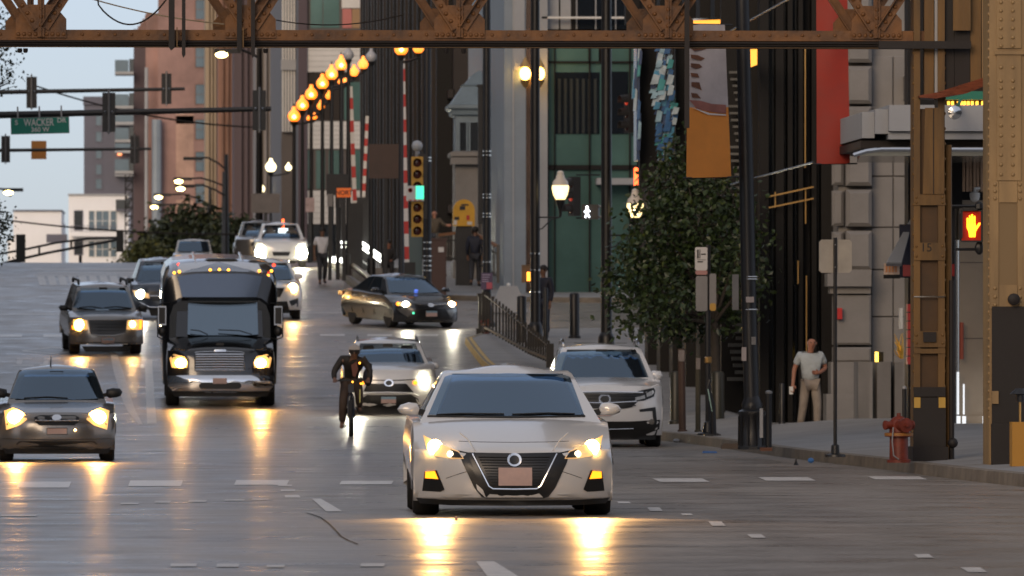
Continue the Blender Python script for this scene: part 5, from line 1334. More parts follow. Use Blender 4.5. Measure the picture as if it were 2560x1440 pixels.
# ---- parked white SUV at the kerb
c = Car('suv_car', 'white SUV standing unlit at the kerb with chrome barred grille', 1512, 1101, 133, -1.3, 1.92, 4.95)
c.body(V_white2, [(.20, .14), (.30, .05), (.42, .0), (.70, .0), (.92, .03), (1.02, .09)], [(.2, 1.06), (.6, 1.11), (1.0, 1.15), (1.3, 1.17), (2.4, 1.18), (4.5, 1.18)], [(4.85, 1.15), (4.95, .8), (4.9, .45)], sill=.42, pexp=4, plan=.34, crown=.05)
c.cabin(V_white2, 1.2, 1.85, 4.5, 4.9, 1.16, 1.66, .86, .66, bow=.14, crown=.03)
c.patch('windscreen', V_glass, [(1388, 926), (1394, 906), (1402, 870), (1412, 863), (1500, 860), (1600, 863), (1608, 870), (1628, 926), (1580, 929), (1430, 929)], 'wind', .008)
c.side_glass('side_window', V_side, [(1.75, 1.2), (2.1, 1.6), (3.2, 1.62), (3.2, 1.2)]); c.side_glass('side_window', V_side, [(3.28, 1.2), (3.28, 1.62), (4.4, 1.6), (4.6, 1.2)])
for sg in (-1, 1): MB().tube([(sg * .64, 2.1, 1.70), (sg * .64, 2.45, 1.785), (sg * .64, 4.3, 1.79), (sg * .64, 4.45, 1.70)], .024, 6).build('roof_bar', V_chr, c.root)
MB().box(-.45, .45, 2.5, 3.3, 1.728, 1.736).build('sunroof', V_side, c.root)
gr = c.patch('grille', V_gril, [(1420, 966), (1604, 966), (1594, 986), (1580, 1000), (1560, 1004), (1464, 1004), (1444, 1000), (1430, 986)], eps=.014)
c.strip('grille_bar', V_chr, [(1416, 964), (1512, 962), (1608, 964)], 4.5, eps=.03, parent=gr); c.strip('grille_bar', V_chr, [(1432, 988), (1512, 990), (1592, 986)], 3.5, eps=.03, parent=gr)
for y in (972, 979, 996): c.strip('grille_slat', V_trim, [(1434, y), (1590, y)], 2, eps=.02, parent=gr)
c.patch('emblem', V_chr, rrect(1497, 969, 1527, 992, 6), eps=.04); c.patch('emblem', V_gril, rrect(1501, 972, 1523, 988, 5), eps=.046)
c.patch('licence_plate', V_plate, [(1496, 1010), (1528, 1010), (1528, 1022), (1496, 1022)], eps=.02)
for sg in (-1, 1):
    mx = lambda pts: pts if sg > 0 else [(2 * 1512 - x, y) for x, y in pts][::-1]
    h = c.patch('headlight', V_trim, mx([(1584, 964), (1608, 957), (1636, 952), (1640, 960), (1636, 974), (1610, 984), (1582, 986)]), eps=.012)
    c.patch('lamp_segment', V_lens, mx([(1588, 976), (1612, 970), (1614, 978), (1588, 984)]), eps=.02, parent=h); c.patch('lamp_segment', V_lens, mx([(1616, 966), (1632, 958), (1632, 970), (1618, 975)]), eps=.02, parent=h)
    c.patch('fog_recess', V_trim, mx([(1598, 1006), (1640, 1000), (1644, 1040), (1636, 1048), (1632, 1010), (1600, 1012)]), eps=.010)
    c.patch('fog_lamp', V_lens, ellipse(1512 + sg * 118, 1037, 7, 7), eps=.02)
    c.mirror(mx([(1632, 917), (1640, 910), (1660, 911), (1666, 922), (1662, 932), (1640, 934), (1633, 928)]), 1.5, V_white2, dark=True)
c.patch('lower_bumper', V_trim, [(1372, 1032), (1450, 1036), (1512, 1037), (1574, 1036), (1652, 1032), (1650, 1056), (1590, 1078), (1434, 1078), (1374, 1056)], eps=.010)
c.strip('bumper_trim', V_chr, [(1440, 1054), (1512, 1056), (1584, 1054)], 2, eps=.02)
c.patch('lower_lip', V_trim, [(1378, 1056), (1646, 1056), (1640, 1082), (1384, 1082)], eps=.006)
c.wheels(.38, .26, .98, 3.8, 1.66, arch=.93); MB().box(-.75, .75, .6, 4.5, .22, .45).build('underside', V_trim, c.root)

# ---- charcoal saloon turning across
c = Car('sedan_car', 'charcoal saloon turning across the junction with its headlamps lit', 1078, 815, 217, 19, 1.84, 4.85, group='vehicles driving towards the viewer')
M0 = lambda pts: [(1078 + x * c.k, 815 - z * c.k) for x, z in pts]
c.body(V_char, [(.16, .10), (.22, .02), (.32, .0), (.5, .0), (.62, .05), (.70, .12)], [(.24, .74), (.6, .83), (1.0, .89), (1.3, .92), (2.4, .94), (3.6, .98), (4.4, 1.0)], [(4.75, .95), (4.85, .75), (4.8, .5), (4.7, .3)], sill=.2, pexp=3.2, plan=.46)
c.cabin(V_char, 1.15, 1.95, 3.2, 4.35, .92, 1.375, .80, .57, bow=.16)
c.patch('windscreen', V_glass, M0([(-.73, .95), (-.56, 1.34), (0, 1.355), (.56, 1.34), (.73, .95), (0, .93)]), 'wind', .008)
c.side_glass('side_window', V_side, [(1.85, .96), (2.2, 1.32), (2.75, 1.345), (2.78, .97)]); c.side_glass('side_window', V_side, [(2.85, .97), (2.83, 1.345), (3.3, 1.32), (3.85, 1.0)])
gr = c.patch('grille', V_gril, M0([(-.45, .66), (.45, .66), (.36, .58), (-.36, .58)]), eps=.012); c.strip('grille_bar', V_chr, M0([(-.48, .665), (0, .64), (.48, .665)]), 2, eps=.02, parent=gr)
c.patch('emblem', V_chr, M0([(.09 * math.cos(t), .64 + .05 * math.sin(t)) for t in np.linspace(0, 6.1, 14)]), eps=.03)
c.patch('lower_grille', V_gril, M0([(-.42, .54), (.42, .54), (.70, .24), (-.70, .24)]), eps=.010); c.patch('licence_plate', V_plate, M0([(-.16, .48), (.16, .48), (.16, .33), (-.16, .33)]), eps=.03); c.patch('plate_band', V_plate_b, M0([(-.16, .48), (.16, .48), (.16, .43), (-.16, .43)]), eps=.034, th=.01)
for sg in (-1, 1):
    mx = lambda pts: M0([(sg * x, z) for x, z in pts][::sg])
    h = c.patch('headlight', V_lit, mx([(.52, .66), (.82, .72), (.86, .64), (.60, .58)]), eps=.012); x_ = 1078 + sg * .66 * c.k
    c.lamp(x_, 815 - .655 * c.k, 8.5, B_cool, 150, h, eps=.03, sq=.75, col=(1, .93, .72))
    c.lamp(1078 + sg * .82 * c.k, 815 - .66 * c.k, 4.5, V_amb, None, h, eps=.02)
    c.patch('side_vent', V_silver, mx([(.46, .50), (.86, .54), (.80, .44), (.60, .28)]), eps=.010, th=.03)
    c.mirror(mx([(.92, 1.02), (.98, 1.07), (1.1, 1.06), (1.13, 1.0), (1.1, .95), (.95, .96)]), 1.5, V_char)
c.lamp(1078 - .5 * c.k, 815 - .42 * c.k, 2.2, mat('green_glint', (.1, 1, .5), .4, emit=(.1, 1, .5), es=1.5), None)
MB().box(.0, .09, c.wy(0, 1.02) - .03, c.wy(0, 1.02), .99, 1.02).build('dash_light', mat('blue_glint', (.1, .2, 1), .4, emit=(.15, .25, 1), es=1), c.root)
c.wheels(.335, .225, .95, 3.78, 1.60, arch=.905)
for sg in (-1, 1):
    for y in (1.95, 2.82, 3.7): MB().box(sg * .94 - .006, sg * .94 + .006, y, y + .012, .32, .9).build('door_seam', V_trim, c.root)
    for y in (2.6, 3.45): MB().box(sg * .955 - .015, sg * .955 + .015, y, y + .16, .80, .83).build('door_handle', V_chr, c.root)
    MB().box(sg * .93 - .02, sg * .93 + .02, 4.45, 4.75, .78, .90).build('tail_lamp', mat('tail_lens', (.35, .03, .02), .2), c.root)
# ------------------------------------------------------------------ lamps, signals, poles and street furniture
L_gold = mat('sodium_globe', (1, .7, .3), .3, emit=(1, .20, .006), es=1.7)
L_core = mat('sodium_core', (1, .8, .4), .3, emit=(1, .55, .10), es=10)
L_pale = mat('pale_globe', (1, .9, .6), .3, emit=(1, .84, .46), es=2.6)
L_white = mat('opal_glass_cap', (.75, .68, .60), .35)
L_clear = mat('unlit_globe', (.50, .50, .53), .15)
M_pole = mat('black_pole_paint', (.012, .012, .014), .4, var=.3, vs=3)
M_galv = mat('galvanised_steel', (.30, .30, .31), .45, metal=.6)
M_signb = mat('sign_back_grey', (.20, .19, .185), .5, var=.2, vs=2)
def pv(px, d):
    x, y = XY(px, d); return (x, y, pave_z(x, y))
def zg(d, px=None):
    """pavement height"""
    return gz(d) + .15
GLOBE = [(.30, 0), (.62, .18), (.92, .55), (1, .95), (.92, 1.30), (.66, 1.65), (.40, 1.92), (.30, 2.15), (.30, 2.4), (.12, 2.5)]
def globe(mb, p, r): return mb.lathe(p, [(a * r, (b - .95) * r) for a, b in GLOBE], 14)
def lamp_post(px, py, d, rpx, label, gm=L_gold, core=True, group='globe street lamps on the bridge', second=None, unlit=None, pole_px=None, h0=None):
    p = at(px, py, d); r = rpx * d / F
    zb = zg(p.y) if h0 is None else h0
    qx = p.x if pole_px is None else PX(pole_px, d)
    t = thing('street_lamp', label, 'street lamp', (qx, p.y, zb), 0, group)
    o = Vector((qx, p.y, zb)); q = p - o
    gl = globe(MB(), q, r).build('globe', gm, t)
    if core: MB().ball(q + Vector((0, -r * .72, -r * .1)), r * .42, 10, 6, (1, .8, 1)).build('lit_core', L_core, gl)
    MB().lathe(q, [(r*.1, 1.52*r), (r*.1, 1.95*r), (.02*r, 2.0*r)], 8).build('finial', M_pole, t)
    MB().lathe(q, [(r*.30, -1.75*r), (r*.40, -1.5*r), (r*.62, -1.05*r), (r*.66, -.88*r), (r*.5, -.86*r)], 12).build('fitter', M_pole, t)
    pr = max(.075, r * .3)
    if abs(qx - p.x) < .01:
        MB().tube([(0, 0, 0), (0, 0, .7), (0, 0, .75), (0, 0, q.z - 1.7*r)], [pr*1.9, pr*1.7, pr*1.1, pr*.8], 10).build('pole', M_pole, t)
    if second:
        for sx, sy, sr, sm in second:
            p2 = at(sx, sy, d) - o; r2 = sr * d / F
            globe(MB(), p2, r2).build('globe', sm, t)
            MB().lathe(p2, [(r2*.3, -1.7*r2), (r2*.6, -1.1*r2), (r2*.66, -.9*r2)], 10).build('fitter', M_pole, t)
            MB().tube([(0, .0, p2.z - 2.6*r2), (p2.x*.5, p2.y*.5, p2.z - 2.2*r2), (p2.x, p2.y, p2.z - 1.7*r2)], .05, 6).build('arm', M_pole, t)
    return t
ords = ['far end', 'second', 'third', 'fourth', 'fifth', 'nearest']
row = [(735, 290, 346, [(786, 292, 7, L_gold)]), (756, 262, 332, [(771, 296, 5, L_gold)]), (778, 235, 319, [(802, 265, 10, L_gold)]), (806, 208, 306, [(822, 240, 9, L_gold)]), (829, 185, 293, [(849, 205, 5, L_gold), (863, 203, 8, L_gold)]), (853, 161, 281, [(885, 180, 12, L_gold), (908, 160, 13, L_gold)])]
labs = ['golden globe lamp at the low far end of the bright row', 'golden globe lamp second from the low end of the row', 'golden globe lamp third from the low end of the row', 'golden globe lamp fourth from the low end of the row', 'golden globe lamp next to the topmost of the row', 'topmost golden globe lamp of the row, on a four-globe post']
for (px, py, d, sec), lab in zip(row, labs): lamp_post(px, py, d, 15.5, lab, second=sec)
for px, py, d, lab in ((871, 137, 268, 'unlit clear globe lamp just below the truss, left of its twin'), (928, 142, 262, 'unlit clear globe lamp just below the truss beside the dark tower')):
    lamp_post(px, py, d, 14, lab, L_clear, False, 'unlit globe lamps')
lamp_post(1003, 122, 232, 17, 'golden globe lamp right under the truss by the striped gate arm', L_gold, True, second=[(1046, 120, 14, L_gold)])
for px, py, d, r, lab in ((677, 417, 450, 13.5, 'pale globe lamp, nearest of the three white ones beyond the crest'), (651, 472, 519, 11, 'pale globe lamp, middle one beyond the crest'), (624, 536, 638, 13, 'pale globe lamp, lowest and farthest down the street')):
    lamp_post(px, py, d, r, lab, L_pale, False, 'white globe lamps beyond the crest', second=[(px + (44 if px > 660 else 41 if px > 640 else 14), py + (2 if px > 630 else 8), r * .6, L_pale)])

def pole(px, d, ytop, wpx, label, base=None, bands=(), cat='pole', lean=0, ybot=None, name='street_pole'):
    p = XY(px, d); zb = pave_z(p[0], p[1]); t = thing(name, label, cat, (p[0], p[1], zb), 0, 'black street poles')
    H = PZ(ytop, d) - zb; r = wpx * d / F / 2
    MB().tube([(0, 0, 0), (0, 0, H * .3), (lean * .6, 0, H * .7), (lean, 0, H)], [r * 1.05, r, r * .96, r * .9], 12).build('shaft', M_pole, t)
    MB().lathe((0, 0, 0), [(r*2.1, 0), (r*2.1, .10), (r*1.6, .16), (r*1.5, .5), (r*1.15, .6), (r*1.0, .62)] if base is None else base, 12).build('base', M_pole, t)
    for y in bands: MB().lathe((lean * .3, 0, PZ(y, d) - zb), [(r*1.0, -.025), (r*1.12, -.02), (r*1.12, .02), (r*1.0, .025)], 12).build('steel_band', M_chrome, t)
    return t
pole(1217, 214, -60, 21, 'black pole with steel bands and a small poster by the end of the railing', bands=(378, 388, 486, 494, 534, 542, 655), cat='pole')
pole(1068, 236, 60, 20, 'black banded pole carrying the yellow traffic signal', bands=(394, 402, 606, 622, 640, 652, 664, 676))
t338 = pole(1338, 200, -120, 24, 'black pole holding the bracket lamp in front of the white jamb', bands=(634, 675, 730))
t515 = pole(1516, 192, -120, 27, 'thick black pole left of the tree holding a bracket lamp', bands=(740,))
def bracket_lamp(px, py, d, hx, label, pole_px):
    """acorn globe on a scrolled arm"""
    p = at(px, py, d); r = 21 * d / F
    t = thing('street_lamp', label, 'street lamp', (p.x, p.y, p.z), 0, 'acorn lamps on wall brackets')
    G = MB().lathe((0, 0, 0), [(r*.55, -r*1.15), (r*.85, -r*.55), (r*1.0, r*.15), (r*.98, r*.55)], 16).build('globe', mat('acorn_globe_lit', (1, .85, .5), .3, emit=(1, .74, .34), es=1.7), t)
    MB().ball((0, -r * .6, -r * .35), r * .42, 10, 6, (1, .8, 1.2)).build('lit_core', mat('acorn_core', (1, .9, .6), .3, emit=(1, .84, .5), es=9), G)
    MB().lathe((0, 0, 0), [(r*.98, r*.55), (r*.9, r*1.0), (r*.55, r*1.4), (r*.48, r*1.75), (r*.42, r*1.8), (r*.40, r*2.1), (r*.2, r*2.3), (.01, r*2.32)], 16).build('cap', L_white, t)
    MB().lathe((0, 0, 0), [(r*.16, -r*3.2), (r*.2, -r*2.4), (r*.5, -r*1.6), (r*.62, -r*1.15), (r*.5, -r*1.1)], 12).build('cup', M_pole, t)
    ax = PX(pole_px, d) - p.x
    MB().tube([(0, 0, -r*3.0), (-.05 if ax < 0 else .05, 0, -r*3.25), (ax, 0, -r*3.25)], .022, 6).tube([(0, 0, -r*3.2), (ax * .4, 0, -r*3.5), (ax * .8, 0, -r*4.6), (ax, 0, -r*4.7)], .018, 6).build('arm', M_pole, t)
bracket_lamp(1401, 475, 199.5, 0, 'lit acorn lamp with white cap on a bracket over the teal glass', 1344)
bracket_lamp(1588, 520, 191.5, 0, 'lit acorn lamp with white cap half behind the tree leaves', 1524)
# amber lamp reflections in the copper reveal, built as glowing globes
t = thing('lantern_glow', 'reflection of twin amber lamps, built as glowing globes on the mirrored reveal behind the black pole', 'lantern', (0, 0, 0))
for px in (1313, 1348):
    p = at(px, 184, 246); MB().ball(p, .17, 10, 6, (1, .8, 1.2)).build('mirrored_globe', L_core, t)
    MB().lathe(p, [(.05, -.42), (.14, -.26), (.17, -.2)], 8).build('cup', M_brass, t); MB().lathe(p, [(.18, .2), (.10, .34), (.02, .5)], 8).build('cap', M_brass, t)
    MB().box(p.x - .03, p.x + .03, p.y, 247.6, p.z - .2, p.z - .16).build('bracket', M_black, t)
# curved-arm street lights far down the street
def arm_light(px, pyb, d, arms, label, top):
    p = XY(px, d); zb = pave_z(p[0], p[1]); t = thing('street_light', label, 'street light', (p[0], p[1], zb), 0, 'curved arm street lights')
    MB().tube([(0, 0, 0), (0, 0, PZ(top, d) - zb)], [.16, .10], 8).build('pole', M_pole, t)
    for hx, hy, ay, lit in arms:
        z0 = PZ(ay, d) - zb; z1 = PZ(hy, d) - zb; xx = PX(hx, d) - p[0]
        MB().tube([(0, 0, z0), (xx * .25, 0, z0 + (z1 - z0) * .62), (xx * .55, 0, z1 + .05), (xx * .9, 0, z1)], .06, 6).build('arm', M_pole, t)
        h = MB().box(xx - .5, xx + .6, -.2, .2, z1 - .1, z1 + .08).build('lamp_head', M_pole, t)
        if lit: MB().ball((xx - .2, -.1, z1 - .16), .2, 8, 5, (1.3, 1, .7)).build('lit_lens', mat('street_light_glow', (1, .8, .4), .4, emit=(1, .75, .3), es=8), h)
arm_light(566, 640, 455, [(480, 396, 425, False), (460, 465, 492, True)], 'curved arm street light, unlit top arm and lit lower arm', 386)
arm_light(560, 640, 480, [(455, 447, 465, True)], 'curved arm street light with a tiny lit tip, middle of the cluster', 430)
arm_light(525, 640, 520, [(404, 487, 512, True)], 'curved arm street light with long low arm above the trees', 470)
arm_light(520, 640, 540, [(393, 512, 522, True)], 'curved arm street light with the lowest lit arm above the trees', 515)
arm_light(-40, 640, 430, [(30, 474, 480, True)], 'street light head poking in at the left edge', 460)
arm_light(648, 640, 330, [(566, 127, 145, True)], 'flat lamp head on a bare pole before the plum tower', 120)

# traffic signals
def signal_head(parent, c, s, back=True, body=None, lit=None, yaw=0, side=False):
    """three-lens head of height s, centred at c, facing away (+y) when back"""
    body = body or M_pole
    w, dpt = s * .33, s * .2
    t = parent
    k = 1 if back else -1
    MB().box(c[0] - w/2, c[0] + w/2, c[1] - dpt/2, c[1] + dpt/2, c[2] - s/2, c[2] + s/2).build('housing', body, t)
    for i in range(3):
        z = c[2] + (1 - i) * s * .33
        n = 12; r = w * .42
        vs = []; fs = []
        pts = [(r * math.cos(a), r * math.sin(a)) for a in np.linspace(-.4, math.pi + .4, n)]
        for yy in (0, k * s * .2): vs += [(c[0] + a, c[1] + k * dpt/2 + yy, z + b_) for a, b_ in pts]
        for yy in (0, k * s * .2): vs += [(c[0] + a * .9, c[1] + k * dpt/2 + yy, z + b_ * .9) for a, b_ in pts]
        fs += [(j, j+1, n+j+1, n+j) for j in range(n-1)] + [(2*n+j, 3*n+j, 3*n+j+1, 2*n+j+1) for j in range(n-1)] + [(n+j, n+j+1, 3*n+j+1, 3*n+j) for j in range(n-1)]
        v = MB().add(vs, fs).build('visor', body, t)
        lm = mat('dark_signal_lens', (.06, .012, .010), .25)
        if lit and lit[0] == i: lm = lit[1]
        MB().lathe((c[0], c[1] + k * (dpt/2 + .004), z), [(r*.3, k*.02), (r*.85, k*.006), (r*.9, 0)], 14, 'y').build('lens', lm, t)
def mast(px0, px1, y0, y1, d, w, heads, label, extra=0):
    t = thing('signal_mast_arm', label, 'traffic signal', (0, 0, 0), 0, 'signal mast arms over the street')
    a, b_ = at(px0, y0, d), at(px1, y1, d)
    pole_x = a.x - 1.5; zb = gz(d) + .15
    MB().tube([(pole_x, a.y, a.z), a, b_], [w * 1.25, w * 1.2, w * .75], 10).build('arm', M_pole, t)
    MB().tube([(pole_x, a.y, zb), (pole_x, a.y, a.z + .5)], [.2, .14], 10).build('pole', M_pole, t)
    for px, ya, yb in heads:
        c = at(px, (ya + yb) / 2, d); s = (yb - ya) * d / F
        h = thing_part('signal_head', t, (c.x, c.y - .14, c.z))
        signal_head(h, (0, .10, 0), s)
        MB().tube([(0, -.06, -s*.56), (0, -.06, s*.58)], .028, 8).build('pipe', M_galv, h)
        t0 = (px - px0) / (px1 - px0); az = a.z + (b_.z - a.z) * t0 - c.z
        for q in (-.09, .09): MB().ball((q, -.05, az), .042, 8, 5).build('clamp', M_chrome, h)
    return t
mast(-200, 462, 234, 222, 267, .075, [(79, 192, 270), (416, 184, 260)], 'signal mast arm highest over the street, two heads seen from behind')
m2 = mast(-200, 678, 292, 272, 204, .085, [(272, 232, 330), (648, 226, 326)], 'signal mast arm carrying the green street name sign, two heads')
mast(-200, 377, 378, 372, 313, .07, [(14, 340, 406), (337, 340, 408)], 'signal mast arm lowest of three, passing in front of the orange panel')
# street name sign hung under the middle arm
d = 203.8
t = thing('street_sign', 'green street name sign with white letters hanging from the middle signal arm', 'street sign', at(100, 314, d), 0)
t.rotation_euler = (0, R(-1.4), 0)
hw_, hh = 72 * d / F, 19.5 * d / F
MB().box(-hw_, hw_, -.02, .02, -hh, hh).build('panel', mat('sign_green', (.0, .26, .18), .45), t)
M_sw = mat('sign_white', (.75, .75, .73), .5)
MB().box(-hw_ - .012, hw_ + .012, -.018, .018, -hh - .012, hh + .012).build('border', M_galv, t)
text_mesh('lettering', 'WACKER', .26, M_sw, t, (-.03, -.024, .075), sx=.70, bold=.005)
text_mesh('lettering', 'S', .17, M_sw, t, (-.60, -.024, .085), bold=.004); text_mesh('lettering', 'DR', .17, M_sw, t, (.55, -.024, .12), bold=.004)
text_mesh('lettering', '360 W', .165, M_sw, t, (.0, -.024, -.105), bold=.004)
for x in (-.56, -.01, .55): MB().box(x - .02, x + .02, -.01, .03, hh, hh + .30).build('hanger', M_galv, t)
t = thing('road_work_sign', 'plain orange square sign panel behind the lowest signal arm', 'sign', at(97, 375, 314.2))
MB().box(-19 * 314 / F, 19 * 314 / F, -.02, .02, -23 * 314 / F, 23 * 314 / F).build('panel', mat('sign_orange', (.62, .24, .045), .5), t)
MB().box(-.05, .05, .0, .06, -.36, .36).build('bracket', M_galv, t)
# two far truss arms near the white houses
for pts, heads, lab in (([(-30, 668), (40, 650), (120, 632), (300, 598)], [(52, 586, 656), (300, 575, 630)], 'far signal truss arm slanting in front of the white houses'), ([(-30, 672), (45, 655), (60, 650)], [(201, 638, 662)], 'small far signal head standing low before the white house')):
    d = 372; t = thing('signal_mast_arm', lab, 'traffic signal', (0, 0, 0), 0, 'signal mast arms over the street')
    q = [at(x, y, d) for x, y in pts]
    mb = MB().tube(q, .07, 6)
    if len(pts) > 3:
        q2 = [at(x, y, d) for x, y in [(-30, 640), (60, 624), (140, 607), (222, 596), (300, 594)]]; mb.tube(q2, .06, 6)
        for x, a_, b_ in ((98, 613, 637), (178, 602, 621)): mb.tube([at(x, a_, d), at(x, b_, d)], .05, 6)
        mb.tube([at(-30, 640, d), (at(-30, 640, d).x, d, gz(d))], .15, 8)
    else: mb.tube([at(201, 640, d), (at(201, 640, d).x, at(201, 640, d).y, gz(d))], .07, 6)
    mb.build('arm', M_pole, t)
    for px, ya, yb in heads:
        c = at(px, (ya + yb) / 2, d); h = thing_part('signal_head', t, (c.x, c.y - .15, c.z)); signal_head(h, (0, 0, 0), (yb - ya) * d / F)

# yellow signal with white panel, ball lamp on top
d = 234; t = thing('traffic_signal', 'yellow traffic signal pair with a white and green panel across it', 'traffic signal', at(1043, 485, d), 0)
M_ysig = mat('signal_yellow', (.52, .30, .05), .5)
k = d / F
for cy in (436, 548):
    h = thing_part('signal_head', t, (0, 0, (485 - cy) * k)); signal_head(h, (0, 0, 0), 96 * k * .92, False, M_ysig)
pn = MB().box(-28 * k, 16 * k, -.33, -.28, -18 * k, 20 * k).build('panel', mat('panel_white', (.60, .60, .58), .5), t)
MB().box(-4 * k, 15.6 * k, -.345, -.331, -13 * k, 19.6 * k).build('green_glow', mat('green_lit_panel', (.1, .8, .5), .4, emit=(.06, .80, .48), es=1.0), pn)
MB().lathe((-18 * k, -.335, 9 * k), [(5.5 * k, 0), (5.5 * k, -.006), (4.4 * k, -.006), (4.4 * k, 0)], 16, 'y').build('red_ring', mat('sign_red', (.5, .05, .04), .5), pn)
for x in (-22, -10, 2): MB().box(x * k, (x + 8) * k, -.338, -.331, -17 * k, -14.5 * k).build('red_dash', MATS['sign_red'], pn)
MB().box(4 * k, 25 * k, -.1, .05, 62 * -k, 100 * k).build('back_bracket', M_pole, t)
MB().ball((0, 0, 120 * k), 14 * k, 14, 10).build('ball_lamp', mat('opal_ball', (.36, .38, .40), .3), t)
MB().tube([(0, 0, 88 * k), (0, 0, 107 * k)], .07, 8).build('stem', M_galv, t)

# side-on signals by the teal lobby
def side_signal(px, ya, yb, d, label, px1, pole_px, lit=None, glow=None):
    k = d / F; s = (yb - ya) * k; c = at(px, (ya + yb) / 2, d)
    t = thing('traffic_signal', label, 'traffic signal', c, R(-68), 'traffic signals turned side on')
    signal_head(t, (0, 0, 0), s, False, mat('dusty_black', (.03, .03, .032), .5), lit)
    ax = PX(pole_px, d) - c.x
    o = MB()
    for z in (s * .55, -s * .55): o.tube([(0, .05, z), (0, .35, z), (ax * math.cos(R(68)), .35 + ax * .9 if ax > 0 else .35, z)], .022, 6)
    o.build('bracket', M_pole, t)
L_red = mat('red_signal_glow', (1, .06, .03), .3, emit=(1, .06, .02), es=1.5)
side_signal(1575, 235, 332, 190, 'traffic signal turned side on high beside the blue mosaic', 0, 1600, (0, mat('red_signal_dim', (.5, .03, .02), .3, emit=(1, .08, .03), es=.25)))
side_signal(1436, 442, 540, 210, 'traffic signal turned side on next to the lit acorn lamp', 0, 1470, (1, mat('red_signal_dim', (1, 0, 0), .3)))
# walking figure signal
d = 196; k = d / F
t = thing('pedestrian_signal', 'pedestrian signal showing the white walking figure', 'pedestrian signal', at(1470, 530, d), R(-12))
MB().box(-16 * k, 26 * k, 0, .22, -18 * k, 19 * k).build('housing', M_pole, t)
L_walk = mat('walk_white', (1, 1, 1), .4, emit=(.85, .93, 1), es=5)
wk = MB()
wk.ball((-2 * k, -.02, 12 * k), 3.2 * k, 8, 5, (1, .4, 1)); wk.bar((-2 * k, -.02, 8.5 * k), (-2 * k, -.02, -2 * k), 5 * k, .02); wk.bar((-2 * k, -.02, -1 * k), (-7 * k, -.02, -14 * k), 3.4 * k, .02); wk.bar((-2 * k, -.02, -1 * k), (4 * k, -.02, -14 * k), 3.4 * k, .02); wk.bar((-3 * k, -.02, 7 * k), (-9 * k, -.02, -1 * k), 2.6 * k, .02); wk.bar((-1 * k, -.02, 7 * k), (5 * k, -.02, 1 * k), 2.6 * k, .02)
wk.build('walking_figure', L_walk, t)
MB().tube([(20 * k, .1, 14 * k), (46 * k, .1, 14 * k)], .03, 6).tube([(20 * k, .1, -12 * k), (46 * k, .1, -12 * k)], .03, 6).build('bracket', M_galv, t)
# red hand signal near the columns
d = 104; k = d / F
t = thing('pedestrian_signal', 'pedestrian signal showing a glowing red orange hand by the tan column', 'pedestrian signal', at(2442, 565, d), 0)
MB().prism([(-36 * k, -38 * k), (-40 * k, -30 * k), (-40 * k, 32 * k), (-34 * k, 40 * k), (44 * k, 40 * k), (44 * k, -40 * k), (-28 * k, -40 * k)], 0, .25).build('housing', M_pole, t)
MB().box(-37 * k, 0, -.10, .0, 38 * k, 44 * k).box(-40 * k, -37 * k, -.10, 0, -30 * k, 40 * k).build('visor', M_pole, t)
M_hand = mat('hand_glow', (1, .4, .02), .4, emit=(1, .33, .01), es=3.2)
hp = MB().prism([((x - 13) * k, y * k) for x, y in ((-6, -28), (-8, -14), (-12.5, -4), (-12.5, 6), (9.5, 6), (10.5, -2), (18, 8), (22, 8), (21, 3), (13, -9), (10, -15), (9, -28))], -.022, -.004).build('lit_palm', M_hand, t)
for x0, x1, y1 in ((-12.5, -8.4, 21), (-6.9, -2.7, 27), (-1.2, 3.2, 30), (4.8, 9.2, 26)):
    xm = (x0 + x1) / 2; MB().prism([((x - 13) * k, y * k) for x, y in ((x0, 6), (x0, y1 - 2), (xm, y1), (x1, y1 - 2), (x1, 6))], -.022, -.004).build('lit_finger', M_hand, hp)
MB().prism([(-38 * k, -36 * k), (10 * k, -36 * k), (10 * k, 36 * k), (-38 * k, 36 * k)], -.003, .0).build('signal_face', mat('red_backlit_face', (.25, .01, .0), .3, emit=(1, .03, .0), es=.10), t)
MB().tube([(-60 * k, .1, 50 * k), (14 * k, .1, 50 * k)], .022, 6).tube([(-52 * k, .1, -58 * k), (18 * k, .1, -58 * k)], .022, 6).lathe((8 * k, .1, 44 * k), [(.03, -.03), (.06, 0), (.055, .06), (.02, .09)], 8).lathe((8 * k, .1, -58 * k), [(.02, -.07), (.055, -.03), (.06, .03), (.03, .1)], 8).build('bracket', M_pole, t)

# raised striped gate arms at the bridge
M_stw = mat('gate_white', (.60, .57, .54), .5); M_str = mat('gate_red', (.46, .03, .025), .5)
def gate(px0, y0, px1, y1, d, w, n, lab):
    t = thing('barrier_arm', lab, 'barrier', (0, 0, 0), 0, 'raised red and white gate arms')
    a, b_ = at(px0, y0, d), at(px1, y1, d); wd = w * d / F
    for i in range(n):
        p, q = a.lerp(b_, i / n), a.lerp(b_, (i + 1) / n)
        MB().bar(p, q, wd, .06, (0, 1, 0)).build('stripe', M_str if i % 2 else M_stw, t)
    MB().box(b_.x - .25, b_.x + .25, b_.y - .1, b_.y + .4, zg(b_.y), b_.z + .3).build('pivot_box', M_pole, t)
gate(876, 216, 888, 530, 268, 10, 11, 'raised red and white gate arm left of the brown sign board')
gate(1006, 140, 1018, 680, 246, 11, 17, 'raised red and white gate arm passing the yellow signal')
gate(918, 290, 908, 515, 275, 8, 12, 'raised red and white gate arm with short faded stripes')
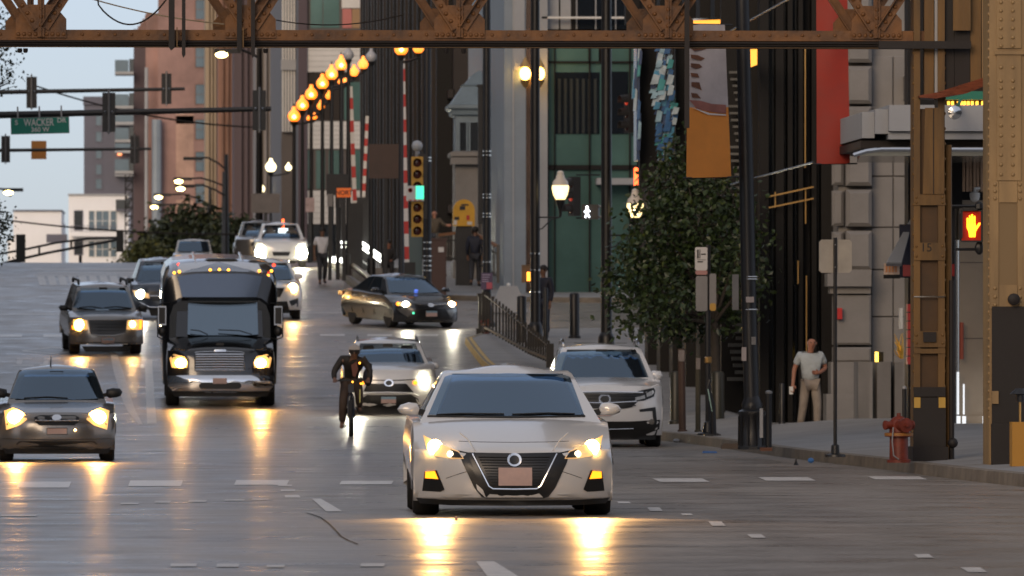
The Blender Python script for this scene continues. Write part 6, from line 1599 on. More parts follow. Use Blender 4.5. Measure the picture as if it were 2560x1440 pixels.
def board(px0, px1, y0, y1, d, m, lab, name='sign_board', cat='sign', post=True, th=.05, py_post=None):
    t = thing(name, lab, cat, (0, 0, 0))
    MB().box(PX(px0, d), PX(px1, d), d, d + th, PZ(y1, d), PZ(y0, d)).build('panel', m, t, smooth=0)
    if post:
        x = PX((px0 + px1) / 2, d); MB().box(x - .06, x + .06, d + th, d + th + .1, zg(d), PZ(y0 + 2, d)).build('post', M_pole, t)
    return t
board(922, 1006, 360, 446, 252, mat('brown_board', (.075, .045, .035), .6, var=.2, vs=2), 'large plain brown sign board between two gate arms')
board(628, 700, 484, 532, 300, mat('grey_board', (.19, .165, .15), .6, var=.2, vs=2), 'plain grey brown sign board above the taxi')
board(816, 872, 435, 488, 262, M_pole, 'small black sign back above the orange sign')
t = board(842, 878, 470, 493, 261, mat('sign_orange_red', (.75, .17, .03), .5, emit=(1, .16, .02), es=.12), 'small orange sign lettered NORT', post=True)
text_mesh('lettering', 'NORT', .20, mat('sign_dark', (.08, .02, .02), .6), t, (PX(860, 261), 260.99, PZ(482, 261)), bold=.004)
board(818, 832, 485, 516, 261.5, M_signb, 'narrow grey sign panel left below the orange sign'); board(838, 852, 478, 518, 262.5, M_signb, 'narrow grey sign panel right below the orange sign')
board(764, 786, 494, 530, 290, mat('faded_poster', (.35, .25, .23), .6, var=.4, vs=6), 'faded tilted poster sign on the bridge lamp posts')

# yellow dome box with stickers
d = 255; k = d / F; p = at(1160, 532, d)
t = thing('dome_box', 'yellow domed metal box with dark stickers standing over the railing', 'box', (p.x, p.y, p.z))
M_ydome = mat('dome_yellow', (.62, .33, .02), .4, var=.15, vs=4)
q = [(-27 * k, -33 * k), (27 * k, -33 * k), (27 * k, 6 * k)] + [(27 * k * math.cos(a), 6 * k + 28 * k * math.sin(a)) for a in np.linspace(.15, math.pi - .15, 10)] + [(-27 * k, 6 * k)]
MB().prism(q, 0, .7).build('shell', M_ydome, t)
for x, y, w, h, m in ((-4, 12, 7, 5, M_pole), (10, -12, 4, 6, M_str), (-18, -14, 6, 4, M_pole), (14, -26, 6, 4, M_stw), (-22, -24, 4, 6, M_stw), (2, 20, 9, 2, M_pole)):
    MB().box((x - w) * k, (x + w) * k, -.012, .0, (y - h) * k, (y + h) * k).build('sticker', m, t)
MB().box(-20 * k, 20 * k, .1, .6, -(p.z - zg(p.y)), -33 * k).build('stand', M_pole, t)

# picket railings: bridge sidewalk enclosure
def railing(pts, d0, name, label, npk, m, rail_m, h=None, lit=None, pk_w=.03, spear=False):
    """pts: (photo x, top y, bottom y, distance) along the run"""
    t = thing(name, label, 'railing', (0, 0, 0))
    P_ = [(at(x, ya, d), at(x, yb, d)) for x, ya, yb, d in pts]
    me = None
    for j in range(len(P_) - 1):
        (ta, ba), (tb, bb) = P_[j], P_[j + 1]
        MB().bar(ta, tb, .07 if not spear else .035, .09 if not spear else .03).build('top_rail', rail_m, t); MB().bar(ba + Vector((0, 0, .08)), bb + Vector((0, 0, .08)), .05, .06).build('bottom_rail', m, t)
        if not spear: MB().bar(ta.lerp(ba, .25), tb.lerp(bb, .25), .05, .05).build('mid_rail', rail_m if lit else m, t)
        for i in range(npk[j]):
            u = (i + .5) / npk[j]; a = ta.lerp(tb, u); b_ = ba.lerp(bb, u)
            hgt = a.z - b_.z
            if me is None: me = MB().box(-.5, .5, -.5, .5, 0, 1).mesh('picket', m, 0)
            o = link('picket', me, t, b_); o.scale = (pk_w, pk_w, hgt + (.12 if spear else 0))
    for a, b_ in (P_[0], P_[-1]): MB().box(b_.x - .08, b_.x + .08, b_.y - .08, b_.y + .08, b_.z - .1, a.z + .08).build('post', m, t)
    return t
M_rail = mat('dark_iron', (.014, .012, .011), .6)
railing([(1375, 868, 908, 172), (1318, 822, 884, 183), (1262, 775, 852, 196), (1212, 738, 826, 209)], 0, 'kerb_railing', 'black iron picket railing running along the kerb behind the parked SUV', (9, 8, 6), M_rail, M_rail, pk_w=.05, spear=True)
MB_ = thing('gate_post', 'stout black iron post ending the kerb railing', 'post', (PX(1210, 210), 210, zg(210)))
MB().box(-.14, .14, -.14, .14, -.15, .95).build('shaft', M_rail, MB_); MB().box(-.18, .18, -.18, .18, .95, 1.02).build('cap', M_rail, MB_); MB().box(-.2, .2, -.2, .2, -.2, .1).build('base', M_rail, MB_)
railing([(1096, 588, 652, 258), (1178, 578, 652, 256), (1248, 618, 700, 250)], 0, 'stair_railing', 'iron railing with warm lit handrail in front of the yellow box', (13, 8), mat('rail_grey_iron', (.10, .09, .08), .4, metal=.5), mat('rail_copper', (.50, .24, .12), .35, metal=.5), pk_w=.04)
LEDW = mat('led_white_strip', (1, 1, 1), .4, emit=(.95, .97, .88), es=5)
railing([(846, 606, 650, 282), (903, 606, 655, 275), (958, 645, 695, 266)], 0, 'stair_railing', 'stair railing with glowing white light strips left of the dark tower', (12, 10), M_rail, LEDW, lit=True)
t = thing('lit_parapet', 'low curved parapet wall with glowing white handrail at the bridge kerb', 'parapet', (0, 0, 0))
pp = [(812, 656, 288), (858, 660, 279), (876, 672, 268), (905, 694, 258), (925, 712, 252)]
tops = [at(x, y, d) for x, y, d in pp]
mb = MB(); mb.grid([[v for v in tops], [Vector((v.x, v.y, gz(v.y) - .1)) for v in tops]]); mb.grid([[v + Vector((.25, .1, 0)) for v in tops], [Vector((v.x + .25, v.y + .1, gz(v.y) - .1)) for v in tops]]); mb.grid([tops, [v + Vector((.25, .1, 0)) for v in tops]]); mb.build('wall', mat('parapet_brown', (.10, .075, .065), .7), t)
MB().tube([v + Vector((.1, 0, .12)) for v in tops[:3]], .10, 8).build('glow_strip', LEDW, t)
MB().tube([v + Vector((.1, 0, .12)) for v in tops[2:]], .07, 8).build('handrail', mat('parapet_rail', (.45, .38, .28), .4), t)
for v in tops: MB().box(v.x + .06, v.x + .14, v.y, v.y + .08, v.z - .05, v.z + .12).build('bracket', M_rail, t)
# dark cabinets and panels along the bridge pavement
def cabinet(px0, px1, y0, y1, d, m, lab, extras=(), dep=.6, name='utility_cabinet', cat='cabinet'):
    x = PX((px0 + px1) / 2, d); t = thing(name, lab, cat, (x, d, min(zg(d), PZ(y1, d))))
    w = (px1 - px0) * d / F / 2; h = PZ(y0, d) - t.location.z
    MB().box(-w, w, 0, dep, 0, h).build('housing', m, t); MB().box(-w - .03, w + .03, -.03, dep + .03, h, h + .06).build('lid', m, t)
    MB().box(-w * .85, w * .85, -.02, .0, h * .12, h * .9).build('door', m, t)
    for (a, b_, c_, e_, mm) in extras: MB().box(PX(a, d) - x, PX(b_, d) - x, -.04, -.015, PZ(e_, d) - t.location.z, PZ(c_, d) - t.location.z).build('notice', mm, t)
    return t
cabinet(1078, 1116, 600, 716, 243, mat('oxide_brown', (.07, .035, .028), .5), 'rust brown utility cabinet with a white notice right of the signal pole', [(1096, 1110, 618, 630, M_stw)])
cabinet(1016, 1056, 575, 690, 249, mat('teal_grey_metal', (.075, .11, .115), .4), 'tall grey teal shelter panel below the yellow signal')
cabinet(1088, 1115, 690, 720, 247, M_pole, 'low black cabinet foot by the brown cabinet')
t = board(1203, 1232, 682, 724, 213.4, mat('poster_purple', (.10, .07, .14), .5), 'purple and pink poster strapped to the black banded pole', 'poster', 'poster', post=False)
MB().box(PX(1217, 213.4), PX(1231, 213.4), 213.38, 213.4, PZ(722, 213.4), PZ(706, 213.4)).build('pink_block', mat('poster_pink', (.5, .10, .14), .5), t)
for y in (686, 692, 698, 703): MB().box(PX(1206, 213.4), PX(1206 + 22 - (y % 5) * 2, 213.4), 213.385, 213.4, PZ(y + 2, 213.4), PZ(y, 213.4)).build('text_line', mat('poster_lilac', (.42, .36, .50), .5), t)
cabinet(1196, 1214, 470, 560, 215, M_pole, 'black signal control box on the banded pole', dep=.3, name='control_box', cat='box').location.z = PZ(560, 215)
t = thing('concrete_planter', 'pale tapered concrete planter at the foot of the pole by the teal lobby', 'planter', (PX(1272, 230), 230, zg(230)))
MB().add([(-.55, -.4, -.1), (.55, -.4, -.1), (.55, .4, -.1), (-.55, .4, -.1), (-.25, -.2, .65), (.25, -.2, .65), (.25, .2, .65), (-.25, .2, .65)], [(0, 1, 5, 4), (1, 2, 6, 5), (2, 3, 7, 6), (3, 0, 4, 7), (4, 5, 6, 7)]).build('bowl', M_conc2, t, smooth=0); MB().ball((0, 0, .68), .06, 8, 5).build('knob', M_frame, t)
board(1305, 1330, 662, 706, 205, mat('dark_amber_board', (.10, .07, .04), .5), 'small dark board with an amber light behind the black pole', post=False)
MB_ = tag(MB().box(PX(1318, 204.8), PX(1326, 204.8), 204.7, 204.8, PZ(702, 204.8), PZ(680, 204.8)).build('amber_lamp', mat('amber_flame', (1, .4, .05), .4, emit=(1, .32, .03), es=3)), 'small amber warning lamp beside the black pole', 'lamp')
tag(MB().lathe(at(1590, 442, 188), [(.02, -.22), (.05, -.2), (.05, .2), (.02, .22)], 8).build('red_beacon', mat('beacon_red', (1, .1, .03), .4, emit=(1, .1, .03), es=3)), 'slim red beacon light above the bracket lamp by the tree', 'light')

# bollards
def bollard(px, ytop, ybot, d, wpx, lab, m=M_pole, cap=True):
    p = XY(px, d); z0 = min(pave_z(p[0], p[1]), PZ(ybot, d)); r = wpx * d / F / 2; h = PZ(ytop, d) - z0
    t = thing('bollard', lab, 'bollard', (p[0], p[1], z0), 0, 'black bollards')
    MB().lathe((0, 0, 0), [(r, -.05), (r, h - r * .3), (r * .8, h), (r * .1, h + r * .12)], 14).build('post', m, t)
    MB().lathe((0, 0, 0), [(r * 1.25, -.05), (r * 1.25, .05), (r, .07)], 14).build('collar', m, t)
    return t
M_oli = mat('olive_black', (.022, .021, .014), .45)
bollard(1436, 733, 832, 206, 25, 'black bollard standing alone before the teal lobby')
bollard(1304, 740, 850, 203, 24, 'black bollard just left of the bracket lamp pole')
bollard(1364, 720, 835, 203, 12, 'thin black bollard right of the bracket lamp pole')
bollard(1689, 929, 1056, 146, 26, 'short fat olive bollard behind the brown leaning post', M_oli)
bollard(1795, 929, 1056, 147, 32, 'short fat bollard under the tree beside the parking sign', M_oli)
bollard(1632, 940, 1095, 142, 14, 'slim black post right behind the parked SUV')
bollard(1955, 958, 1050, 150, 14, 'slim black post by the tower door')
def post(px, ytop, d, wpx, lab, m, sticker=None, lean=0):
    p = XY(px, d); r = wpx * d / F / 2; zb = pave_z(p[0], p[1]); h = PZ(ytop, d) - zb
    t = thing('timber_post', lab, 'post', (p[0], p[1], zb), 0, 'brown posts along the kerb')
    MB().tube([(0, 0, 0), (lean, 0, h)], [r, r], 10).build('shaft', m, t)
    MB().lathe((0, 0, 0), [(r * 1.4, 0), (r * 1.3, .03), (r, .04)], 10).build('foot', m, t)
    if sticker: MB().box(lean - r * .8, lean + r * .8, -r - .01, -r * .5, h - sticker, h - .02).build('label', mat('sticker_grey', (.20, .17, .16), .6, var=.3, vs=9), t)
M_brpost = mat('rust_brown_post', (.06, .032, .022), .6, var=.3, vs=5)
post(1706, 872, 141, 18, 'taller brown post with a worn sticker on top', M_brpost, .22, -.02)
post(1745, 892, 140, 13, 'slim mossy brown post with a pale label', mat('mossy_post', (.055, .048, .03), .7, var=.3, vs=5), .22)
# parking sign pole with plates
d = 137; k = d / F; p = XY(1770, d); zb = pave_z(p[0], p[1])
t = thing('parking_sign', 'parking sign pole with white plate and blank grey plates under the tree', 'sign', (p[0], p[1], zb))
MB().tube([(0, 0, 0), (0, 0, PZ(612, d) - zb)], .045, 8).build('pole', M_pole, t); MB().lathe((0, 0, 0), [(.20, 0), (.19, .03), (.10, .05), (.07, .22), (.045, .24)], 12).build('foot', M_pole, t)
def plate(px0, px1, y0, y1, m, nm='plate', y=-.06):
    return MB().prism([(q[0], q[1]) for q in [((a - 1770) * k, PZ(b_, d) - zb) for a, b_ in rrect(px0, y0, px1, y1, 3)]], y, y + .02).build(nm, m, t)
w_ = plate(1737, 1768, 618, 676, mat('sign_plate_white', (.50, .48, .46), .5)); plate(1738, 1768, 676, 687, mat('sign_plate_pink', (.36, .18, .16), .5))
for x0, x1, y0, y1 in ((1742, 1746, 624, 646), (1748, 1750, 624, 646), (1752, 1764, 634, 637), (1742, 1764, 649, 650), (1743, 1757, 653, 656)):
    MB().box((x0 - 1770) * k, (x1 - 1770) * k, -.066, -.061, PZ(y1, d) - zb, PZ(y0, d) - zb).build('legend_stroke', M_pole, w_)
plate(1739, 1768, 690, 778, M_signb); plate(1773, 1790, 684, 776, M_signb); plate(1774, 1789, 758, 777, mat('sign_plate_yellow', (.45, .25, .04), .5), y=-.07)
MB().lathe((0, 0, PZ(900, d) - zb), [(.04, -.06), (.065, -.04), (.065, .04), (.04, .06)], 8).build('collar', M_brass, t)
# bent shiny post next to it
t = thing('flexible_post', 'bent dark flexible post with shiny bands beside the parking sign', 'post', pv(1784, 136))
MB().tube([(0, 0, 0), (-.01, 0, .5), (-.10, 0, .82), (-.06, 0, .96)], [.05, .045, .04, .03], 8).build('shaft', M_pole, t); MB().tube([(-.03, -.045, .42), (-.10, -.045, .80)], .012, 6).build('reflector', mat('green_glint_strip', (.5, .7, .6), .15, metal=.8), t); MB().box(-.16, .12, -.1, .1, 0, .03).build('foot', M_pole, t)
# big leaning lamp post with square base, banner hung on it
d = 120.5; k = d / F; p = XY(1880, d); zb = pave_z(p[0], p[1])
t = thing('street_pole', 'thick leaning black pole on a ribbed base beside the orange banner', 'pole', (p[0], p[1], zb), 0, 'black street poles')
Zp = lambda y: PZ(y, d) - zb
MB().tube([(0, 0, .5), ((1872 - 1880) * k, 0, Zp(760)), ((1866 - 1880) * k, 0, Zp(440)), ((1856 - 1880) * k, 0, Zp(0)), ((1846 - 1880) * k, 0, Zp(-380))], [.115, .115, .11, .10, .08], 14).build('shaft', M_pole, t)
bs = MB(); bs.lathe((0, 0, 0), [(.215, 0), (.215, .04), (.20, .06), (.195, .50), (.21, .53), (.21, .57), (.15, .60), (.16, .68), (.14, .72), (.115, .80)], 10); bs.build('base', M_pole, t)
for a in range(10):
    q = 2 * math.pi * a / 10; MB().tube([(.2 * math.cos(q), .2 * math.sin(q), .06), (.197 * math.cos(q), .197 * math.sin(q), .5)], .014, 5).build('rib', M_pole, t)
for y, h_, w_ in ((742, 14, 8), (868, 34, 9)): MB().box((1856 - 1880) * k - .02 if y > 800 else -.10, ((1856 - 1880) * k + .05) if y > 800 else .02, -.135, -.11, Zp(y + h_), Zp(y)).build('sticker', mat('sticker_white', (.42, .36, .34), .6), t)
for y in (692, 698, 774): MB().lathe((-.03, 0, Zp(y)), [(.118, -.01), (.125, 0), (.118, .01)], 12).build('steel_band', M_chrome, t)
MB().box((1877 - 1880) * k, (1888 - 1880) * k, -.14, -.12, Zp(862), Zp(842)).build('sign_plate', M_signb, t)
MB().box((1830 - 1880) * k, (1846 - 1880) * k, -.05, -.02, Zp(775), Zp(686)).build('side_plate', M_signb, t)
t = thing('kerb_post', 'slim dark post with a pale strip directly right of the leaning pole', 'post', pv(1922, 120))
MB().tube([(0, 0, 0), (0, 0, .86)], .045, 8).build('shaft', M_pole, t); MB().box(-.14, -.09, -.03, .0, .18, .62).build('pale_strip', M_galv, t); MB().lathe((0, 0, .84), [(.05, 0), (.055, .03), (.02, .05)], 8).build('cap', M_galv, t)
# banners
def banner(pts, d, lab, mats, bow=.03, rods=True):
    t = thing('banner', lab, 'banner', (0, 0, 0), 0, 'vertical street banners')
    tl, tr, br, bl = [at(x, y, d) for x, y in pts]
    rows = []
    n = 24
    for i in range(n + 1):
        u = i / n; a, b_ = tl.lerp(bl, u), tr.lerp(br, u)
        rows.append([a.lerp(b_, v) + Vector((0, -bow * math.sin(v * math.pi) + .012 * math.sin(u * 9 + v * 4), 0)) for v in np.linspace(0, 1, 9)])
    cuts = [int(round(n * f)) for f, _ in mats] + [n]
    for (f, m), i0, i1 in zip(mats, cuts, cuts[1:]):
        r = rows[i0:i1 + 1]; o = MB().grid(r).grid([[p_ + Vector((0, .006, 0)) for p_ in q] for q in r]).build('cloth', m, t, flip=False, smooth=80)
    for a, b_, e in ((tl, tr, .05), (bl, br, .05)): MB().tube([a + Vector((-.05, 0, 0)), b_ + Vector((.12, 0, 0))], .014, 6).build('rod', M_pole, t)
    return t, (tl, tr, br, bl)
M_bor = mat('banner_ochre', (.74, .27, .045), .7, var=.12, vs=2); M_bwh = mat('banner_pale', (.42, .38, .385), .7, var=.18, vs=3); M_red = mat('banner_red', (.26, .014, .003), .65, var=.15, vs=2)
d = 120.2
b_, c4 = banner([(1720, 60), (1812, 62), (1828, 442), (1716, 445)], d, 'ochre and white banner with a dark printed figure, hung from the leaning pole', [(0, M_bwh), (.56, M_bor)])
M_pr = mat('print_brown', (.13, .05, .025), .7, var=.4, vs=8); M_prp = mat('print_rose', (.28, .11, .09), .7, var=.3, vs=5)
def pr(pts, m): 
    q = [at(x, y, d) for x, y in pts]; n = len(q)
    MB().prism([(v.x, v.z) for v in q], q[0].y - .048, q[0].y - .044).build('print_shape', m, b_, smooth=0)
for pts in ([(1724, 118), (1778, 118), (1760, 124), (1735, 128)], [(1726, 136), (1744, 138), (1762, 146), (1752, 152), (1728, 146)], [(1726, 158), (1748, 160), (1756, 168), (1740, 172), (1727, 168)], [(1726, 182), (1744, 184), (1748, 194), (1728, 192)], [(1728, 205), (1748, 206), (1754, 226), (1746, 222), (1728, 216)], [(1727, 232), (1742, 234), (1752, 246), (1730, 244)]): pr(pts, M_pr)
pr([(1722, 250), (1750, 252), (1780, 260), (1815, 262), (1815, 284), (1780, 280), (1742, 272)], M_prp); pr([(1728, 268), (1775, 283), (1815, 286), (1815, 289), (1770, 287)], M_stw)
t, c4 = banner([(2041, -40), (2118, -40), (2125, 409), (2042, 410)], 132, 'plain deep red banner hanging in front of the limestone corner', [(0, M_red)])
MB().tube([at(2034, 406, 132), (PX(2034, 132), 151.5, PZ(406, 132))], .02, 6).tube([at(2034, -36, 132), (PX(2034, 132), 151.5, PZ(-36, 132))], .02, 6).build('wall_arm', M_pole, t)
# sign seen from behind on its flanged post
d = 111.5; k = d / F; p = XY(2088, d); zb = pave_z(p[0], p[1]); t = thing('road_sign', 'square road sign seen from behind on a black flanged post', 'sign', (p[0], p[1], zb))
MB().tube([(0, 0, 0), (0, 0, PZ(594, d) - zb)], .026, 8).build('pole', M_pole, t); MB().lathe((0, 0, 0), [(.145, 0), (.14, .03), (.06, .05), (.055, .16), (.028, .18)], 14).build('foot', M_pole, t)
MB().prism([((a - 2088) * k, PZ(y, d) - zb) for a, y in rrect(2048, 599, 2130, 682, 6)], .03, .045).build('plate', mat('sign_back_beige', (.36, .33, .29), .45, metal=.2, var=.2, vs=3), t)
for y in (612, 668): MB().ball((0, -.03, PZ(y, d) - zb), .012, 6, 4).build('bolt', M_chrome, t)
# hydrants
def hydrant(px, ybot, d, s, lab, m):
    p = XY(px, d); t = thing('fire_hydrant', lab, 'fire hydrant', (p[0], p[1], pave_z(p[0], p[1])), R(25), 'fire hydrants')
    MB().lathe((0, 0, 0), [(.17*s, 0), (.17*s, .04*s), (.135*s, .05*s), (.13*s, .36*s), (.20*s, .37*s), (.20*s, .42*s), (.135*s, .43*s), (.135*s, .54*s), (.12*s, .60*s), (.08*s, .64*s), (.03*s, .66*s), (.03*s, .70*s)], 16).build('barrel', m, t)
    MB().lathe((0, 0, .40*s), [(.205*s, -.02*s), (.205*s, .02*s)], 16).build('flange', mat('hydrant_yellowed', (.30, .12, .02), .5), t)
    MB().lathe((-.02*s, -.10*s, .53*s), [(.09*s, .05*s), (.09*s, -.10*s), (.105*s, -.10*s), (.105*s, -.15*s), (.03*s, -.16*s), (.03*s, -.19*s)], 14, 'y').build('nozzle', m, t)
    for q in (-1, 1): MB().lathe((q * .12*s, 0, .53*s), [(.055*s, -.05*s), (.055*s, .08*s), (.065*s, .08*s), (.065*s, .11*s), (.02*s, .12*s)] if q > 0 else [(.055*s, .05*s), (.055*s, -.08*s), (.065*s, -.08*s), (.065*s, -.11*s), (.02*s, -.12*s)], 12, 'x').build('side_nozzle', m, t)
    MB().tube([(-.16*s, -.12*s, .50*s), (-.19*s, -.14*s, .3*s), (-.17*s, -.15*s, .1*s), (-.1*s, -.17*s, .05*s)], .012*s, 5).build('chain', M_galv, t)
M_hyd = mat('hydrant_red', (.17, .026, .011), .5, var=.45, vs=8)
hydrant(2247, 1140, 105.2, .93, 'red fire hydrant with a chain beside the brown steel column', M_hyd)
hydrant(1214, 838, 209.0, .6, 'little red hydrant behind the railing post', M_hyd)
t = thing('guard_rail', 'pair of dark round posts with pale tops behind the hydrant', 'post', pv(2268, 110))
for x in (-.04, .07): MB().tube([(x, 0, 0), (x, 0, .94)], .03, 8).build('post', M_pole, t); MB().ball((x, 0, .95), .034, 8, 5).build('cap', M_galv, t)
t = thing('newspaper_box', 'yellow box on a stand at the right edge by the tan column', 'box', pv(2548, 99.5))
MB().box(-.09, .2, -.02, .3, 0, .55).build('cabinet', mat('box_ochre', (.42, .20, .02), .5), t); MB().tube([(0.02, .1, .55), (.02, .1, .80)], .015, 6).build('rod', M_brass, t); MB().lathe((.02, .1, .80), [(.05, 0), (.05, .09), (.13, .1), (.05, .17)], 10).build('lamp_top', M_pole, t)
# security camera on the beige pilaster
t = thing('security_camera', 'white dome security camera on a bent arm on the beige pilaster', 'camera', at(2437, 490, 133))
MB().lathe((0, 0, 0), [(.02, -.10), (.07, -.07), (.085, 0), (.085, .05), (.03, .07)], 12).build('dome', M_frame, t); MB().tube([(0, 0, .06), (0, 0, .12), (.08, .1, .13), (.10, .6, .10)], .025, 6).build('arm', M_frame, t)
# litter
def litter(px, py, m, lab, f, name='litter', cat='litter'):
    p = gpt(px, py); o = f().build(name, m, loc=p); tag(o, lab, cat, 'litter along the kerb')
litter(1775, 1133, mat('plastic_blue', (.05, .16, .42), .4), 'flat blue plastic scrap in the gutter', lambda: MB().prism([(-.12, .003), (.12, .003), (.10, .03), (-.10, .035)], 0, .12))
litter(2027, 1158, MATS['plastic_blue'], 'crumpled blue plastic bottle piece near the crossing', lambda: MB().ball((0, 0, .04), .05, 7, 4, (1, .8, .8)))
litter(1990, 1163, M_pole, 'small black cone of rubbish standing on the road', lambda: MB().lathe((0, 0, 0), [(.045, 0), (.03, .015), (.014, .06), (.006, .09)], 8))
litter(1903, 1128, M_conc2, 'white paper cup lying on the kerb edge', lambda: MB().lathe((0, 0, .04), [(.04, 0), (.035, -.07), (.02, -.072)], 10, 'y'))
litter(1692, 1106, M_conc2, 'pale crumpled paper in the gutter by the parked SUV', lambda: MB().ball((0, 0, .03), .05, 6, 4, (1.5, 1, .7)))
litter(1140, 1301, mat('warm_glint_litter', (.7, .4, .25), .4), 'tiny scrap glinting in front of the white saloon', lambda: MB().lathe((0, 0, 0), [(.012, 0), (.012, .03), (.004, .04)], 6))
t = tag(MB().box(-.14, .14, -.12, .12, 0, .06).box(-.12, .12, -.10, .10, .06, .085).build('cardboard_tray', mat('card_brown', (.12, .09, .07), .8), loc=pv(1826, 121)), 'flat dark tray lying on the pavement by the leaning pole', 'tray')
tag(MB().box(-.09, .09, -.05, .05, 0, .05).build('brick', mat('loose_brick', (.14, .06, .035), .8), loc=pv(1915, 118.5)), 'loose brown brick lying at the foot of the slim post', 'brick')
# ------------------------------------------------------------------ trees
def leaf_mat(name, c, rough=.38):
    m = mat(name, c, rough); nt = m.node_tree; b = nt.nodes['Principled BSDF']
    g = nt.nodes.new('ShaderNodeNewGeometry'); r = nt.nodes.new('ShaderNodeValToRGB')
    e = r.color_ramp.elements; e[0].color = (c[0]*.45, c[1]*.5, c[2]*.5, 1); e[1].color = (min(1, c[0]*1.7), c[1]*1.45, c[2]*1.1, 1)
    x = e.new(.93); x.color = (c[0]*1.3, c[1]*1.2, c[2], 1); y = e.new(.985); y.color = (c[0]*2.2, c[1]*1.6, c[2]*.8, 1)
    nt.links.new(g.outputs['Random Per Island'], r.inputs['Fac']); nt.links.new(r.outputs['Color'], b.inputs['Base Color'])
    b.inputs['Subsurface Weight'].default_value = 0
    return m
M_bark = mat('dark_bark', (.035, .028, .022), .85, var=.4, vs=6, bump=.5, bs=25)
M_leaf = leaf_mat('street_tree_leaf', (.026, .047, .015), .45); M_leaf2 = leaf_mat('far_tree_leaf', (.022, .034, .014), .6); M_leaf3 = leaf_mat('hedge_leaf', (.07, .085, .03), .6)
def leaves(blobs, n, size, rnd, droop=.3):
    """small folded leaves gathered in sprays through the given balls (centre, radius)"""
    mb = MB(); tot = sum(r ** 2 for c, r in blobs)
    for c, r in blobs:
        k = int(n * r ** 2 / tot)
        sprays = []
        for _ in range(max(4, k // 9)):
            v = Vector((rnd.gauss(0, 1), rnd.gauss(0, 1), rnd.gauss(0, 1))).normalized() * r * rnd.uniform(.25, 1.18) ** .75
            sprays.append(c + v)
        for _ in range(k):
            s = rnd.choice(sprays); p = s + Vector((rnd.gauss(0, 1), rnd.gauss(0, 1), rnd.gauss(0, .8))) * size * 1.5
            a = Vector((rnd.uniform(-1, 1), rnd.uniform(-1, 1), rnd.uniform(-.8, .5) - droop)).normalized()
            u = a.cross(Vector((rnd.uniform(-1, 1), rnd.uniform(-1, 1), rnd.uniform(-.3, 1)))).normalized()
            w = a.cross(u); L = size * rnd.uniform(.7, 1.35); W_ = L * rnd.uniform(.5, .75)
            o = len(mb.v)
            mb.v += [tuple(p), tuple(p + a*L*.45 + u*W_*.5 + w*L*.08), tuple(p + a*L), tuple(p + a*L*.45 - u*W_*.5 + w*L*.08)]
            mb.f += [(o, o+1, o+2), (o, o+2, o+3)]
    return mb
def tree(label, base, trunk_r, fork, blobs, n, size, lm, seed, group=None, name='street_tree'):
    t = thing(name, label, 'tree', base, 0, group); rnd = random.Random(seed); B = Vector(base)
    f = Vector(fork) - B
    MB().tube([(0, 0, -.1), (0, 0, .15), f * .5 + Vector((rnd.uniform(-.05, .05), 0, 0)), f], [trunk_r * 1.5, trunk_r * 1.05, trunk_r * .9, trunk_r * .75], 10).build('trunk', M_bark, t)
    for c, r in blobs:
        e = c - B; m = f.lerp(e, .5) + Vector((0, 0, rnd.uniform(-.1, .25) * r))
        MB().tube([f * .97, m, e], [trunk_r * .45, trunk_r * .25, trunk_r * .08], 6, True).build('limb', M_bark, t)
        for _ in range(3):
            q = e + Vector((rnd.gauss(0, 1), rnd.gauss(0, 1), rnd.gauss(0, 1))).normalized() * r * .9
            MB().tube([m.lerp(e, .6), q], [trunk_r * .12, trunk_r * .03], 5).build('twig', M_bark, t)
    mb = leaves([(c - B, r) for c, r in blobs], n, size, rnd)
    mb.build('crown', lm, t, smooth=0, flip=False, kind='stuff')
    return t
rb = random.Random(11)
def blobs_px(lst, d, spread): return [(at(x, y, d + rb.uniform(-spread, spread)), r * d / F) for x, y, r in lst]
d = 150; b0 = XY(1800, d)
tree('leafy dark green street tree hiding the tower doors beside the orange banner', (b0[0], b0[1], zg(b0[1])), .10, at(1785, 800, d),
     blobs_px([(1705, 372, 34), (1745, 430, 62), (1672, 452, 56), (1640, 540, 74), (1728, 540, 95), (1820, 520, 66), (1862, 600, 56), (1605, 640, 70), (1700, 650, 95), (1800, 650, 86), (1870, 700, 46), (1578, 730, 56), (1650, 750, 84), (1745, 745, 88), (1832, 760, 66), (1590, 800, 38), (1672, 800, 44), (1760, 800, 46), (1565, 690, 34), (1690, 400, 30)], d, .9), 7600, .125, M_leaf, 4)
d = 200; b0 = XY(-520, d)
tree('feathery tree reaching in at the left edge, its trunk outside the frame', (b0[0], b0[1], zg(b0[1])), .2, at(-420, 420, d),
     blobs_px([(-5, 150, 42), (25, 205, 26), (-30, 60, 50), (15, 62, 20), (-8, 540, 34), (14, 575, 30), (-5, 620, 30), (24, 560, 14), (-120, 120, 110), (-140, 500, 120), (-250, 280, 160)], d, .8), 5200, .10, M_leaf2, 9)
d = 520
for k, (bx, by, lab, bl) in enumerate(((470, 660, 'dark bushy tree below the curved arm street lights', [(455, 560, 38), (500, 545, 34), (430, 590, 36), (480, 600, 48), (520, 590, 40), (545, 560, 26), (460, 530, 20)]), (400, 660, 'dark rounded tree leaning against the brick tower foot', [(410, 615, 36), (395, 640, 30), (440, 630, 36), (420, 580, 22)]), (590, 655, 'dim dark tree under the pale globe lamps', [(580, 600, 34), (610, 585, 30), (560, 620, 34), (600, 625, 34)]))):
    b0 = XY(bx, d - k * 8); tree(lab, (b0[0], b0[1], gz(b0[1])), .3, at(bx, 630, d - k * 8), blobs_px([(x, y, r * .8) for x, y, r in bl], d - k * 8, 1.5), 2000, .42, M_leaf2, 20 + k, 'trees at the far end')
t = thing('shrub', 'pale green shrubs at the foot of the brick tower', 'shrub', at(355, 650, 500)); rnd = random.Random(2)
